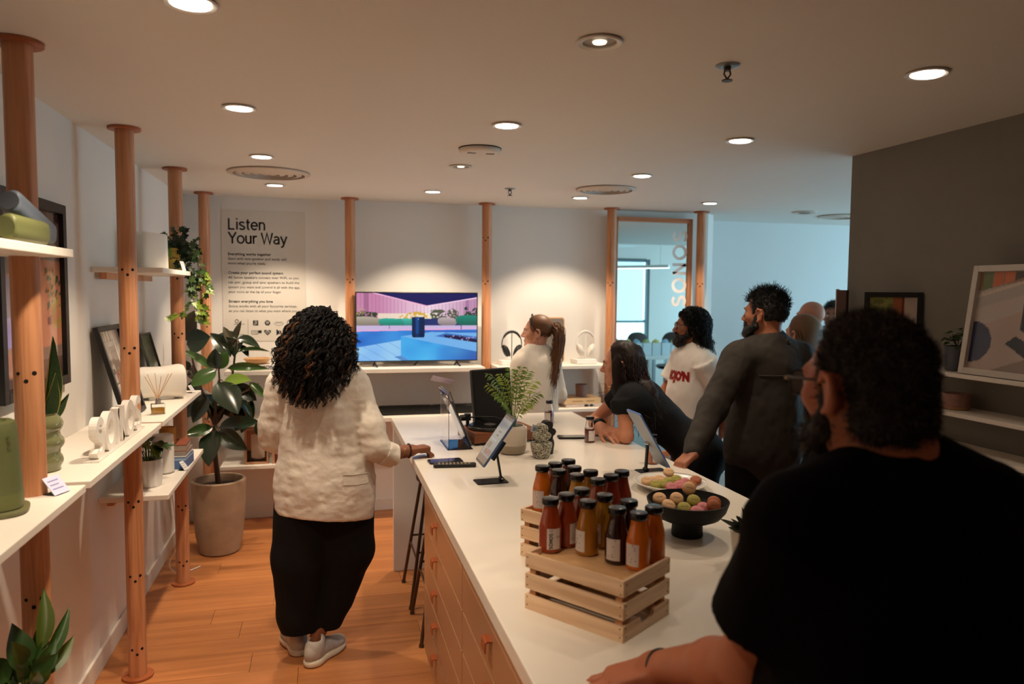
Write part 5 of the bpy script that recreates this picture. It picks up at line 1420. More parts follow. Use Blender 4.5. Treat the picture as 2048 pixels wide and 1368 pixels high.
MB().lathe([(0, 0), (.045, 0), (.048, .004), (.056, .085), (.053, .088), (.049, .08)], 32).build('pot', mat('pot_white_glaze', (236, 232, 228)), t, smooth=True)
MB().lathe([(.05, .078), (0, .082)], 16).build('soil', M_soil, t, smooth=True)
M_lime = mat('leaf_lime', (112, 150, 36), .35, rand=.2)
for k in range(16):
    a = rr.uniform(0, 2 * PI); b = Vector((math.cos(a) * .03, math.sin(a) * .03, .10 + rr.uniform(0, .05))); e = b + Vector((math.cos(a) * .05, math.sin(a) * .05, rr.uniform(.0, .03)))
    leaf_obj('leaf', ME_po, M_lime, t, b, e, .045, (0, -.2, 1)); MB().tube([(0, 0, .08), b], .0016, 5, False).build('stem', M_lime, t, smooth=True)

# ---- tablets on stands
def tablet(name, label, p0, p1, y0, y1, facing, paint, edge):
    """slab between bottom edge p0=(x,z) and top edge p1, spanning y0..y1; facing = -1 screen towards -x side"""
    d = Vector((p1[0] - p0[0], 0, p1[1] - p0[1])); L = d.length; d.normalize(); n = Vector((d.z, 0, -d.x)) * (1 if facing > 0 else -1)
    if facing < 0: n = Vector((-d.z, 0, d.x))
    xx = d.cross(n)
    t = thing(name, label, 'tablet', (p0[0], (y0 + y1) / 2, p0[1]))
    w = abs(y1 - y0)
    R = Matrix(((xx.x, d.x, n.x, 0), (xx.y, d.y, n.y, 0), (xx.z, d.z, n.z, 0), (0, 0, 0, 1)))
    o = MB().prism(rrect(w, L, .012), .007, Matrix.Translation((0, 0, -.007))).build('body', edge, t, bevel=.001); o.matrix_local = R
    o = MB().prism(rrect(w - .004, L - .004, .011), .0006, Matrix.Translation((0, .002, 0))).build('bezel', mat('gloss_black', (10, 10, 10)), t); o.matrix_local = R
    s = painted('screen', w - .016, L - .02, paint, 44, 60, attr_mat('lit_tablet', emit=.42, rough=.12), t)
    s.matrix_local = R @ Matrix.Translation((0, L / 2, .0011)) @ Matrix.Rotation(-PI / 2, 4, 'X')
    return t, d, n
def scr1(u, v):
    p = Paint(u, v, (176, 178, 176)); n = vnoise(u, v, 30)
    p.put(v > .94, (120, 110, 104)); p.put((v > .30) & (v < .42) & (u > .08) & (u < .5), (150, 128, 112)); p.put((v > .16) & (v < .28) & (u > .2) & (u < .92) & (n > .35), (170, 104, 96)); p.put((v > .56) & (v < .60) & (u > .35) & (u < .6), (120, 104, 96)); p.put((v > .66) & (v < .69) & (u > .35) & (u < .65), (120, 110, 104)); p.put((v < .13), (150, 124, 108)); p.put((v > .46) & (v < .5) & (u > .1) & (u < .7), (200, 202, 200)); return p.c
M_tedge = mat('tablet_blue', (70, 104, 160), .35, metal=.4); M_tback = mat('tablet_grey', (140, 146, 156), .4, metal=.4)
t, d, n = tablet('tablet', 'tablet facing left on a black stand, its screen lit', (.627, 1.032), (.766, 1.228), 2.95, 3.11, -1, scr1, M_tedge)
s = thing('tablet_stand', 'black folding stand holding the left tablet', 'stand', (.678, 3.03, ZT), .06, 'black tablet stands')
MB().prism(rrect(.135, .088, .008), .004, Matrix.Translation((0, -.044, 0))).build('base_plate', M_blackm, s, bevel=.001)
a_, b_ = Vector((.046, .0, .006)), Vector((.024, .0, .128))
MB().box((a_ + b_) / 2, (.008, .016, (b_ - a_).length), Matrix.Rotation(math.atan2(b_.x - a_.x, b_.z - a_.z), 3, 'Y')).build('arm', M_blackm, s, bevel=.002)
MB().cyl((.046, -.014, .012), (.046, .014, .012), .0085, n=16).build('hinge', M_black, s, smooth=True); MB().cyl((.046, -.0155, .012), (.046, -.0138, .012), .0045, n=12).build('hinge_cap', M_chrome, s, smooth=True)
MB().box((.027, 0, .134), (.006, .08, .09), Matrix.Rotation(.617, 3, 'Y')).build('back_rest', M_blackm, s, bevel=.002)
def scr2(u, v): return np.tile(np.array([90., 140., 210.]), (len(u), 1)) + (vnoise(u, v, 8)[:, None] - .5) * 60
t, d, n = tablet('tablet', 'tablet with grey back and blue edge leaning right on a black stand', (1.466, .985), (1.318, 1.232), 2.95, 3.10, 1, scr2, mat('tablet_blue_edge', (92, 132, 196), .35, metal=.4))
MB().prism(rrect(.140, .275, .012), .001, place((-.0073, .0, .0005), (0, -1, 0), (-.148, 0, .247))).build('back_shell', M_tback, t, bevel=.0003)
s = thing('tablet_stand', 'black folding stand holding the right tablet', 'stand', (1.425, 3.055, ZT), .05, 'black tablet stands')
MB().prism(rrect(.135, .088, .008), .004, Matrix.Translation((0, -.044, 0))).build('base_plate', M_blackm, s, bevel=.001)
MB().box((-.0285, 0, .066), (.009, .018, .125), Matrix.Rotation(.06, 3, 'Y')).build('arm', M_blackm, s, bevel=.002)
MB().cyl((-.031, -.014, .012), (-.031, .014, .012), .0085, n=16).build('hinge', M_black, s, smooth=True); MB().cyl((-.024, -.016, .128), (-.024, .016, .128), .0075, n=16).build('upper_hinge', M_chrome, s, smooth=True)
MB().box((-.021, 0, .137), (.006, .085, .10), Matrix.Rotation(-.54, 3, 'Y')).build('back_rest', M_blackm, s, bevel=.002)

# ---- remote and phone by the woman's hand, black phone
t = thing('remote_control', 'black remote control with pale buttons beside the woman\'s hand', 'remote', (.575, 3.325, ZT), -.12)
MB().prism([(-.095, -.022), (.095, -.022), (.098, 0), (.095, .022), (-.095, .022), (-.098, 0)], .016).build('casing', mat('remote_black', (22, 22, 24), .4), t, bevel=.004)
mb = MB()
for i in range(9):
    for j in (-1, 0, 1): mb.bx(-.075 + i * .017, -.066 + i * .017, j * .012 - .004, j * .012 + .004, .016, .0178)
mb.build('buttons', mat('remote_button', (150, 136, 100), .5), t, kind='stuff')
t = thing('phone', 'dark phone lying behind the remote control', 'phone', (.548, 3.43, ZT), .06, 'phones on the worktop')
MB().prism(rrect(.16, .078, .010), .009, Matrix.Translation((0, -.039, 0))).build('casing', mat('phone_navy', (26, 30, 44), .3), t, bevel=.002); MB().prism(rrect(.152, .070, .008), .0006, Matrix.Translation((0, -.035, .009))).build('screen', mat('gloss_navy', (16, 22, 40), .08), t)
t = thing('phone', 'black phone lying in front of the leaning woman', 'phone', (1.315, 3.86, ZT), -.15, 'phones on the worktop')
MB().prism(rrect(.15, .074, .010), .011, Matrix.Translation((0, -.037, 0))).build('casing', M_black, t, bevel=.002); MB().prism(rrect(.142, .066, .008), .0006, Matrix.Translation((0, -.033, .011))).build('screen', mat('gloss_black', (10, 10, 10)), t)

# ---- acrylic sign with price board, behind the woman's hand
t = thing('acrylic_sign', 'clear acrylic easel with a lilac card on top and dark tablet behind', 'sign', (.70, 3.80, ZT), 0)
tilt = Matrix.Rotation(-.42, 4, 'Y')
base = Matrix.Translation((.02, 0, .004))
o = MB().bx(-.0015, .0015, -.12, .14, 0, .31).build('clear_panel', M_acr, t); o.matrix_local = base @ tilt
o = MB().bx(-.10, .03, -.12, .14, 0, .003).build('clear_foot', M_acr, t)
o = MB().bx(-.0013, .0013, -.12, .14, 0, .29).build('clear_brace', M_acr, t); o.matrix_local = Matrix.Translation((-.095, 0, .003)) @ Matrix.Rotation(.0, 4, 'Y')
o = MB().bx(.004, .012, -.115, -.045 + .16, .01, .262).build('dark_board', mat('board_steel', (72, 72, 70), .25, metal=.5), t, bevel=.002); o.matrix_local = base @ tilt
o = MB().bx(.012, .0135, -.11, .11, .014, .258).build('board_print', mat('board_grey', (150, 150, 150), .4), t); o.matrix_local = base @ tilt
o = MB().bx(-.0016, .0016, -.122, -.118, 0, .315).build('dark_edge', M_black, t); o.matrix_local = base @ Matrix.Rotation(-.36, 4, 'Y')
o = MB().bx(-.055, .055, -.05, .05, 0, .002).build('lilac_card', mat('card_lilac', (176, 160, 190), .5), t); o.matrix_local = Matrix.Translation((-.115, -.03, .345)) @ Matrix.Rotation(-.35, 4, 'X') @ Matrix.Rotation(.25, 4, 'Y')
o = MB().bx(-.052, -.005, -.047, .047, .0021, .0026).build('card_print', mat('card_pink', (206, 176, 196), .5), t); o.matrix_local = Matrix.Translation((-.115, -.03, .345)) @ Matrix.Rotation(-.35, 4, 'X') @ Matrix.Rotation(.25, 4, 'Y')

# ---- portable record player with raised black lid
t = thing('record_player', 'portable record player with upright black lid and wooden base', 'record player', (.915, 3.905, ZT), .16)
MB().bx(-.185, .185, -.125, .14, .012, .066).build('wood_base', mat('player_wood', (132, 78, 50), .4, grain=('X', 40, (98, 54, 32), .6)), t, bevel=.003)
for x in (-.16, .16):
    for y in (-.1, .115): MB().cyl((x, y, 0), (x, y, .013), .014, n=14).build('foot', M_black, t, smooth=True)
MB().lathe([(0, .067), (.112, .067), (.116, .070), (.116, .082), (.112, .086), (0, .086)], 56, (-.055, -.012, 0)).build('platter', mat('platter_grey', (58, 56, 54), .35, metal=.5), t, smooth=True)
MB().lathe([(0, .0862), (.109, .0862), (.110, .0878), (.012, .0884), (0, .0884)], 56, (-.055, -.012, 0)).build('record', mat('vinyl_black', (12, 12, 13), .22), t, smooth=True)
MB().lathe([(0, .0885), (.032, .0885), (.032, .0888), (0, .0888)], 32, (-.055, -.012, 0)).build('record_label', mat('record_label_grey', (70, 66, 64), .5), t, smooth=True)
MB().cyl((-.055, -.012, .086), (-.055, -.012, .098), .003, n=10).build('spindle', M_chrome, t, smooth=True)
MB().tube([(-.150, .085, .115), (-.08, .085, .115), (.0, .06, .112), (.03, .02, .100)], .0045, 8).build('tonearm', M_black, t, smooth=True)
MB().cyl((-.19, .085, .115), (-.165, .085, .115), .017, n=18).build('counterweight', M_black, t, smooth=True)
MB().cyl((-.148, .085, .10), (-.148, .085, .135), .019, n=18).build('arm_pivot', M_black, t, smooth=True); MB().cyl((-.148, .085, .066), (-.148, .085, .102), .010, n=12).build('arm_post', M_black, t, smooth=True)
o = MB().bx(-.115, .115, 0, .045, 0, .305).build('lid', mat('lid_leatherette', (17, 16, 16), .5, bump=(300, .0004)), t, bevel=.008); o.matrix_local = Matrix.Translation((.015, .092, .07)) @ Matrix.Rotation(-.10, 4, 'X') @ Matrix.Rotation(-.04, 4, 'Y')
o = MB().bx(-.105, .105, -.002, 0, .012, .292).build('lid_lining', mat('lid_lining', (22, 20, 20), .7), t); o.matrix_local = Matrix.Translation((.015, .092, .07)) @ Matrix.Rotation(-.10, 4, 'X') @ Matrix.Rotation(-.04, 4, 'Y')
MB().bx(-.08, .11, .094, .104, .066, .076).build('hinge_bar', M_blackm, t)

# ---- parlour palm in two-tone pot
t = thing('parlour_palm', 'small feathery palm in a two tone ceramic pot', 'plant', (.905, 3.555, ZT))
M_pot = mat('pot_greige', (206, 194, 178), .3, coat=.2)
MB().lathe([(.068, .045), (.0705, .06), (.0715, .128), (.070, .131), (.062, .130), (.0605, .118)], 48).build('pot', M_pot, t, smooth=True)
MB().lathe([(0, 0), (.048, 0), (.060, .006), (.066, .022), (.0682, .0455), (.066, .05), (0, .05)], 48).build('pot_base', mat('pot_taupe', (158, 144, 124), .4), t, smooth=True)
MB().lathe([(.056, .10), (.056, .140), (.0535, .140), (.053, .10)], 40).build('inner_pot', M_white, t, smooth=True)
MB().lathe([(.054, .126), (0, .131)], 24).build('soil', M_soil, t, smooth=True)
rr = random.Random(18)
M_pm = [mat('palm_green', (92, 120, 36), .4, rand=.2), mat('palm_light', (134, 152, 52), .4, rand=.2)]
tips = [(-.13, -.02, .40), (-.115, .03, .34), (-.10, -.05, .30), (.045, .02, .42), (.115, .0, .36), (.125, -.02, .30), (.02, -.05, .35), (-.06, .02, .39), (.09, .05, .40), (-.07, -.06, .27), (.08, -.06, .26), (.0, .05, .41)]
for k, tp in enumerate(tips):
    b = Vector((rr.uniform(-.012, .012), rr.uniform(-.012, .012), .128)); tp = Vector(tp); mid = Vector((tp.x * .28, tp.y * .28, tp.z * .88))
    pts = [bez([b, mid, tp], i / 14) for i in range(15)]
    mb = MB(); mb.tube(pts, [.0022 * (1 - .6 * i / 14) for i in range(15)], 5, False)
    for i in range(5, 15):
        c = pts[i]; dr = (pts[min(i + 1, 14)] - pts[i - 1]).normalized()
        sd = dr.cross(Vector((0, -.5, 1))).normalized(); up = sd.cross(dr)
        for q in (-1, 1):
            L = .058 * (1 - .45 * abs(i - 9) / 6); e = c + (dr * .65 + sd * q * .75).normalized() * L + Vector((0, 0, -.012 - .02 * rr.random())); m_ = (c * .5 + e * .5) + Vector((0, 0, .004))
            wv = (e - c).cross(up).normalized() * .0045
            mb.add([c, m_ + wv, e, m_ - wv], [(0, 1, 2, 3)])
    mb.build('frond', M_pm[k % 3 == 1], t)
# clear card stuck beside the palm
t = thing('price_card', 'small clear card on a pick beside the palm pot', 'card', (1.01, 3.58, ZT), .3)
MB().cyl((0, 0, 0), (.006, 0, .10), .0012, n=6).build('pick', M_acr, t, smooth=True)
o = MB().bx(-.016, .016, -.001, .001, 0, .038).build('card_face', mat('card_clear', (206, 214, 226), .15), t); o.matrix_local = Matrix.Translation((.008, 0, .095)) @ Matrix.Rotation(.35, 4, 'Y')
o = MB().bx(-.009, .009, -.0016, -.001, .008, .028).build('card_print', mat('print_blue_grey', (120, 140, 160), .4), t); o.matrix_local = Matrix.Translation((.008, 0, .095)) @ Matrix.Rotation(.35, 4, 'Y')

# ---- terrazzo stacked vase and the black one behind it
def terrazzo():
    m = mat('terrazzo', (176, 170, 150), .6)
    N, L = m.node_tree.nodes, m.node_tree.links
    vo = N.new('ShaderNodeTexVoronoi'); vo.inputs['Scale'].default_value = 260
    tc = N.new('ShaderNodeTexCoord'); L.new(tc.outputs['Object'], vo.inputs['Vector'])
    rp = N.new('ShaderNodeValToRGB'); rp.color_ramp.interpolation = 'CONSTANT'
    for pos, c in ((0, (46, 44, 40)), (.30, (176, 170, 150)), (.62, (128, 128, 112)), (.8, (200, 194, 176))):
        e = rp.color_ramp.elements.new(pos) if pos > 0 else rp.color_ramp.elements[0]; e.color = (*lin(c), 1)
    sp = N.new('ShaderNodeSeparateColor'); L.new(vo.outputs['Color'], sp.inputs[0]); L.new(sp.outputs[0], rp.inputs[0]); L.new(rp.outputs[0], N['Principled BSDF'].inputs['Base Color'])
    return m
M_tz = terrazzo()
t = thing('terrazzo_vase', 'speckled terrazzo vase of two stacked wavy shapes', 'vase', (1.015, 3.425, ZT))
MB().lathe([(0, 0), (.034, 0), (.038, .004), (.050, .045), (.054, .068), (.051, .075), (.026, .076), (.0, .076)], 40).build('lower_cup', M_tz, t, smooth=True)
pts = [(-.026, .074), (.026, .074), (.026, .088), (.038, .098), (.043, .112), (.036, .124), (.022, .130), (.026, .142), (.024, .156), (.012, .166), (-.012, .166), (-.024, .156), (-.026, .142), (-.022, .130), (-.036, .124), (-.043, .112), (-.038, .098), (-.026, .088)]
MB().prism(pts, .05, place((0, .025, 0), (1, .05, 0), (0, 0, 1))).build('wavy_neck', M_tz, t, smooth=True, angle=35, bevel=.004)
t = thing('wavy_vase', 'black wavy vase half hidden behind the terrazzo one', 'vase', (1.068, 3.515, ZT))
MB().lathe([(0, 0), (.034, 0), (.040, .05), (.036, .07), (0, .07)], 32).build('lower_cup', mat('vase_black', (24, 22, 22), .5), t, smooth=True)
MB().prism(pts, .045, place((0, .02, 0), (1, .05, 0), (0, 0, 1))).build('wavy_neck', mat('vase_black', (24, 22, 22)), t, smooth=True, angle=35, bevel=.004)
# ================================================================== figure modelling: smooth signed-distance bodies meshed by surface nets
def V3(*a): return np.array(a, float)
class Sdf:
    def __init__(s): s.ops = []
    def _p(s, kind, k, mode, *a): s.ops.append((kind, k, mode, a)); return s
    def rc(s, a, b, ra, rb, k=.02, mode=0): return s._p('rc', k, mode, np.array(a, float), np.array(b, float), ra, rb)
    def chain(s, pts, rs, k=.02, mode=0):
        for i in range(len(pts) - 1): s.rc(pts[i], pts[i + 1], rs[i], rs[i + 1], k, mode)
        return s
    def el(s, c, r, R=None, k=.02, mode=0): return s._p('el', k, mode, np.array(c, float), np.array(r, float), np.eye(3) if R is None else np.array(R, float))
    def bx(s, c, h, R=None, r=.01, k=.02, mode=0): return s._p('bx', k, mode, np.array(c, float), np.array(h, float), np.eye(3) if R is None else np.array(R, float), r)
    def cc(s, a, b, ra, rb, k=.01, mode=0): return s._p('cc', k, mode, np.array(a, float), np.array(b, float), ra, rb)
    def pl(s, p, n, k=.004): return s._p('pl', k, 2, np.array(p, float), np.array(n, float) / np.linalg.norm(n))   # keep the side n points away from
    def disp(s, fn): s.ops.append(('disp', 0, 3, (fn,))); return s
    def bounds(s, pad):
        lo, hi = np.full(3, 1e9), np.full(3, -1e9)
        for kind, k, mode, a in s.ops:
            if mode: continue
            if kind in ('rc', 'cc'):
                r = max(a[2], a[3]); q = np.stack([a[0], a[1]]); lo = np.minimum(lo, q.min(0) - r); hi = np.maximum(hi, q.max(0) + r)
            elif kind == 'el': r = a[1].max(); lo = np.minimum(lo, a[0] - r); hi = np.maximum(hi, a[0] + r)
            elif kind == 'bx': r = np.linalg.norm(a[1]) + a[3]; lo = np.minimum(lo, a[0] - r); hi = np.maximum(hi, a[0] + r)
        return lo - pad, hi + pad
    def ev(s, P):
        P = P.astype(np.float32); d = np.full(len(P), 1e3, np.float32)
        for kind, k, mode, a in s.ops:
            if kind == 'disp': d = d + a[0](P, d).astype(np.float32); continue
            if kind == 'rc':
                A, B, ra, rb = a; ba = (B - A).astype(np.float32); l2 = float(ba @ ba) + 1e-12
                pa = P - A.astype(np.float32); h = np.clip(pa @ ba / l2, 0, 1)
                e = np.sqrt(((pa - h[:, None] * ba) ** 2).sum(1)) - (ra + (rb - ra) * h)
            elif kind == 'el':
                q = (P - a[0].astype(np.float32)) @ a[2].astype(np.float32); r = a[1].astype(np.float32)
                k0 = np.sqrt(((q / r) ** 2).sum(1)); k1 = np.sqrt(((q / r ** 2) ** 2).sum(1)) + 1e-9
                e = k0 * (k0 - 1) / k1
            elif kind == 'bx':
                q = np.abs((P - a[0].astype(np.float32)) @ a[2].astype(np.float32)) - a[1].astype(np.float32)
                e = np.sqrt((np.maximum(q, 0) ** 2).sum(1)) + np.minimum(q.max(1), 0) - a[3]
            elif kind == 'cc':
                A, B, ra, rb = a; ba = B - A; L = float(np.linalg.norm(ba)); u = (ba / L).astype(np.float32)
                pa = P - A.astype(np.float32); t = pa @ u; rad = np.sqrt(np.maximum((pa ** 2).sum(1) - t * t, 0))
                side = rad - (ra + (rb - ra) * np.clip(t / L, 0, 1)); ax = np.maximum(-t, t - L)
                e = np.maximum(side, ax)
            elif kind == 'pl':
                e = (P - a[0].astype(np.float32)) @ a[1].astype(np.float32)
            if mode == 0:
                if k > 0:
                    h = np.maximum(k - np.abs(d - e), 0) / k; d = np.minimum(d, e) - h * h * k * .25
                else: d = np.minimum(d, e)
            elif mode == 1:
                e = -e; h = np.maximum(k - np.abs(d - e), 0) / max(k, 1e-6); d = np.maximum(d, e) + h * h * k * .25
            else:
                h = np.maximum(k - np.abs(d - e), 0) / max(k, 1e-6); d = np.maximum(d, e) + h * h * k * .25
        return d
    def mesh(s, h, pad=.03, lo=None, hi=None):
        a, b = s.bounds(pad)
        if lo is not None: a = np.maximum(a, lo)
        if hi is not None: b = np.minimum(b, hi)
        B = 8
        nb = np.maximum(np.ceil((b - a) / (h * B)).astype(int), 1); n = nb * B
        V = np.full(n, 1.0, np.float32)
        ci = np.stack(np.meshgrid(*[np.arange(k) for k in nb], indexing='ij'), -1).reshape(-1, 3)
        dc = s.ev(a + (ci * B + (B - 1) / 2) * h)
        act = np.abs(dc) < h * B * 1.0 + .022
        for c, dd in zip(ci[~act], dc[~act]):
            if dd < 0: V[c[0] * B:c[0] * B + B, c[1] * B:c[1] * B + B, c[2] * B:c[2] * B + B] = -1
        off = np.stack(np.meshgrid(*[np.arange(B)] * 3, indexing='ij'), -1).reshape(-1, 3)
        ca = ci[act]
        for q in range(0, len(ca), 400):
            cs = ca[q:q + 400]
            P = (cs[:, None, :] * B + off[None]).reshape(-1, 3)
            V[P[:, 0], P[:, 1], P[:, 2]] = s.ev(a + P * h)
        V[0] = V[-1] = 1; V[:, 0] = V[:, -1] = 1; V[:, :, 0] = V[:, :, -1] = 1
        return surface_nets(V, a, h)
def surface_nets(V, org, h):
    S = V < 0
    cnt = np.zeros(np.array(V.shape) - 1, np.int8)
    sl = lambda o, m: tuple(slice(o[i], m[i] - 1 + o[i]) for i in range(3))
    m = V.shape
    for ox in (0, 1):
        for oy in (0, 1):
            for oz in (0, 1): cnt += S[sl((ox, oy, oz), m)]
    cells = np.argwhere((cnt > 0) & (cnt < 8))
    idx = np.full(cnt.shape, -1, np.int32); idx[cells[:, 0], cells[:, 1], cells[:, 2]] = np.arange(len(cells))
    acc = np.zeros((len(cells), 3)); num = np.zeros(len(cells))
    cor = [(0, 0, 0), (1, 0, 0), (0, 1, 0), (1, 1, 0), (0, 0, 1), (1, 0, 1), (0, 1, 1), (1, 1, 1)]
    vals = [V[cells[:, 0] + c[0], cells[:, 1] + c[1], cells[:, 2] + c[2]] for c in cor]
    for i in range(8):
        for j in range(i + 1, 8):
            dlt = np.array(cor[j]) - cor[i]
            if np.abs(dlt).sum() != 1: continue
            va, vb = vals[i], vals[j]; x = (va < 0) != (vb < 0)
            t = np.where(x, va / np.where(va - vb == 0, 1, va - vb), 0)
            acc += np.where(x[:, None], np.array(cor[i]) + t[:, None] * dlt, 0); num += x
    verts = org + (cells + acc / num[:, None]) * h
    quads = []
    for ax in range(3):
        o = [0, 0, 0]; o[ax] = 1
        A = S[:m[0] - o[0], :m[1] - o[1], :m[2] - o[2]]; Bq = S[o[0]:, o[1]:, o[2]:]
        e = np.argwhere(A != Bq)
        u, w = (ax + 1) % 3, (ax + 2) % 3
        e = e[(e[:, u] > 0) & (e[:, w] > 0)]
        du = np.zeros(3, int); du[u] = 1; dw = np.zeros(3, int); dw[w] = 1
        q = [idx[tuple((e - du - dw).T)], idx[tuple((e - dw).T)], idx[tuple(e.T)], idx[tuple((e - du).T)]]
        q = np.stack(q, 1); fl = ~A[tuple(e.T)]
        q[fl] = q[fl][:, ::-1]
        quads.append(q[(q >= 0).all(1)])
    Q = np.concatenate(quads)
    v0, v1, v2 = verts[Q[:, 0]], verts[Q[:, 1]], verts[Q[:, 2]]
    if np.einsum('ij,ij->i', v0 - verts.mean(0), np.cross(v1 - v0, v2 - v0)).sum() < 0: Q = Q[:, ::-1].copy()
    return verts, Q
def np_mesh(name, parts, m, parent, smooth=True):
    """parts: list of (verts, quads), joined into one mesh"""
    vs, qs, o = [], [], 0
    for v, q in parts: vs.append(v); qs.append(q + o); o += len(v)
    v = np.concatenate(vs).astype(np.float32); q = np.concatenate(qs).astype(np.int32)
    me = bpy.data.meshes.new(name)
    me.vertices.add(len(v)); me.vertices.foreach_set('co', v.ravel())
    me.loops.add(q.size); me.loops.foreach_set('vertex_index', q.ravel())
    me.polygons.add(len(q)); me.polygons.foreach_set('loop_start', np.arange(len(q), dtype=np.int32) * q.shape[1]); me.polygons.foreach_set('loop_total', np.full(len(q), q.shape[1], np.int32))
    me.update(calc_edges=True); me.validate()
    if smooth: me.polygons.foreach_set('use_smooth', [True] * len(me.polygons))
    me.materials.append(m)
    ob = bpy.data.objects.new(name, me); COL.objects.link(ob)
    if parent is not None: ob.parent = parent; ob.matrix_parent_inverse = parent.matrix_world.inverted()
    return ob
_L = RNG.random((32, 32, 32)).astype(np.float32)
def noise3(P, s):
    q = P * s if np.isscalar(s) else P * np.array(s, np.float32)
    i = np.floor(q).astype(int); f = q - i; f = f * f * (3 - 2 * f); i &= 31; j = (i + 1) & 31
    x0, y0, z0 = i.T; x1, y1, z1 = j.T; fx, fy, fz = f.T
    g = lambda a, b, c: _L[a, b, c]
    return (((g(x0, y0, z0) * (1 - fx) + g(x1, y0, z0) * fx) * (1 - fy) + (g(x0, y1, z0) * (1 - fx) + g(x1, y1, z0) * fx) * fy) * (1 - fz)
            + ((g(x0, y0, z1) * (1 - fx) + g(x1, y0, z1) * fx) * (1 - fy) + (g(x0, y1, z1) * (1 - fx) + g(x1, y1, z1) * fx) * fy) * fz) - .5
def rotm(rz=0, rx=0, ry=0):
    return np.array(Matrix.Rotation(rz, 3, 'Z') @ Matrix.Rotation(rx, 3, 'X') @ Matrix.Rotation(ry, 3, 'Y'))

# ---- anatomy; local frames: x right, y forward, z up
def add_head(S, c, R, s=1.0, beardless=True):
    c = np.array(c, float); T = lambda x, y, z: c + R @ (V3(x, y, z) * s)
    S.el(T(0, -.014, .030), V3(.075, .096, .088) * s, R, .01)
    S.el(T(0, .030, -.028), V3(.058, .060, .084) * s, R, .03)
    for q in (-1, 1):
        S.rc(T(q * .050, .0, -.052), T(q * .016, .068, -.094), .022 * s, .016 * s, .03)
        S.el(T(q * .044, .055, -.016), V3(.022, .022, .02) * s, R, .025)
    S.el(T(0, .074, -.096), V3(.020, .016, .016) * s, R, .02)
    S.rc(T(-.034, .080, .024), T(.034, .080, .024), .011 * s, .011 * s, .02)
    for q in (-1, 1): S.el(T(q * .032, .096, .004), V3(.018, .014, .012) * s, R, .014, 1)
    for q in (-1, 1): S.el(T(q * .031, .078, .003), V3(.014, .012, .011) * s, R, .004)
    S.rc(T(0, .088, .014), T(0, .110, -.026), .0075 * s, .0115 * s, .012)
    for q in (-1, 1): S.el(T(q * .012, .098, -.032), V3(.009, .011, .008) * s, R, .008)
    S.el(T(0, .088, -.057), V3(.023, .010, .006) * s, R, .006); S.el(T(0, .087, -.067), V3(.020, .010, .007) * s, R, .006)
    S.rc(T(-.02, .099, -.062), T(.02, .099, -.062), .0025 * s, .0025 * s, .003, 1)
    for q in (-1, 1):
        Re = R @ rotm(q * .45, -.15)
        S.el(T(q * .080, -.008, -.006), V3(.010, .021, .034) * s, Re, .006)
        S.el(T(q * .087, .002, -.004), V3(.007, .011, .019) * s, Re, .006, 1)
        S.chain([T(q * .084, .010, .012), T(q * .088, .0, .026), T(q * .093, -.018, .020), T(q * .093, -.024, .0), T(q * .087, -.014, -.026), T(q * .081, .004, -.036)], [.0042 * s, .0048 * s, .005 * s, .005 * s, .0055 * s, .0065 * s], .004)
    return T
def face_parts(parent, c, R, s, hair_m, skin_lip=None, brows=True):
    c = np.array(c, float); Rm = Matrix(R.tolist())
    T = lambda x, y, z: Vector((c + R @ (V3(x, y, z) * s)).tolist())
    for q in (-1, 1):
        e = MB().sphere(T(q * .031, .0795, .0035), .0125 * s, 16, 10).build('eye', mat('eye_white', (206, 198, 190), .2), parent, smooth=True)
        MB().sphere(T(q * .031, .0885, .0035), (.0055 * s, .0042 * s, .0055 * s), 12, 8, Rm).build('iris', mat('iris_dark', (38, 24, 18), .15), e, smooth=True)
        if brows:
            MB().tube([T(q * .014, .0945, .022), T(q * .03, .0935, .028), T(q * .046, .083, .023)], [.0028 * s, .0036 * s, .002 * s], 6).build('eyebrow', hair_m, parent, smooth=True)
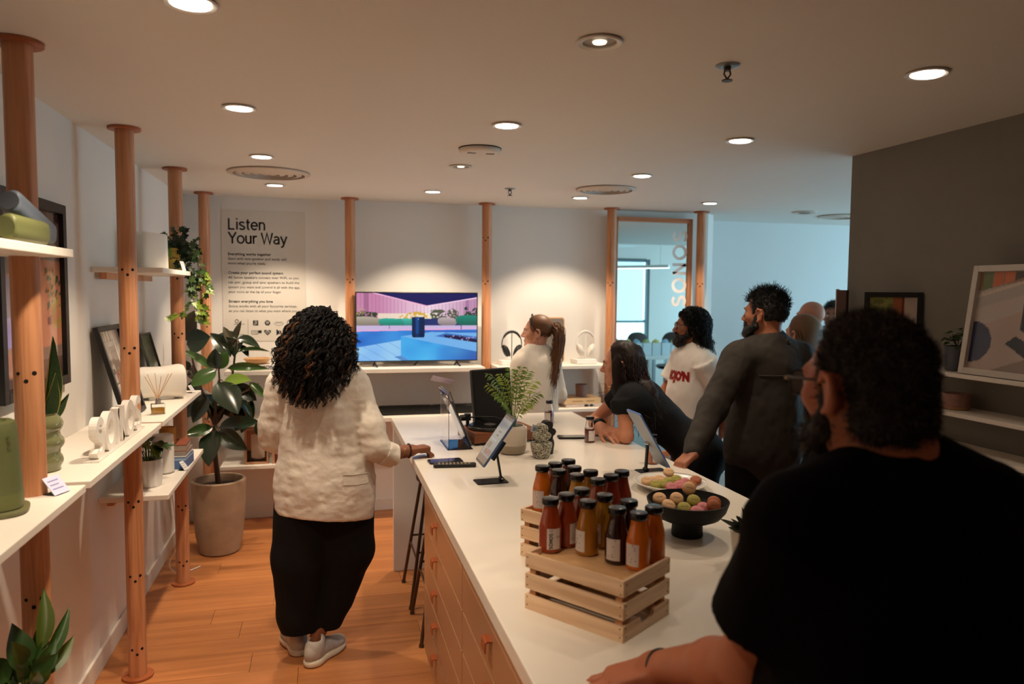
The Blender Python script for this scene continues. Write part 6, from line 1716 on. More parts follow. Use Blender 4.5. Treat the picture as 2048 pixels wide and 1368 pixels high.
def add_hand(S, wrist, fdir, palm_n, thumb_side, s=1.0, curl=(.35, .4, .45, .5), spread=.1, thumb_out=.7, k=.006):
    """wrist point; fdir = direction of fingers; palm_n = direction the palm faces; thumb_side = +1/-1 along cross(fdir, palm_n)"""
    w = np.array(wrist, float); f = np.array(fdir, float); f /= np.linalg.norm(f)
    n = np.array(palm_n, float); n -= f * (n @ f); n /= np.linalg.norm(n)
    x = np.cross(f, n) * thumb_side
    Rb = np.stack([x, f, n], 1)
    S.rc(w - f * .03 * s, w + f * .012 * s, .0255 * s, .0245 * s, .02)
    S.bx(w + f * .047 * s, V3(.030, .038, .0055) * s, Rb, .0085 * s, .016)
    S.el(w + f * .03 * s + x * .022 * s + n * .007 * s, V3(.017, .028, .013) * s, Rb, .012)
    L = ((.040, .026, .021), (.045, .029, .022), (.042, .027, .021), (.033, .020, .018))
    for i in range(4):
        b = w + f * (.084 - .004 * (i in (0, 3)) - .003 * (i == 3)) * s + x * (.029 - .0192 * i) * s
        sp = (1.2 - i * .8) * spread
        d = f * math.cos(sp) + x * math.sin(sp)
        r = (.0088, .009, .0087, .0078)[i] * s
        ang = 0; p = b - d * .012 * s
        for j in range(3):
            ang += curl[i] * (.75, 1.0, .7)[j]
            dd = d * math.cos(ang) + n * math.sin(ang)
            e = p + dd * (L[i][j] + (.012 if j == 0 else 0)) * s
            S.rc(p, e, r, r * (.95, .93, .84)[j], k if j else .01); p = e; r *= (.95, .93, .84)[j]
    b = w + f * .018 * s + x * .027 * s + n * .006 * s
    d1 = f * math.cos(thumb_out) + x * math.sin(thumb_out) + n * .25; d1 /= np.linalg.norm(d1)
    d2 = f * math.cos(thumb_out * .45) + x * math.sin(thumb_out * .45) + n * .35; d2 /= np.linalg.norm(d2)
    p1 = b + d1 * .038 * s; p2 = p1 + d2 * .030 * s; p3 = p2 + (d2 * .8 + f * .3) * .022 * s
    S.rc(b, p1, .0125 * s, .0108 * s, .012); S.rc(p1, p2, .0102 * s, .0095 * s, .006); S.rc(p2, p3, .0095 * s, .0078 * s, .004)
    return Rb
def strands(name, m, parent, curves, r0, n=4, taper=.3, kind=None):
    """hair: many thin tubes in one mesh; curves = list of (k,3) arrays of equal length"""
    C_ = np.stack(curves); N, K, _ = C_.shape
    T = np.gradient(C_, axis=1); T /= np.linalg.norm(T, axis=2, keepdims=True) + 1e-9
    ref = np.array([.31, .53, .79]); U = np.cross(T, ref); U /= np.linalg.norm(U, axis=2, keepdims=True) + 1e-9
    W_ = np.cross(T, U)
    rad = (r0 * (1 - (1 - taper) * np.linspace(0, 1, K) ** 2))[None, :, None]
    rings = [C_ + rad * (math.cos(2 * PI * i / n) * U + math.sin(2 * PI * i / n) * W_) for i in range(n)]
    v = np.stack(rings, 2).reshape(-1, 3)
    base = (np.arange(N)[:, None, None] * K + np.arange(K - 1)[None, :, None]) * n
    i = np.arange(n)[None, None, :]; j = (i + 1) % n
    q = np.stack([base + i, base + j, base + n + j, base + n + i], -1).reshape(-1, 4)
    ob = np_mesh(name, [(v, q)], m, parent)
    if kind: ob['kind'] = kind
    return ob
def curl_curves(roots, flow, N_pts, amp, turns, rng, drop=None):
    """roots (N,3), flow fn(root, t)->(N,3) guide point; helical offsets"""
    out = []
    t = np.linspace(0, 1, N_pts)
    for r in roots:
        g = flow(r, t)
        T = np.gradient(g, axis=0); T /= np.linalg.norm(T, axis=1, keepdims=True) + 1e-9
        U = np.cross(T, [.2, .9, .3]); U /= np.linalg.norm(U, axis=1, keepdims=True) + 1e-9
        W_ = np.cross(T, U)
        ph = rng.uniform(0, 2 * PI); tn = turns * rng.uniform(.75, 1.3); a = amp * rng.uniform(.6, 1.3)
        env = np.minimum(1, t * 3)[:, None]
        out.append(g + a * env * (np.cos(2 * PI * tn * t + ph)[:, None] * U + np.sin(2 * PI * tn * t + ph)[:, None] * W_))
    return out
def person(label, loc, group=None):
    return thing('person', label, 'person', loc, 0, group)
def skin(name, rgb): return mat(name, rgb, .48, sss=.12, bump=(220, .0003), mottle=(18, .06))
def cloth(name, rgb, rough=.85, b=(500, .0006)): return mat(name, rgb, rough, bump=b, sheen=.1 if rgb[0] > 100 else 0, spec=.3)
# ================================================================== people
def rz3(a): return np.array(Matrix.Rotation(a, 3, 'Z'))
def unit(v): v = np.array(v, float); return v / np.linalg.norm(v)
def torso(S, pel, neck, right, dm, off=0, k=.05):
    """dm = half widths/depths: shoulder, chest w/d, waist w/d, hip w/d"""
    pel, neck = np.array(pel, float), np.array(neck, float)
    up = unit(neck - pel); right = np.array(right, float); right = unit(right - up * (right @ up)); fw = np.cross(up, right)
    R = np.stack([right, fw, up], 1); L = np.linalg.norm(neck - pel)
    sh, cw, cd, ww, wd, hw, hd = dm
    S.el(pel + up * .02, V3(hw + off, hd + off, .15), R, k)
    S.el(pel + up * .36 * L + fw * .01, V3(ww + off, wd + off, .19), R, k)
    S.el(pel + up * .68 * L, V3(cw + off, cd + off, .20), R, k)
    for q in (-1, 1):
        S.rc(neck - up * .085, neck - up * .075 + right * q * (sh - .045), .075 + off, .050 + off, k)
        S.rc(neck + up * .015, neck - up * .05 + right * q * (sh - .06), .05 + off * .6, .045 + off, .04)
    return R
def neck_prim(S, neck, head_c, R, r=.056):
    S.rc(np.array(neck) - V3(0, 0, .05), np.array(head_c) + R @ V3(0, -.025, -.045), r * 1.12, r, .03)
def fold(amp, sx, sy=None, seed=0):
    sc = V3(*sx)
    def fn(P, d):
        q = P + seed
        return amp * (noise3(q, sc) + .55 * noise3(q + 3.3, sc * 2.1)) * np.clip(1 - np.abs(d) / .05, 0, 1)
    return fn
def legs(S, pel, right, fw, zknee=.5, half=.09, r=(.095, .065, .045), spread=0, k=.03, fd=.0):
    out = []
    for q in (-1, 1):
        h = np.array(pel) + np.array(right) * q * half - V3(0, 0, .03)
        kn = np.array([h[0] + right[0] * q * spread, h[1] + right[1] * q * spread, zknee]) + fw * .02
        an = np.array([kn[0], kn[1], .085]) - fw * (.03) + fw * fd * q
        S.rc(h, kn, r[0], r[1], k); S.rc(kn, an, r[1], r[2], k); out.append((h, kn, an))
    return out
def shoe(parent, heel, toe, m, msole, h=.0, name='shoe', big=1.0):
    heel, toe = np.array(heel, float), np.array(toe, float); f = unit(toe - heel); L = np.linalg.norm(toe - heel)
    x = np.cross(f, [0, 0, 1]); R = np.stack([x, f, V3(0, 0, 1)], 1); R[:, 2] = np.cross(x, f)
    T = lambda a, b, c: heel + R @ V3(a * big, b, c * big)
    S = Sdf(); S.el(T(0, L * .17, .055), V3(.036 * big, .055, .045 * big), R, .02); S.rc(T(0, L * .2, .05), T(0, L * .55, .048), .037 * big, .036 * big, .02); S.el(T(.004, L * .74, .036), V3(.046 * big, L * .25, .030 * big), R, .03)
    S.rc(T(0, L * .2, .085), T(0, L * .28, .10), .040 * big, .036 * big, .02); S.cc(T(0, L * .22, .09), T(0, L * .20, .16), .026 * big, .030 * big, .004, 1)
    S.pl(T(0, 0, .018), -R[:, 2], .004)
    up_ = np_mesh(name, [S.mesh(.005)], m, parent)
    G = Sdf(); G.el(T(0, L * .17, .016), V3(.042 * big, L * .19, .03 * big), R, .02); G.el(T(.004, L * .70, .014), V3(.051 * big, L * .31, .026 * big), R, .04); G.rc(T(0, L * .2, .014), T(.003, L * .6, .012), .034 * big, .034 * big, .03)
    G.pl(T(0, 0, 0), -R[:, 2], .003); G.pl(T(0, 0, .030), R[:, 2], .004)
    np_mesh('sole', [G.mesh(.005)], msole, up_)
    return up_
def scalp(c, R, s, n, rng, ok, lift=1.0):
    """points and normals on the skull where ok(x, y, z) (head-local unit coordinates in metres)"""
    d = rng.normal(size=(n * 4, 3)); d /= np.linalg.norm(d, axis=1, keepdims=True)
    rad = V3(.076, .097, .089) * lift
    p = d * rad + V3(0, -.014, .030); nr = d / rad; nr /= np.linalg.norm(nr, axis=1, keepdims=True)
    m = ok(p[:, 0], p[:, 1], p[:, 2]); p, nr = p[m][:n], nr[m][:n]
    return np.array(c) + (p * s) @ R.T, nr @ R.T, p
M_blk = cloth('black_jersey', (15, 15, 17)); M_hair = mat('hair_black', (15, 12, 10), .5, spec=.35); M_hairbr = mat('hair_brown_gold', (110, 70, 40), .45)
M_trous = cloth('dark_trousers', (30, 28, 26))

# ------------------------------------------------------------------ A: woman with curly hair, white jacket
pA = person('woman with long dark curly hair in white jacket and wide black trousers', (0, 3.56, 0))
skA = skin('skin_deep', (128, 76, 50))
RA = rz3(-.12); rtA, fwA = RA[:, 0], RA[:, 1]
hA = V3(-.025, 3.585, 1.548); nkA = V3(-.03, 3.56, 1.405); plA = V3(.0, 3.57, .88)
S = Sdf(); torso(S, plA, nkA, rtA, (.185, .135, .095, .115, .085, .15, .105))
add_head(S, hA, RA, .98); neck_prim(S, nkA, hA, RA, .05)
S.chain([V3(-.08, 3.57, .82), V3(-.118, 3.58, .48), V3(-.135, 3.62, .22), V3(-.14, 3.655, .09)], [.09, .06, .042, .033], .02); S.chain([V3(.08, 3.57, .82), V3(.108, 3.575, .50), V3(.02, 3.60, .25), V3(-.05, 3.555, .09)], [.09, .06, .042, .033], .02)
S.chain([V3(.15, 3.54, 1.31), V3(.232, 3.48, 1.04), V3(.315, 3.505, .985), V3(.390, 3.533, .988)], [.045, .038, .031, .026])
S.chain([V3(-.195, 3.56, 1.31), V3(-.236, 3.60, 1.08), V3(-.18, 3.74, .99)], [.045, .036, .026])
wr = V3(.395, 3.534, .990)
add_hand(S, wr, (.95, .28, .05), (.12, 0, -1), 1, 1.0, (.95, 1.0, 1.05, 1.1), .06, .5)
add_hand(S, V3(-.19, 3.75, .985), (.3, .9, -.2), (1, 0, 0), 1, .9, (.6, .6, .6, .6), .06, .5)
np_mesh('body', [S.mesh(.0055)], skA, pA); face_parts(pA, hA, RA, .98, M_hair)
# jacket
J = Sdf(); torso(J, plA, nkA, rtA, (.185, .145, .115, .14, .12, .17, .13), .02, .07)
J.el(V3(.0, 3.555, 1.02), V3(.190, .150, .36), RA, .08); J.el(V3(.004, 3.545, .75), V3(.226, .172, .31), RA, .10)
J.disp(fold(.016, (8, 8, 1.6), seed=2))
J.chain([V3(.135, 3.545, 1.305), V3(.200, 3.50, 1.12), V3(.232, 3.475, 1.025), V3(.275, 3.487, .99)], [.073, .066, .060, .052], .03)
J.chain([V3(-.195, 3.56, 1.305), V3(-.232, 3.585, 1.12), V3(-.236, 3.60, 1.06), V3(-.20, 3.70, 1.01)], [.070, .060, .056, .048], .03)
J.disp(fold(.010, (15, 15, 7), seed=7)); J.disp(fold(.006, (18, 14, 40), seed=11)); J.disp(fold(.0022, (60, 40, 90), seed=17))
J.rc(nkA - V3(0, 0, .02), nkA + V3(0, 0, .2), .062, .062, .01, 1)
J.pl(V3(.0, 3.5, .705), (-.10, -.10, -1.0), .006)
M_jack = mat('jacket_linen', (226, 216, 202), .6, bump=(60, .0016), sheen=.2)
jk = np_mesh('jacket', [J.mesh(.0075)], M_jack, pA)
Cf = Sdf(); Cf.cc(V3(.262, 3.483, 1.000), V3(.318, 3.507, .972), .060, .056, .006); Cf.disp(fold(.008, (24, 24, 24), seed=5)); Cf.cc(V3(.30, 3.50, .981), V3(.34, 3.515, .962), .040, .040, .004, 1)
np_mesh('rolled_cuff', [Cf.mesh(.005)], M_jack, jk)
Cf = Sdf(); Cf.cc(V3(-.232, 3.625, 1.045), V3(-.20, 3.70, 1.008), .054, .050, .006); Cf.disp(fold(.008, (24, 24, 24), seed=9))
np_mesh('rolled_cuff', [Cf.mesh(.006)], M_jack, jk)
def onto(S_, pts, d, off):
    p = np.array(pts, float); d = np.array(d, float)
    for _ in range(40): p = p + d * (S_.ev(p) - off)[:, None] * .8
    return p
pf = onto(J, [V3(x, 3.30, z - .10 * (x - .09)) for z in (.925, .88) for x in np.linspace(.09, .215, 10)], unit(V3(-.15, 1, 0)), .003)
mb = MB(); mb.add([tuple(p) for p in pf], [(i, i + 1, i + 11, i + 10) for i in range(9)]); mb.build('pocket_flap', M_jack, jk, smooth=True).matrix_parent_inverse = jk.matrix_world.inverted()
o = MB().tube([tuple(p) for p in pf[:10]], .0022, 5).build('pocket_seam', mat('seam_cream', (178, 166, 150), .8), jk, smooth=True)
# trousers
Tr = Sdf(); Tr.el(V3(0, 3.57, .84), V3(.205, .155, .16), RA, .05)
Tr.chain([V3(-.075, 3.57, .80), V3(-.115, 3.575, .50), V3(-.128, 3.59, .22), V3(-.118, 3.60, .10)], [.150, .128, .094, .082], .025)
Tr.chain([V3(.085, 3.57, .78), V3(.108, 3.575, .52), V3(.040, 3.60, .27), V3(-.035, 3.61, .07)], [.145, .120, .082, .062], .025)
Tr.disp(fold(.014, (13, 13, 2.5), seed=3)); Tr.pl(V3(0, 3.6, .128), (0, -.15, -1), .004); Tr.pl(V3(0, 3.5, .93), (0, 0, 1), .01)
np_mesh('trousers', [Tr.mesh(.009)], cloth('trousers_black', (8, 8, 9), .9), pA)
M_shoe = mat('shoe_silver', (176, 168, 160), .5, bump=(160, .0012), mottle=(40, .12)); M_sole = mat('shoe_sole', (214, 204, 184), .6)
s1 = shoe(pA, (-.085, 3.475, .002), (.075, 3.70, .002), M_shoe, M_sole, name='sneaker', big=1.02)
mb = MB(); mb.add([(-.047, 3.508, .052), (-.012, 3.53, .05), (.02, 3.565, .052), (.02, 3.567, .058), (-.012, 3.533, .058), (-.047, 3.512, .066)], [(0, 1, 2, 3, 4, 5)])
s2 = shoe(pA, (-.115, 3.60, .002), (-.20, 3.84, .002), M_shoe, M_sole, name='sneaker', big=1.02)
# bracelets and ring
bd = V3(.97, .2, 0)
def bracelet(name, c, ax, r, t, m, beads=0):
    u, w, d = frame_of(Vector(ax)); c = Vector(c)
    mb = MB()
    if beads:
        for i in range(beads): a = 2 * PI * i / beads; mb.sphere(c + u * r * math.cos(a) + w * r * math.sin(a), t, 8, 6)
    else: mb.tube([c + u * r * math.cos(2 * PI * i / 28) + w * r * math.sin(2 * PI * i / 28) for i in range(29)], t, 6, False)
    o = mb.build(name, m, pA, smooth=True); o.matrix_parent_inverse = pA.matrix_world.inverted(); 
    return o
pA.matrix_world = Matrix.Translation((0, 3.56, 0)); bpy.context.view_layer.update()
M_silver = mat('silver', (200, 196, 190), .2, metal=1)
bracelet('bead_bracelet', (.388, 3.532, .989), (.97, .25, -.05), .031, .0055, mat('bead_brown', (44, 20, 14), .3), 20)
bracelet('thin_bracelet', (.338, 3.517, .986), (.95, .2, .2), .033, .0014, M_silver); bracelet('thin_bracelet', (.354, 3.523, .986), (.9, .2, -.4), .034, .0012, mat('gold_cord', (206, 172, 120), .3, metal=.8))
o = MB().box((.478, 3.556, .994), (.016, .014, .010), Matrix.Rotation(.5, 3, 'Y')).build('ring', M_silver, pA, bevel=.002); o.matrix_parent_inverse = pA.matrix_world.inverted()
# hair: dark core plus curls
H = Sdf(); H.el(hA + V3(0, -.010, .028), V3(.082, .102, .092), RA, .03); H.el(V3(-.028, 3.555, 1.48), V3(.095, .095, .11), RA, .06); H.el(V3(-.035, 3.505, 1.40), V3(.135, .080, .13), None, .07); H.el(V3(-.055, 3.455, 1.32), V3(.095, .05, .075), None, .05)
H.disp(fold(.03, (20, 20, 14), seed=4)); H.bx(hA + RA @ V3(0, .115, -.04), V3(.062, .06, .12), RA, .01, .03, 1)
hr = np_mesh('hair', [H.mesh(.009)], M_hair, pA)
rg = np.random.default_rng(5)
def hair_ok(x, y, z): return (y < .045) & (z > -.05) & ~((y > .01) & (z < .06))
pts, nr, loc = scalp(hA, RA, .98, 1700, rg, hair_ok, 1.05)
def flowA(r, t):
    d = r - hA; a = math.atan2(d[0] + 1e-6, -d[1]); sx = math.sin(a)
    spread = rg.uniform(.72, 1.05)
    xe = -.035 + .185 * sx * spread; ye = 3.515 - (.02 + .135 * max(0, math.cos(a))) * rg.uniform(.80, 1.12)
    dx = xe + .065
    ze = 1.225 + 3.6 * dx * dx * (1 if dx < 0 else .9) + rg.uniform(0, 1) ** 1.5 * .16
    c1 = r + unit(d * V3(1, 1, .4)) * .03 + V3(0, 0, .01); c2 = V3(r[0] * .1 + xe * .9, ye - .012, ze + (r[2] - ze) * .42)
    e = V3(xe, ye, min(ze, r[2] - .05)); t = t[:, None]
    return (1 - t) ** 3 * r + 3 * (1 - t) ** 2 * t * c1 + 3 * (1 - t) * t * t * c2 + t ** 3 * e
def locks(guides, per, rng, rad, amp, turns, N=44):
    out = []
    t = np.linspace(0, 1, N)
    for g0 in guides:
        g = g0(t); T = np.gradient(g, axis=0); T /= np.linalg.norm(T, axis=1, keepdims=True) + 1e-9
        U = np.cross(T, [.2, .9, .3]); U /= np.linalg.norm(U, axis=1, keepdims=True) + 1e-9; W_ = np.cross(T, U)
        ph = rng.uniform(0, 2 * PI); tn = turns * rng.uniform(.8, 1.25); am = amp * rng.uniform(.7, 1.3)
        one = []
        for _ in range(per):
            o = rng.normal(size=2) * rad; p2 = ph + rng.normal() * .35; e = np.minimum(1, t * 4)[:, None]
            one.append(g + e * (am * (np.cos(2 * PI * tn * t + p2)[:, None] * U + np.sin(2 * PI * tn * t + p2)[:, None] * W_) + o[0] * U + o[1] * W_))
        out.append(one)
    return out
gd = [(lambda t, r=r, e=rg.integers(1 << 30): flowA(r, t)) for r in pts[:430]]
LK = locks(gd, 7, rg, .0028, .0085, 5.5)
hi = [k for k in range(430) if k % 10 == 3]
strands('curls', M_hair, hr, [c for k in range(430) if k not in hi for c in LK[k]], .0018, 4)
strands('highlight_curls', M_hairbr, hr, [c[14:] for k in hi for c in LK[k][:5]], .0014, 4)
strands('highlight_roots', M_hair, hr, [c[:16] for k in hi for c in LK[k][:5]], .0017, 4)

# ------------------------------------------------------------------ B: blonde woman with ponytail, white top
pB = person('blonde woman with long ponytail and white top, seen from behind', (1.47, 5.12, 0)); bpy.context.view_layer.update()
skB = skin('skin_fair', (208, 150, 122)); M_bl = mat('hair_blonde_brown', (112, 74, 44), .5)
hRB = rz3(1.28); RB = rz3(.3); rtB, fwB = RB[:, 0], RB[:, 1]
hB = V3(1.478, 5.13, 1.462); nkB = V3(1.475, 5.12, 1.325); plB = V3(1.46, 5.11, .80)
S = Sdf(); torso(S, plB, nkB, rtB, (.175, .125, .09, .105, .08, .14, .10)); add_head(S, hB, hRB, .97); neck_prim(S, nkB, hB, hRB, .046); legs(S, plB, rtB, fwB, .44, .08, (.075, .055, .04))
for q, e, w in ((-1, V3(1.275, 5.15, 1.0), V3(1.36, 5.28, .93)), (1, V3(1.665, 5.17, 1.0), V3(1.60, 5.30, .95))):
    sh = nkB - V3(0, 0, .09) + rtB * q * .15; S.chain([sh, e, w], [.042, .034, .025]); add_hand(S, w, unit(V3(-q * -.2, .9, -.2)), V3(0, 0, -1), -q, .9, (.5, .5, .5, .5))
np_mesh('body', [S.mesh(.006)], skB, pB); face_parts(pB, hB, hRB, .97, M_bl)
J = Sdf(); torso(J, plB, nkB, rtB, (.165, .135, .10, .125, .095, .15, .11), .02, .07); J.el(V3(1.46, 5.11, .92), V3(.155, .125, .32), RB, .1)
for q, e, w in ((-1, V3(1.275, 5.15, 1.0), V3(1.36, 5.28, .93)), (1, V3(1.665, 5.17, 1.0), V3(1.60, 5.30, .95))):
    sh = nkB - V3(0, 0, .085) + rtB * q * .135; J.chain([sh, e, e + (w - e) * .85], [.064, .054, .042], .03)
J.disp(fold(.010, (10, 10, 6), seed=8)); J.disp(fold(.004, (30, 30, 24), seed=1)); J.rc(nkB, nkB + V3(0, 0, .2), .056, .06, .01, 1); J.pl(V3(0, 0, .76), (0, 0, -1))
np_mesh('sweater', [J.mesh(.009)], cloth('sweater_white', (226, 216, 202)), pB)
Tr = Sdf(); Tr.el(plB, V3(.165, .125, .14), RB, .04); legs(Tr, plB, rtB, fwB, .44, .085, (.10, .08, .06)); Tr.pl(V3(0, 0, .1), (0, 0, -1)); np_mesh('trousers', [Tr.mesh(.012)], M_trous, pB)
for q in (-1, 1): shoe(pB, plB * V3(1, 1, 0) + rtB * q * .085 - fwB * .08, plB * V3(1, 1, 0) + rtB * q * .085 + fwB * .16, mat('shoe_plain', (40, 36, 34), .5), M_sole)
H = Sdf(); H.el(hB + hRB @ V3(0, -.018, .036), V3(.081, .101, .092), hRB, .02); H.bx(hB + hRB @ V3(0, .125, .0), V3(.1, .055, .115), hRB, .01, .03, 1); H.bx(hB + hRB @ V3(0, .0, -.10), V3(.1, .07, .06), hRB, .02, .04, 1); H.el(hB + hRB @ V3(0, -.115, .035), V3(.026, .03, .026), hRB, .02)
hr = np_mesh('hair', [H.mesh(.006)], M_bl, pB)
rg = np.random.default_rng(8); tie = hB + hRB @ V3(0, -.122, .035)
cur = []
for i in range(420):
    o = rg.normal(size=3) * V3(.016, .016, .012); e = V3(1.555, 5.02, 1.12) + rg.normal(size=3) * V3(.022, .02, .05); t = np.linspace(0, 1, 16)[:, None]
    c1 = tie + hRB @ V3(0, -.06, .0) + o * 1.6 + V3(0, -.02, 0); c2 = V3(1.60, 5.03, 1.30) + rg.normal(size=3) * V3(.026, .022, .03)
    cur.append((1 - t) ** 3 * (tie + o) + 3 * (1 - t) ** 2 * t * c1 + 3 * (1 - t) * t * t * c2 + t ** 3 * e + .004 * np.sin(t * 9 + i))
strands('ponytail', M_bl, hr, cur, .0026, 4)
pts, nr, loc = scalp(hB, hRB, .97, 900, rg, lambda x, y, z: (y < .06) & (z > -.035) & ~((y > .045) & (z < .07)), 1.07)
cur = []
for p in pts:
    t = np.linspace(0, 1, 9)[:, None]; mid = (p + tie) / 2; mid = hB + unit(mid - hB) * max(np.linalg.norm(mid - hB), .107)
    cur.append((1 - t) ** 2 * p + 2 * (1 - t) * t * mid + t * t * tie)
strands('combed_hair', M_bl, hr, cur, .0021, 3)
T = lambda x, y, z: Vector((hB + hRB @ V3(x, y, z)).tolist())
sg = MB().tube([T(.086 * math.cos(a), .040 - .006 * math.sin(a), .055 + .070 * math.sin(a)) for a in [PI * i / 16 for i in range(17)]], [.004 + .004 * math.sin(PI * i / 16) for i in range(17)], 8).build('sunglasses', M_black, pB, smooth=True)
for q in (-1, 1): MB().tube([T(q * .086, .035, .06), T(q * .089, .01, .02), T(q * .088, -.02, -.015)], .003, 6).build('temple', M_black, sg, smooth=True)
def bind(root):
    """children were modelled in world space: keep them where they are under the moved root"""
    inv = root.matrix_world.inverted()
    for c in root.children:
        if c.matrix_parent_inverse == Matrix.Identity(4): c.matrix_parent_inverse = inv
def bind_all(root):
    bpy.context.view_layer.update(); bind(root)

# ------------------------------------------------------------------ C: dark-haired woman leaning on the counter
pC = person('dark-haired woman in black leaning on folded arms at the worktop', (1.95, 3.64, 0)); bpy.context.view_layer.update()
skC = skin('skin_light_tan', (206, 140, 108)); M_hdk = mat('hair_dark_brown', (34, 21, 16), .55, spec=.3)
hRC = rz3(1.12) @ np.array(Matrix.Rotation(-.10, 3, 'X')); rtC = unit(V3(.40, .90, 0))
hC = V3(1.60, 3.865, 1.352); nkC = V3(1.625, 3.83, 1.215); plC = V3(1.97, 3.64, .90)
dmC = (.175, .125, .09, .11, .085, .145, .105)
S = Sdf(); RC = torso(S, plC, nkC, rtC, dmC); fwC = unit(V3(-.9, .4, 0)); add_head(S, hC, hRC, .97); neck_prim(S, nkC, hC, hRC, .046); legs(S, plC, rtC, fwC, .46, .085, (.08, .055, .04))
eL = V3(1.552, 3.655, .990); wL = V3(1.50, 3.85, .985); shL = nkC - V3(.01, 0, .06) - rtC * .155; shR = nkC - V3(.03, 0, .05) + rtC * .15; eR = V3(1.53, 4.10, .990); wR = V3(1.478, 3.81, 1.008)
S.chain([shL, eL, wL], [.046, .037, .026]); S.chain([shR, eR, wR], [.046, .036, .026])
add_hand(S, wR, unit(V3(.28, -1, -.16)), (.25, 0, -1), -1, 1.0, (.25, .3, .35, .45), .10, .6); add_hand(S, wL, unit(V3(-.2, .9, -.05)), (0, 0, -1), 1, .92, (.4, .4, .4, .4), .08, .5)
np_mesh('body', [S.mesh(.0052)], skC, pC); face_parts(pC, hC, hRC, .97, M_hdk)
J = Sdf(); torso(J, plC, nkC, rtC, dmC, .024, .06); J.rc(shL + V3(.02, 0, .01), shL, .07, .066, .04); J.rc(shR + V3(.02, 0, .01), shR, .07, .066, .04); J.cc(shL - (eL - shL) * .1, shL + (eL - shL) * .24, .070, .066, .03); J.cc(shR - (eR - shR) * .1, shR + (eR - shR) * .36, .070, .064, .03); J.disp(fold(.010, (10, 10, 8), seed=12)); J.rc(nkC, nkC + V3(-.03, .01, .2), .056, .06, .01, 1); J.pl(plC - V3(0, 0, .02), plC - nkC)
np_mesh('top', [J.mesh(.008)], M_blk, pC)
Tr = Sdf(); Tr.el(plC, V3(.165, .13, .17), RC, .04); legs(Tr, plC, rtC, fwC, .46, .09, (.115, .085, .065)); Tr.pl(V3(0, 0, .1), (0, 0, -1)); np_mesh('trousers', [Tr.mesh(.012)], M_blk, pC)
for q in (-1, 1): shoe(pC, plC * V3(1, 1, 0) + rtC * q * .085 - fwC * .08, plC * V3(1, 1, 0) + rtC * q * .085 + fwC * .15, mat('shoe_plain', (40, 36, 34)), M_sole)
u, w_, d_ = frame_of(Vector((wR - eR).tolist())); c_ = Vector((eR + (wR - eR) * .66).tolist())
wt = MB().tube([c_ + u * .034 * math.cos(2 * PI * i / 24) + w_ * .034 * math.sin(2 * PI * i / 24) for i in range(25)], .0105, 8, False).build('watch_strap', mat('rubber_black', (18, 18, 19), .6), pC, smooth=True)
MB().box(c_ + Vector((-.02, 0, .030)), (.034, .038, .012)).build('watch_case', M_blackm, wt, bevel=.004)
MB().tube([Vector((1.47, 3.775, .985)) + Vector((.6, .8, 0)).cross(Vector((0, 0, 1))) * .0 + Vector((.028 * math.cos(2 * PI * i / 20) * .8, .028 * math.cos(2 * PI * i / 20) * .3, .030 * math.sin(2 * PI * i / 20))) for i in range(21)], .0016, 5, False).build('hair_tie', M_black, pC, smooth=True)
H = Sdf(); H.el(hC + hRC @ V3(0, -.02, .036), V3(.089, .108, .098), hRC, .02); H.el(hC + hRC @ V3(0, -.07, -.08), V3(.100, .070, .15), hRC, .05)
for q in (-1, 1): H.el(hC + hRC @ V3(q * .078, .018, -.075), V3(.022, .042, .12), hRC, .04)
H.bx(hC + hRC @ V3(0, .12, -.02), V3(.07, .055, .12), hRC, .015, .03, 1)
H.el(V3(1.69, 3.71, 1.16), V3(.075, .065, .12), None, .06); H.disp(fold(.018, (26, 26, 10), seed=2))
hr = np_mesh('hair', [H.mesh(.007)], M_hdk, pC)
rg = np.random.default_rng(12)
pts, nr, loc = scalp(hC, hRC, .97, 950, rg, lambda x, y, z: (y < .05) & (z > -.055) & ~((y > .035) & (z < .05)), 1.08)
def flowC(r, t):
    l = hRC.T @ (r - hC); sd = 1 if l[0] > 0 else -1; t = t[:, None]
    e = (V3(1.70, 3.70, 1.09) if l[0] < .03 else V3(1.72, 3.92, 1.12)) + rg.normal(size=3) * V3(.045, .05, .06) + (V3(-.09, .02, .03) if l[1] > 0 else 0)
    c1 = r + hRC @ V3(l[0] * .35, -.035 if l[1] < 0 else -.01, .01); c2 = hC + hRC @ V3(l[0] * 1.15 + sd * .03, -.05 + l[1] * .7, -.13)
    return (1 - t) ** 3 * r + 3 * (1 - t) ** 2 * t * c1 + 3 * (1 - t) * t * t * c2 + t ** 3 * e
cv = curl_curves(pts, flowC, 34, .006, 4, rg); strands('long_waves', M_hdk, hr, cv[90:], .0022, 4); strands('lighter_ends', mat('hair_chestnut', (92, 50, 30), .42), hr, [c[14:] for c in cv[:90]], .0020, 4)

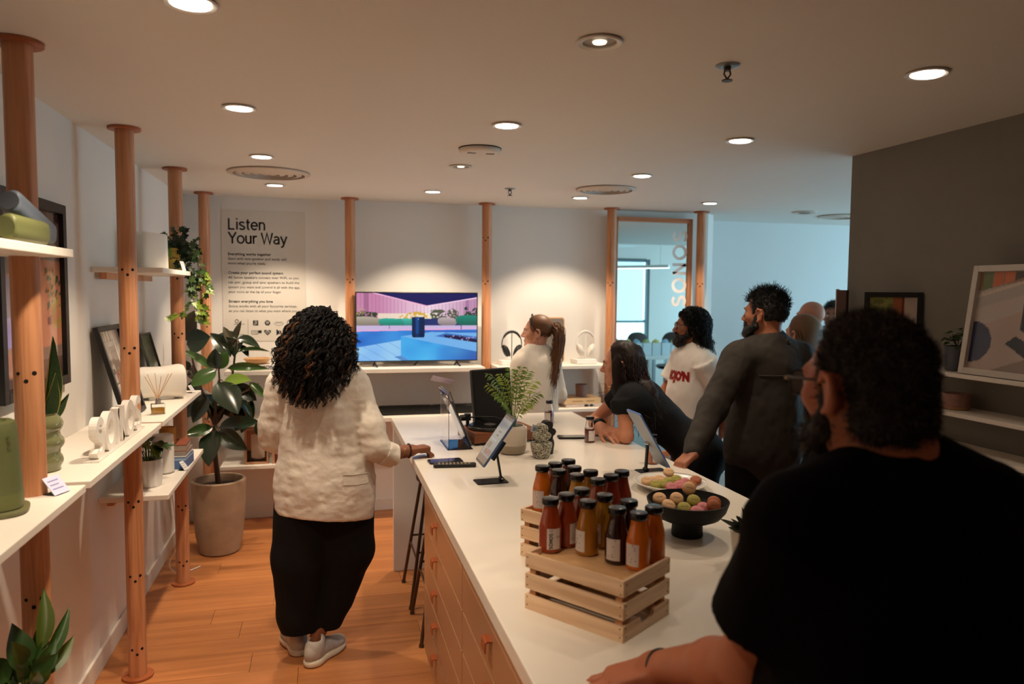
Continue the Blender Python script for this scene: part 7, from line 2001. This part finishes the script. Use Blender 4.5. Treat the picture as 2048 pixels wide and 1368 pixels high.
# ------------------------------------------------------------------ D: long-haired bearded man, white tee with red lettering
pD = person('long-haired bearded man in glasses and white tee with red lettering', (2.46, 4.62, 0)); bpy.context.view_layer.update()
skD = skin('skin_brown', (158, 100, 70))
hRD = rz3(1.20); RD = rz3(1.52); rtD, fwD = RD[:, 0], RD[:, 1]
hD = V3(2.405, 4.60, 1.525); nkD = V3(2.435, 4.60, 1.375); plD = V3(2.46, 4.63, .88); dmD = (.205, .155, .115, .15, .125, .165, .125)
S = Sdf(); torso(S, plD, nkD, rtD, dmD); add_head(S, hD, hRD, 1.0); neck_prim(S, nkD, hD, hRD, .055); legs(S, plD, rtD, fwD, .48, .09, (.09, .065, .045))
shL = nkD - V3(0, 0, .075) - rtD * .17; eL = V3(2.555, 4.395, 1.06); wL = V3(2.62, 4.50, .86); shR = nkD - V3(0, 0, .075) + rtD * .17; eR = V3(2.36, 4.86, 1.05); wR = V3(2.27, 4.80, .85)
for a, b, c, q in ((shL, eL, wL, -1), (shR, eR, wR, 1)): S.chain([a, b, c], [.052, .043, .030]); add_hand(S, c, unit(c - b), -rtD * q, q, 1.0, (.4, .45, .5, .5))
np_mesh('body', [S.mesh(.0055)], skD, pD); face_parts(pD, hD, hRD, 1.0, M_hair)
J = Sdf(); torso(J, plD, nkD, rtD, dmD, .022, .06); J.el(plD + V3(0, 0, .16) + fwD * .035, V3(.165, .15, .17), RD, .06); J.el(plD + V3(0, 0, .0), V3(.185, .155, .24), RD, .08)
J.cc(shL, shL + (eL - shL) * .66, .082, .082, .03); J.cc(shR, shR + (eR - shR) * .66, .082, .082, .03)
J.disp(fold(.010, (9, 9, 6), seed=21)); J.disp(fold(.005, (26, 26, 14), seed=22)); J.rc(nkD, nkD + V3(0, 0, .2), .066, .07, .01, 1); J.pl(V3(0, 0, .775), (0, 0, -1))
ts = np_mesh('tee_shirt', [J.mesh(.0075)], cloth('tee_white', (230, 222, 214)), pD)
Tr = Sdf(); Tr.el(plD, V3(.175, .145, .15), RD, .04); legs(Tr, plD, rtD, fwD, .48, .095, (.115, .09, .07)); Tr.pl(V3(0, 0, .09), (0, 0, -1)); np_mesh('trousers', [Tr.mesh(.012)], cloth('trousers_olive', (58, 54, 42)), pD)
for q in (-1, 1): shoe(pD, plD * V3(1, 1, 0) + rtD * q * .095 - fwD * .08, plD * V3(1, 1, 0) + rtD * q * .095 + fwD * .18, mat('shoe_plain', (40, 36, 34)), M_sole)
# red lettering wrapped on the chest
o = text_mesh('lettering', "AMOJO'N", mat('print_red', (190, 40, 30), .5), ts, width=.25, bold=.006, size=.07, depth=.001)
co = np.array([v.co[:] for v in o.data.vertices]); cx = (co[:, 0].min() + co[:, 0].max()) / 2; hy = co[:, 1].max()
th = -(co[:, 0] - cx) / .165 - .20
dirv = fwD[None] * np.cos(th)[:, None] - rtD[None] * np.sin(th)[:, None] * -1 * -1
dirv = fwD[None] * np.cos(th)[:, None] + rtD[None] * np.sin(th)[:, None]
base_p = (plD + V3(0, 0, .29))[None] + V3(0, 0, 1)[None] * (co[:, 1:2] * .062 / hy)
pos = base_p + dirv * .26
for _ in range(30): pos = pos - dirv * np.maximum(J.ev(pos) - .0022, -.01)[:, None] * .85
o.data.vertices.foreach_set('co', pos.astype(np.float32).ravel()); o.data.update()
H = Sdf(); H.el(hD + hRD @ V3(0, -.02, .036), V3(.092, .108, .098), hRD, .02); H.el(hD + hRD @ V3(0, -.065, -.05), V3(.098, .072, .12), hRD, .05); H.bx(hD + hRD @ V3(0, .125, -.015), V3(.075, .065, .11), hRD, .015, .03, 1); H.disp(fold(.03, (30, 30, 26), seed=31))
hr = np_mesh('hair', [H.mesh(.006)], M_hair, pD); rg = np.random.default_rng(14)
pts, nr, loc = scalp(hD, hRD, 1.0, 620, rg, lambda x, y, z: (y < .075) & (z > -.05) & ~((y > .03) & (z < .06)), 1.1)
def flowD(r, t):
    l = hRD.T @ (r - hD); t = t[:, None]; sd = 1 if l[0] > 0 else -1
    e = hD + hRD @ V3(l[0] * 1.1 + sd * .028 + rg.normal() * .018, -.05 - .10 * rg.uniform(0, 1) + l[1] * .15, -.09 - rg.uniform(0, .11))
    c1 = r + (r - hD) * .4 + V3(0, 0, .015); c2 = hD + hRD @ V3(l[0] * 1.3 + sd * .025, l[1] * .4 - .05, -.04)
    return (1 - t) ** 3 * r + 3 * (1 - t) ** 2 * t * c1 + 3 * (1 - t) * t * t * c2 + t ** 3 * e
strands('curls', M_hair, hr, curl_curves(pts, flowD, 34, .009, 5, rg), .0024, 4)
def beard(parent, c, R, s, m, full=1.0, grow=.012, seed=1, fuzz=300, fm=None):
    Bd = Sdf(); T = lambda x, y, z: np.array(c) + R @ (V3(x, y, z) * s)
    for q in (-1, 1):
        Bd.chain([T(q * .066, .012, -.010), T(q * .058, .018, -.055), T(q * .030, .066, -.092), T(0, .078, -.098)], [.012 * s, .020 * s, (.020 + grow) * s, (.021 + grow * full) * s], .02)
        Bd.rc(T(0, .099, -.047), T(q * .028, .084, -.056), .0075 * s, .007 * s, .008); Bd.rc(T(q * .028, .084, -.056), T(q * .026, .078, -.09), .008 * s, .014 * s, .01)
    Bd.el(T(0, .090, -.0615), V3(.022, .012, .010) * s, R, .006, 1)
    Bd.disp(fold(.008, (60, 60, 60), seed=seed))
    b = np_mesh('beard', [Bd.mesh(.004)], m, parent)
    if fuzz:
        v = np.empty(len(b.data.vertices) * 3, np.float32); b.data.vertices.foreach_get('co', v); v = v.reshape(-1, 3)
        nv = np.empty(len(v) * 3, np.float32); b.data.vertices.foreach_get('normal', nv); nv = nv.reshape(-1, 3)
        rg = np.random.default_rng(seed); k = rg.choice(len(v), fuzz); t = np.linspace(0, 1, 5)[:, None]
        strands('beard_hairs', fm or m, b, [v[i] - nv[i] * .002 + t * (nv[i] * .010 + rg.normal(size=3) * .004 + V3(0, 0, -.006)) * s for i in k], .0007 * s, 3)
    return b
beard(pD, hD, hRD, 1.0, M_hair, 1.4, .012, 3)
def glasses(parent, c, R, s, mfr, mtemple, full=True):
    T = lambda x, y, z: Vector((np.array(c) + R @ (V3(x, y, z) * s)).tolist())
    g = None
    for q in (-1, 1):
        pts = [T(q * .034 + .027 * math.copysign(abs(math.cos(a)) ** .7, math.cos(a)), .104 - abs(q * .034 + .027 * math.cos(a)) * .12, .004 + .021 * math.copysign(abs(math.sin(a)) ** .7, math.sin(a))) for a in [2 * PI * i / 28 for i in range(29)]]
        r = MB().tube(pts, .0022 * s, 6, False)
        if g is None: g = r.tube([T(-.008, .106, .010), T(0, .109, .012), T(.008, .106, .010)], .002 * s, 6).build('glasses', mfr, parent, smooth=True)
        else: r.build('rim', mfr, g, smooth=True)
        MB().add(pts[:-1], [tuple(range(28))]).build('lens', mat('spectacle_lens', (235, 240, 240), .02, trans=.9, ior=1.05), g)
        t_ = MB().tube([T(q * .061, .097, .012), T(q * .074, .088, .013), T(q * .0815, .03, .014), T(q * .083, -.005, .012), T(q * .081, -.03, -.008)], [.0032 * s, .003 * s, .0028 * s, .0026 * s, .002 * s], 6).build('temple', mtemple, g, smooth=True)
    return g
glasses(pD, hD, hRD, 1.0, M_black, M_black)

# ------------------------------------------------------------------ E: man in dark jacket, hand on the worktop
pE = person('bearded man in dark shirt jacket resting a hand on the worktop', (2.16, 3.36, 0)); bpy.context.view_layer.update()
skE = skin('skin_tan', (170, 108, 78)); M_hE = mat('hair_soft_black', (22, 19, 18), .5)
hRE = rz3(.60); RE = rz3(.10); rtE, fwE = RE[:, 0], RE[:, 1]
hE = V3(2.168, 3.36, 1.648); nkE = V3(2.185, 3.34, 1.495); plE = V3(2.185, 3.36, .95); dmE = (.22, .16, .11, .145, .11, .16, .115)
S = Sdf(); torso(S, plE, nkE, rtE, dmE); add_head(S, hE, hRE, 1.02); neck_prim(S, nkE, hE, hRE, .058); legs(S, plE, rtE, fwE, .52, .09, (.09, .065, .045))
shL = nkE - V3(0, 0, .085) - rtE * .185; eL = V3(1.835, 3.265, 1.19); wL = V3(1.665, 3.135, 1.005); shR = nkE - V3(0, 0, .085) + rtE * .18; eR = V3(2.44, 3.38, 1.15); wR = V3(2.36, 3.55, .98)
S.chain([shL, eL, wL], [.052, .043, .030]); S.chain([shR, eR, wR], [.052, .043, .030])
add_hand(S, wL, unit(V3(-.75, -.25, -.45)), V3(.35, 0, -1), -1, 1.0, (.25, .3, .35, .4), .1, .6); add_hand(S, wR, unit(V3(-.6, .6, -.3)), V3(0, 0, -1), 1, 1.0, (.5, .5, .5, .5))
np_mesh('body', [S.mesh(.0055)], skE, pE); face_parts(pE, hE, hRE, 1.02, M_hE)
J = Sdf(); torso(J, plE, nkE, rtE, dmE, .026, .06); J.el(plE + V3(0, 0, .06), V3(.20, .155, .32), RE, .10)
J.chain([shL, eL, wL - (wL - eL) * .06], [.088, .070, .052], .03); J.chain([shR, eR, wR - (wR - eR) * .1], [.088, .070, .054], .03)
J.disp(fold(.014, (9, 9, 6), seed=41)); J.disp(fold(.007, (26, 26, 20), seed=42)); J.rc(nkE + V3(-.01, .02, 0), nkE + V3(-.03, .06, .2), .064, .07, .01, 1); J.pl(V3(0, 0, .78), (0, 0, -1))
M_jE = mat('jacket_charcoal', (52, 46, 40), .8, bump=(260, .0008), mottle=(12, .12))
jE = np_mesh('jacket', [J.mesh(.0075)], M_jE, pE)
K = Sdf(); K.rc(nkE - V3(.055, .055, -.005), nkE + V3(.055, -.055, .012), .022, .022, .02); K.rc(nkE - V3(.055, .055, -.005), nkE + V3(-.085, .04, -.02), .022, .018, .02); K.rc(nkE + V3(.055, -.055, .012), nkE + V3(.08, .04, -.02), .022, .018, .02)
np_mesh('collar', [K.mesh(.006)], M_jE, jE)
cu = [plE + V3(0, 0, .40) + rtE * x - fwE * .2 for x in np.linspace(-.13, .15, 40)]
pp = np.array(cu)
for _ in range(30): pp = pp + fwE[None] * np.maximum(J.ev(pp) - .001, -.01)[:, None] * .85
MB().tube([tuple(p) for p in pp], .0026, 5).build('yoke_seam', mat('seam_thread', (74, 66, 58), .8), jE, smooth=True)
Tr = Sdf(); Tr.el(plE, V3(.175, .13, .15), RE, .04); legs(Tr, plE, rtE, fwE, .52, .095, (.115, .09, .07)); Tr.pl(V3(0, 0, .09), (0, 0, -1)); np_mesh('trousers', [Tr.mesh(.012)], M_blk, pE)
for q in (-1, 1): shoe(pE, plE * V3(1, 1, 0) + rtE * q * .095 - fwE * .08, plE * V3(1, 1, 0) + rtE * q * .095 + fwE * .18, mat('shoe_plain', (40, 36, 34)), M_sole)
def short_hair(parent, c, R, s, m, ok, n, length, seed, m2=None, frac=0, up=.5, r0=.0011, core=1.055, cut=None, lfn=None, low=False):
    H = Sdf(); H.el(np.array(c) + R @ (V3(0, -.014, .030) * s), V3(.076, .097, .089) * s * core, R, .01)
    for cc_, hh in cut or (((0, .12, -.035), (.09, .06, .10)), ((0, .02, -.12), (.1, .14, .062))): H.bx(np.array(c) + R @ (V3(*cc_) * s), V3(*hh) * s, R, .012, .02, 1)
    for q in (-1, 1): H.el(np.array(c) + R @ (V3(q * .08, .0, -.012) * s), V3(.026, .026, .038) * s, R, .012, 1)
    if low: H.el(np.array(c) + R @ (V3(0, -.054, -.050) * s), V3(.070, .058, .052) * s, R, .04)
    H.disp(fold(.010, (70, 70, 70), seed=seed))
    hr = np_mesh('hair', [H.mesh(.005)], m, parent); rg = np.random.default_rng(seed)
    pts, nr, loc = scalp(c, R, s, n, rg, ok, core * .99); t = np.linspace(0, 1, 5)[:, None]
    if low:
        v = np.empty(len(hr.data.vertices) * 3, np.float32); hr.data.vertices.foreach_get('co', v); nv = np.empty_like(v); hr.data.vertices.foreach_get('normal', nv)
        kk = rg.choice(len(v) // 3, n); pts = v.reshape(-1, 3)[kk] + rg.normal(size=(n, 3)) * .0015; nr = nv.reshape(-1, 3)[kk]; loc = (pts - np.array(c)) @ R / s
    cv = []
    for p, nn, l in zip(pts, nr, loc):
        L = length * rg.uniform(.6, 1.2) * (lfn(*l) if lfn else 1); d = unit(nn + V3(0, 0, up) * (l[2] > .03) + rg.normal(size=3) * .45 + V3(0, 0, -.5) * (l[2] < .03)); d2 = rg.normal(size=3) * .35
        cv.append(p + t * d * L + t * t * d2 * L)
    k = int(len(cv) * frac)
    strands('hair_strands', m, hr, cv[k:], r0, 3)
    if k: strands('grey_strands', m2, hr, cv[:k], r0, 3)
    return hr
okE = lambda x, y, z: (z > -.035) & ~((y > .045) & (z < .058)) & ~((np.abs(x) > .055) & (y > -.03) & (z < .03)) & ~((y > -.03) & (z < -.005))
short_hair(pE, hE, hRE, 1.02, M_hE, okE, 2600, .020, 17, up=.7, r0=.0014, core=1.08, lfn=lambda x, y, z: .35 + 1.0 * max(0, min(1, (z - .02) / .07)))
beard(pE, hE, hRE, 1.02, M_hE, 1.1, .008, 5)

# ------------------------------------------------------------------ F, G, H: people half hidden behind
def simple_person(label, hc, hrz, brz, skm, topm, s=.97, seed=1):
    p = person(label, (hc[0], hc[1], 0)); bpy.context.view_layer.update()
    R, Bm = rz3(hrz), rz3(brz); c = np.array(hc, float); nk = c + V3(0, -.0, -.145) - R[:, 1] * .015; pl = V3(nk[0], nk[1], nk[2] - .53); rt, fw = Bm[:, 0], Bm[:, 1]; dm = (.195, .15, .105, .135, .105, .155, .115)
    S = Sdf(); torso(S, pl, nk, rt, dm); add_head(S, c, R, s); neck_prim(S, nk, c, R, .052); legs(S, pl, rt, fw, .48, .088, (.085, .062, .043))
    J = Sdf(); torso(J, pl, nk, rt, dm, .022, .06); J.el(pl + V3(0, 0, .04), V3(.18, .145, .28), Bm, .1)
    for q in (-1, 1):
        a = nk - V3(0, 0, .08) + rt * q * .165; b = a + rt * q * .06 - V3(0, 0, .29); w = b + fw * .16 - V3(0, 0, .17)
        S.chain([a, b, w], [.048, .04, .028]); add_hand(S, w, unit(w - b), -rt * q, q, .95, (.5, .5, .5, .5)); J.chain([a, b, b + (w - b) * .85], [.078, .06, .045], .03)
    np_mesh('body', [S.mesh(.0065)], skm, p)
    J.disp(fold(.012, (10, 10, 7), seed=seed)); J.rc(nk, nk + V3(0, 0, .2), .062, .066, .01, 1); J.pl(pl - V3(0, 0, .11), (0, 0, -1)); np_mesh('shirt', [J.mesh(.010)], topm, p)
    Tr = Sdf(); Tr.el(pl, V3(.17, .13, .15), Bm, .04); legs(Tr, pl, rt, fw, .48, .093, (.11, .085, .066)); Tr.pl(V3(0, 0, .09), (0, 0, -1)); np_mesh('trousers', [Tr.mesh(.013)], M_trous, p)
    for q in (-1, 1): shoe(p, pl * V3(1, 1, 0) + rt * q * .093 - fw * .08, pl * V3(1, 1, 0) + rt * q * .093 + fw * .17, mat('shoe_plain', (40, 36, 34)), M_sole)
    return p, c, R
pF, cF, rF = simple_person('long-haired blonde person half hidden behind the man in the dark jacket', (2.87, 4.05, 1.50), .35, .3, skB, cloth('knit_dark', (46, 42, 40)), .95, 51)
H = Sdf(); H.el(cF + rF @ V3(0, -.02, .036), V3(.086, .104, .096), rF, .02); H.el(cF + rF @ V3(0, -.075, -.07), V3(.088, .055, .14), rF, .05); H.bx(cF + rF @ V3(0, .12, -.02), V3(.07, .055, .11), rF, .015, .03, 1)
hr = np_mesh('hair', [H.mesh(.007)], M_bl, pF); rg = np.random.default_rng(61)
pts, nr, loc = scalp(cF, rF, .95, 500, rg, lambda x, y, z: (y < .05) & (z > -.05) & ~((y > .03) & (z < .05)), 1.09)
def flowF(r, t):
    l = rF.T @ (r - cF); t = t[:, None]; e = cF + rF @ V3(l[0] * 1.15, -.085 - .04 * rg.uniform(0, 1), -.20 - rg.uniform(0, .08))
    return (1 - t) ** 3 * r + 3 * (1 - t) ** 2 * t * (r + rF @ V3(l[0] * .3, -.03, 0)) + 3 * (1 - t) * t * t * (cF + rF @ V3(l[0] * 1.25, -.10, -.08)) + t ** 3 * e
strands('long_hair', M_bl, hr, curl_curves(pts, flowF, 14, .001, 1, rg), .0024, 4)
pG, cG, rG = simple_person('bald man seen from behind in front of the blue lit wall', (3.655, 5.05, 1.572), .35, .3, skin('skin_ruddy', (178, 116, 88)), cloth('shirt_navy_dark', (28, 30, 38)), 1.04, 52); face_parts(pG, cG, rG, 1.04, M_hE)
pH, cH, rH = simple_person('dark-haired man with white collar partly hidden by the grey wall', (4.36, 5.70, 1.56), 2.3, 2.2, skin('skin_brown2', (142, 88, 64)), cloth('shirt_white', (216, 218, 222)), 1.0, 53); face_parts(pH, cH, rH, 1.0, M_hE)
short_hair(pH, cH, rH, 1.0, M_hE, okE, 1200, .022, 19, up=.8, r0=.0015, core=1.09)

# ------------------------------------------------------------------ I: foreground man, black tee, glasses
pI = person('foreground man in black tee with glasses and greying hair, seen from behind', (.87, 1.0, 0)); bpy.context.view_layer.update()
skI = skin('skin_olive', (186, 112, 80)); M_hI = mat('hair_greyblack', (46, 42, 39), .6, spec=.3); M_hG = mat('hair_grey', (122, 114, 104), .6, spec=.3)
hRI = rz3(.17) @ np.array(Matrix.Rotation(-.05, 3, 'X')); RI = rz3(.02); rtI, fwI = RI[:, 0], RI[:, 1]
hI = V3(.840, 1.02, 1.602); nkI = V3(.876, .980, 1.468); plI = V3(.875, .99, .93); dmI = (.222, .18, .13, .165, .145, .172, .135)
S = Sdf(); torso(S, plI, nkI, rtI, dmI); add_head(S, hI, hRI, .99); neck_prim(S, nkI, hI, hRI, .060); S.rc(nkI + V3(0, -.015, -.03), hI + hRI @ V3(0, -.04, -.03), .060, .048, .03); legs(S, plI, rtI, fwI, .5, .1, (.105, .075, .05))
shL = nkI - V3(0, -.01, .085) - rtI * .158; eL = V3(.680, 1.075, 1.130); wL = V3(.645, 1.345, .995); shR = nkI - V3(0, -.01, .075) + rtI * .195; eR = V3(1.235, .94, 1.175); wR = V3(1.06, 1.14, 1.155)
S.chain([shL, shL + (eL - shL) * .55, eL, eL + (wL - eL) * .3, wL], [.062, .056, .048, .047, .031]); S.chain([shR, shR + (eR - shR) * .55, eR, eR + (wR - eR) * .3, wR], [.062, .056, .048, .046, .031])
S2 = Sdf(); add_hand(S2, wL, unit(V3(-.88, .18, -.26)), V3(-.2, 0, -1), -1, 1.06, (.18, .22, .28, .34), .13, .75)
S2.rc(eL + (wL - eL) * .55, wL, .039, .031, .02)
add_hand(S, wR, unit(V3(-.5, .5, -.6)), -rtI, 1, 1.0, (.5, .5, .5, .5))
np_mesh('body', [S.mesh(.0048), S2.mesh(.0036)], skI, pI); face_parts(pI, hI, hRI, .99, M_hI)
J = Sdf(); torso(J, plI, nkI, rtI, dmI, .022, .06); J.el(plI + V3(0, 0, .08), V3(.205, .175, .34), RI, .12)
J.cc(shL, shL + (eL - shL) * .68, .084, .086, .03); J.cc(shR, shR + (eR - shR) * .76, .088, .090, .03)
J.disp(fold(.012, (8, 8, 5), seed=71)); J.disp(fold(.006, (22, 22, 10), seed=72))
J.rc(nkI + V3(0, .045, .012), nkI + V3(-.01, .10, .2), .068, .085, .008, 1); J.pl(plI - V3(0, 0, .10), (0, 0, -1))
tI = np_mesh('tee_shirt', [J.mesh(.0075)], mat('tee_black', (9, 9, 11), .9, bump=(420, .0005), spec=.15), pI)
Tr = Sdf(); Tr.el(plI, V3(.19, .155, .15), RI, .04); legs(Tr, plI, rtI, fwI, .5, .105, (.125, .1, .075)); Tr.pl(V3(0, 0, .09), (0, 0, -1)); np_mesh('trousers', [Tr.mesh(.012)], M_trous, pI)
for q in (-1, 1): shoe(pI, plI * V3(1, 1, 0) + rtI * q * .105 - fwI * .08, plI * V3(1, 1, 0) + rtI * q * .105 + fwI * .18, mat('shoe_plain', (40, 36, 34)), M_sole)
okI = lambda x, y, z: (z > -.10) & ~((y > .05) & (z < .065)) & ~((np.abs(x) > .05) & (y > -.022) & (y < .05) & (z < .022)) & ~((y > -.025) & (z < -.01))
short_hair(pI, hI, hRI, .99, M_hI, okI, 13000, .0085, 23, M_hG, .2, up=.3, r0=.0006, core=1.04, low=True, cut=(((0, .121, -.035), (.09, .073, .11)), ((0, .045, -.12), (.1, .072, .085)), ((0, -.09, -.172), (.1, .1, .075))))
beard(pI, hI, hRI, .99, M_hI, 1.2, .006, 6, 1300, M_hI)
glasses(pI, hI, hRI, .99, M_black, M_black)
T = lambda x, y, z: Vector((hI + hRI @ (V3(x, y, z) * .99)).tolist())
MB().box(T(-.0655, .094, .0125), (.014, .010, .006), .3).build('hinge_tip', mat('horn_tip', (168, 146, 116), .4), pI, bevel=.0015)
u, w_, d_ = frame_of(Vector((wL - eL).tolist())); c_ = Vector((wL - (wL - eL) * .08).tolist())
MB().tube([c_ + u * .0335 * math.cos(2 * PI * i / 28) + w_ * .0335 * math.sin(2 * PI * i / 28) for i in range(29)], .0035, 8, False).build('wrist_band', M_black, pI, smooth=True)

for p_ in (pA, pB, pC, pD, pE, pF, pG, pH, pI): bind_all(p_)
# ================================================================== office beyond the grey wall, seen in the mirror
M_pend = mat('pendant_lit', (255, 255, 255), .4, emit=((225, 245, 255), 5)); M_tab = mat('table_white', (214, 214, 210), .4); M_steel = mat('steel_grey', (140, 146, 148), .35, metal=.7)
t = thing('linear_pendant', 'white linear pendant lamp reflected in the mirror', 'lamp', (4.6, .75, 2.13), .9)
MB().bx(-.75, .75, -.035, .035, 0, .045).build('housing', M_white, t, bevel=.004); MB().bx(-.74, .74, -.028, .028, -.006, 0).build('diffuser', M_pend, t)
for x in (-.6, .6): MB().cyl((x, 0, .045), (x, 0, .87), .002, n=6).build('suspension_wire', M_steel, t)
t = thing('ceiling_cassette', 'grey ceiling air unit reflected near the mirror top', 'air unit', (4.62, .1, 2.52))
MB().bx(-.3, .3, -.3, .3, .03, .48).build('body', M_steel, t, bevel=.01); MB().bx(-.42, .42, -.42, .42, 0, .03).build('grille_panel', M_white, t, bevel=.005)
def table(x, y, w, d, label, rz=0):
    t = thing('office_table', label, 'table', (x, y, 0), rz, 'white office tables')
    MB().bx(-w / 2, w / 2, -d / 2, d / 2, .715, .745).build('tabletop', M_tab, t, bevel=.004)
    for sx in (-1, 1):
        for sy in (-1, 1): MB().bx(sx * (w / 2 - .06) - .025, sx * (w / 2 - .06) + .025, sy * (d / 2 - .06) - .025, sy * (d / 2 - .06) + .025, 0, .715).build('leg', M_steel, t)
    return t
table(4.95, .72, 1.5, .7, 'nearer white table stacked with gift bags, seen in the mirror'); table(5.3, -.66, 1.3, .6, 'farther white office table below the window in the mirror')
M_bag = mat('bag_white', (196, 204, 208), .6, bump=(30, .004)); M_tis = [mat('tissue_blue', (150, 176, 196), .7), mat('tissue_green', (160, 168, 110), .7), mat('tissue_yellow', (206, 188, 110), .7)]
rr = random.Random(77)
for k in range(8):
    x = 4.38 + .165 * k
    t = thing('gift_bag', 'white paper gift bag number %s from the left on the reflected table' % ('one', 'two', 'three', 'four', 'five', 'six', 'seven', 'eight')[k], 'bag', (x, .62, .745), rr.uniform(-.15, .15), 'gift bags on the office table')
    mb = MB(); mb.bx(-.075, .075, -.05, .05, 0, .20); mb.build('bag_body', M_bag, t)
    S_ = MB(); S_.sphere((0, 0, .2), (.066, .042, .05), 10, 6)
    for i, v in enumerate(S_.v): S_.v[i] = (v[0] * (1 + rr.uniform(-.2, .2)), v[1] * (1 + rr.uniform(-.2, .2)), v[2] + rr.uniform(-.012, .02))
    S_.build('tissue', M_tis[k % 3], t)
    MB().tube([(.03 * math.cos(a), .051, .2 + .05 * math.sin(a)) for a in [PI * i / 10 for i in range(11)]], .002, 5).build('handle', M_tis[0], t)
def office_chair(x, y, rz, label):
    t = thing('office_chair', label, 'chair', (x, y, 0), rz, 'office chairs')
    loft([(.46, .20, .20), (.48, .23, .22), (.51, .23, .22), (.525, .20, .19)], 28, 3).build('seat', M_black, t, smooth=True)
    o = loft([(-.02, .17, .2), (0, .2, .24), (.03, .2, .24), (.05, .17, .21)], 28, 2.6).build('backrest', mat('chair_brown', (58, 44, 38), .7), t, smooth=True); o.matrix_local = Matrix.Translation((0, -.24, .86)) @ Matrix.Rotation(PI / 2 - .12, 4, 'X')
    MB().tube([(0, -.1, .47), (0, -.26, .52), (0, -.27, .78)], .018, 8).build('back_strut', M_black, t, smooth=True); MB().cyl((0, 0, .1), (0, 0, .47), .025).build('gas_lift', M_steel, t, smooth=True)
    for i in range(5):
        a = 2 * PI * i / 5; l = MB().tube([(0, 0, .12), (.28 * math.cos(a), .28 * math.sin(a), .07)], [.022, .014], 8).build('base_leg', M_black, t, smooth=True); MB().cyl((.28 * math.cos(a) - .012, .28 * math.sin(a), .03), (.28 * math.cos(a) + .012, .28 * math.sin(a), .03), .029, n=14).build('castor', M_black, l, smooth=True)
office_chair(4.1, .0, 2.6, 'brown backed office chair left of the tables, seen in the mirror'); office_chair(5.0, .04, 3.0, 'brown backed office chair between the two reflected tables'); office_chair(5.75, .04, 3.4, 'brown backed office chair at the right of the reflected tables')
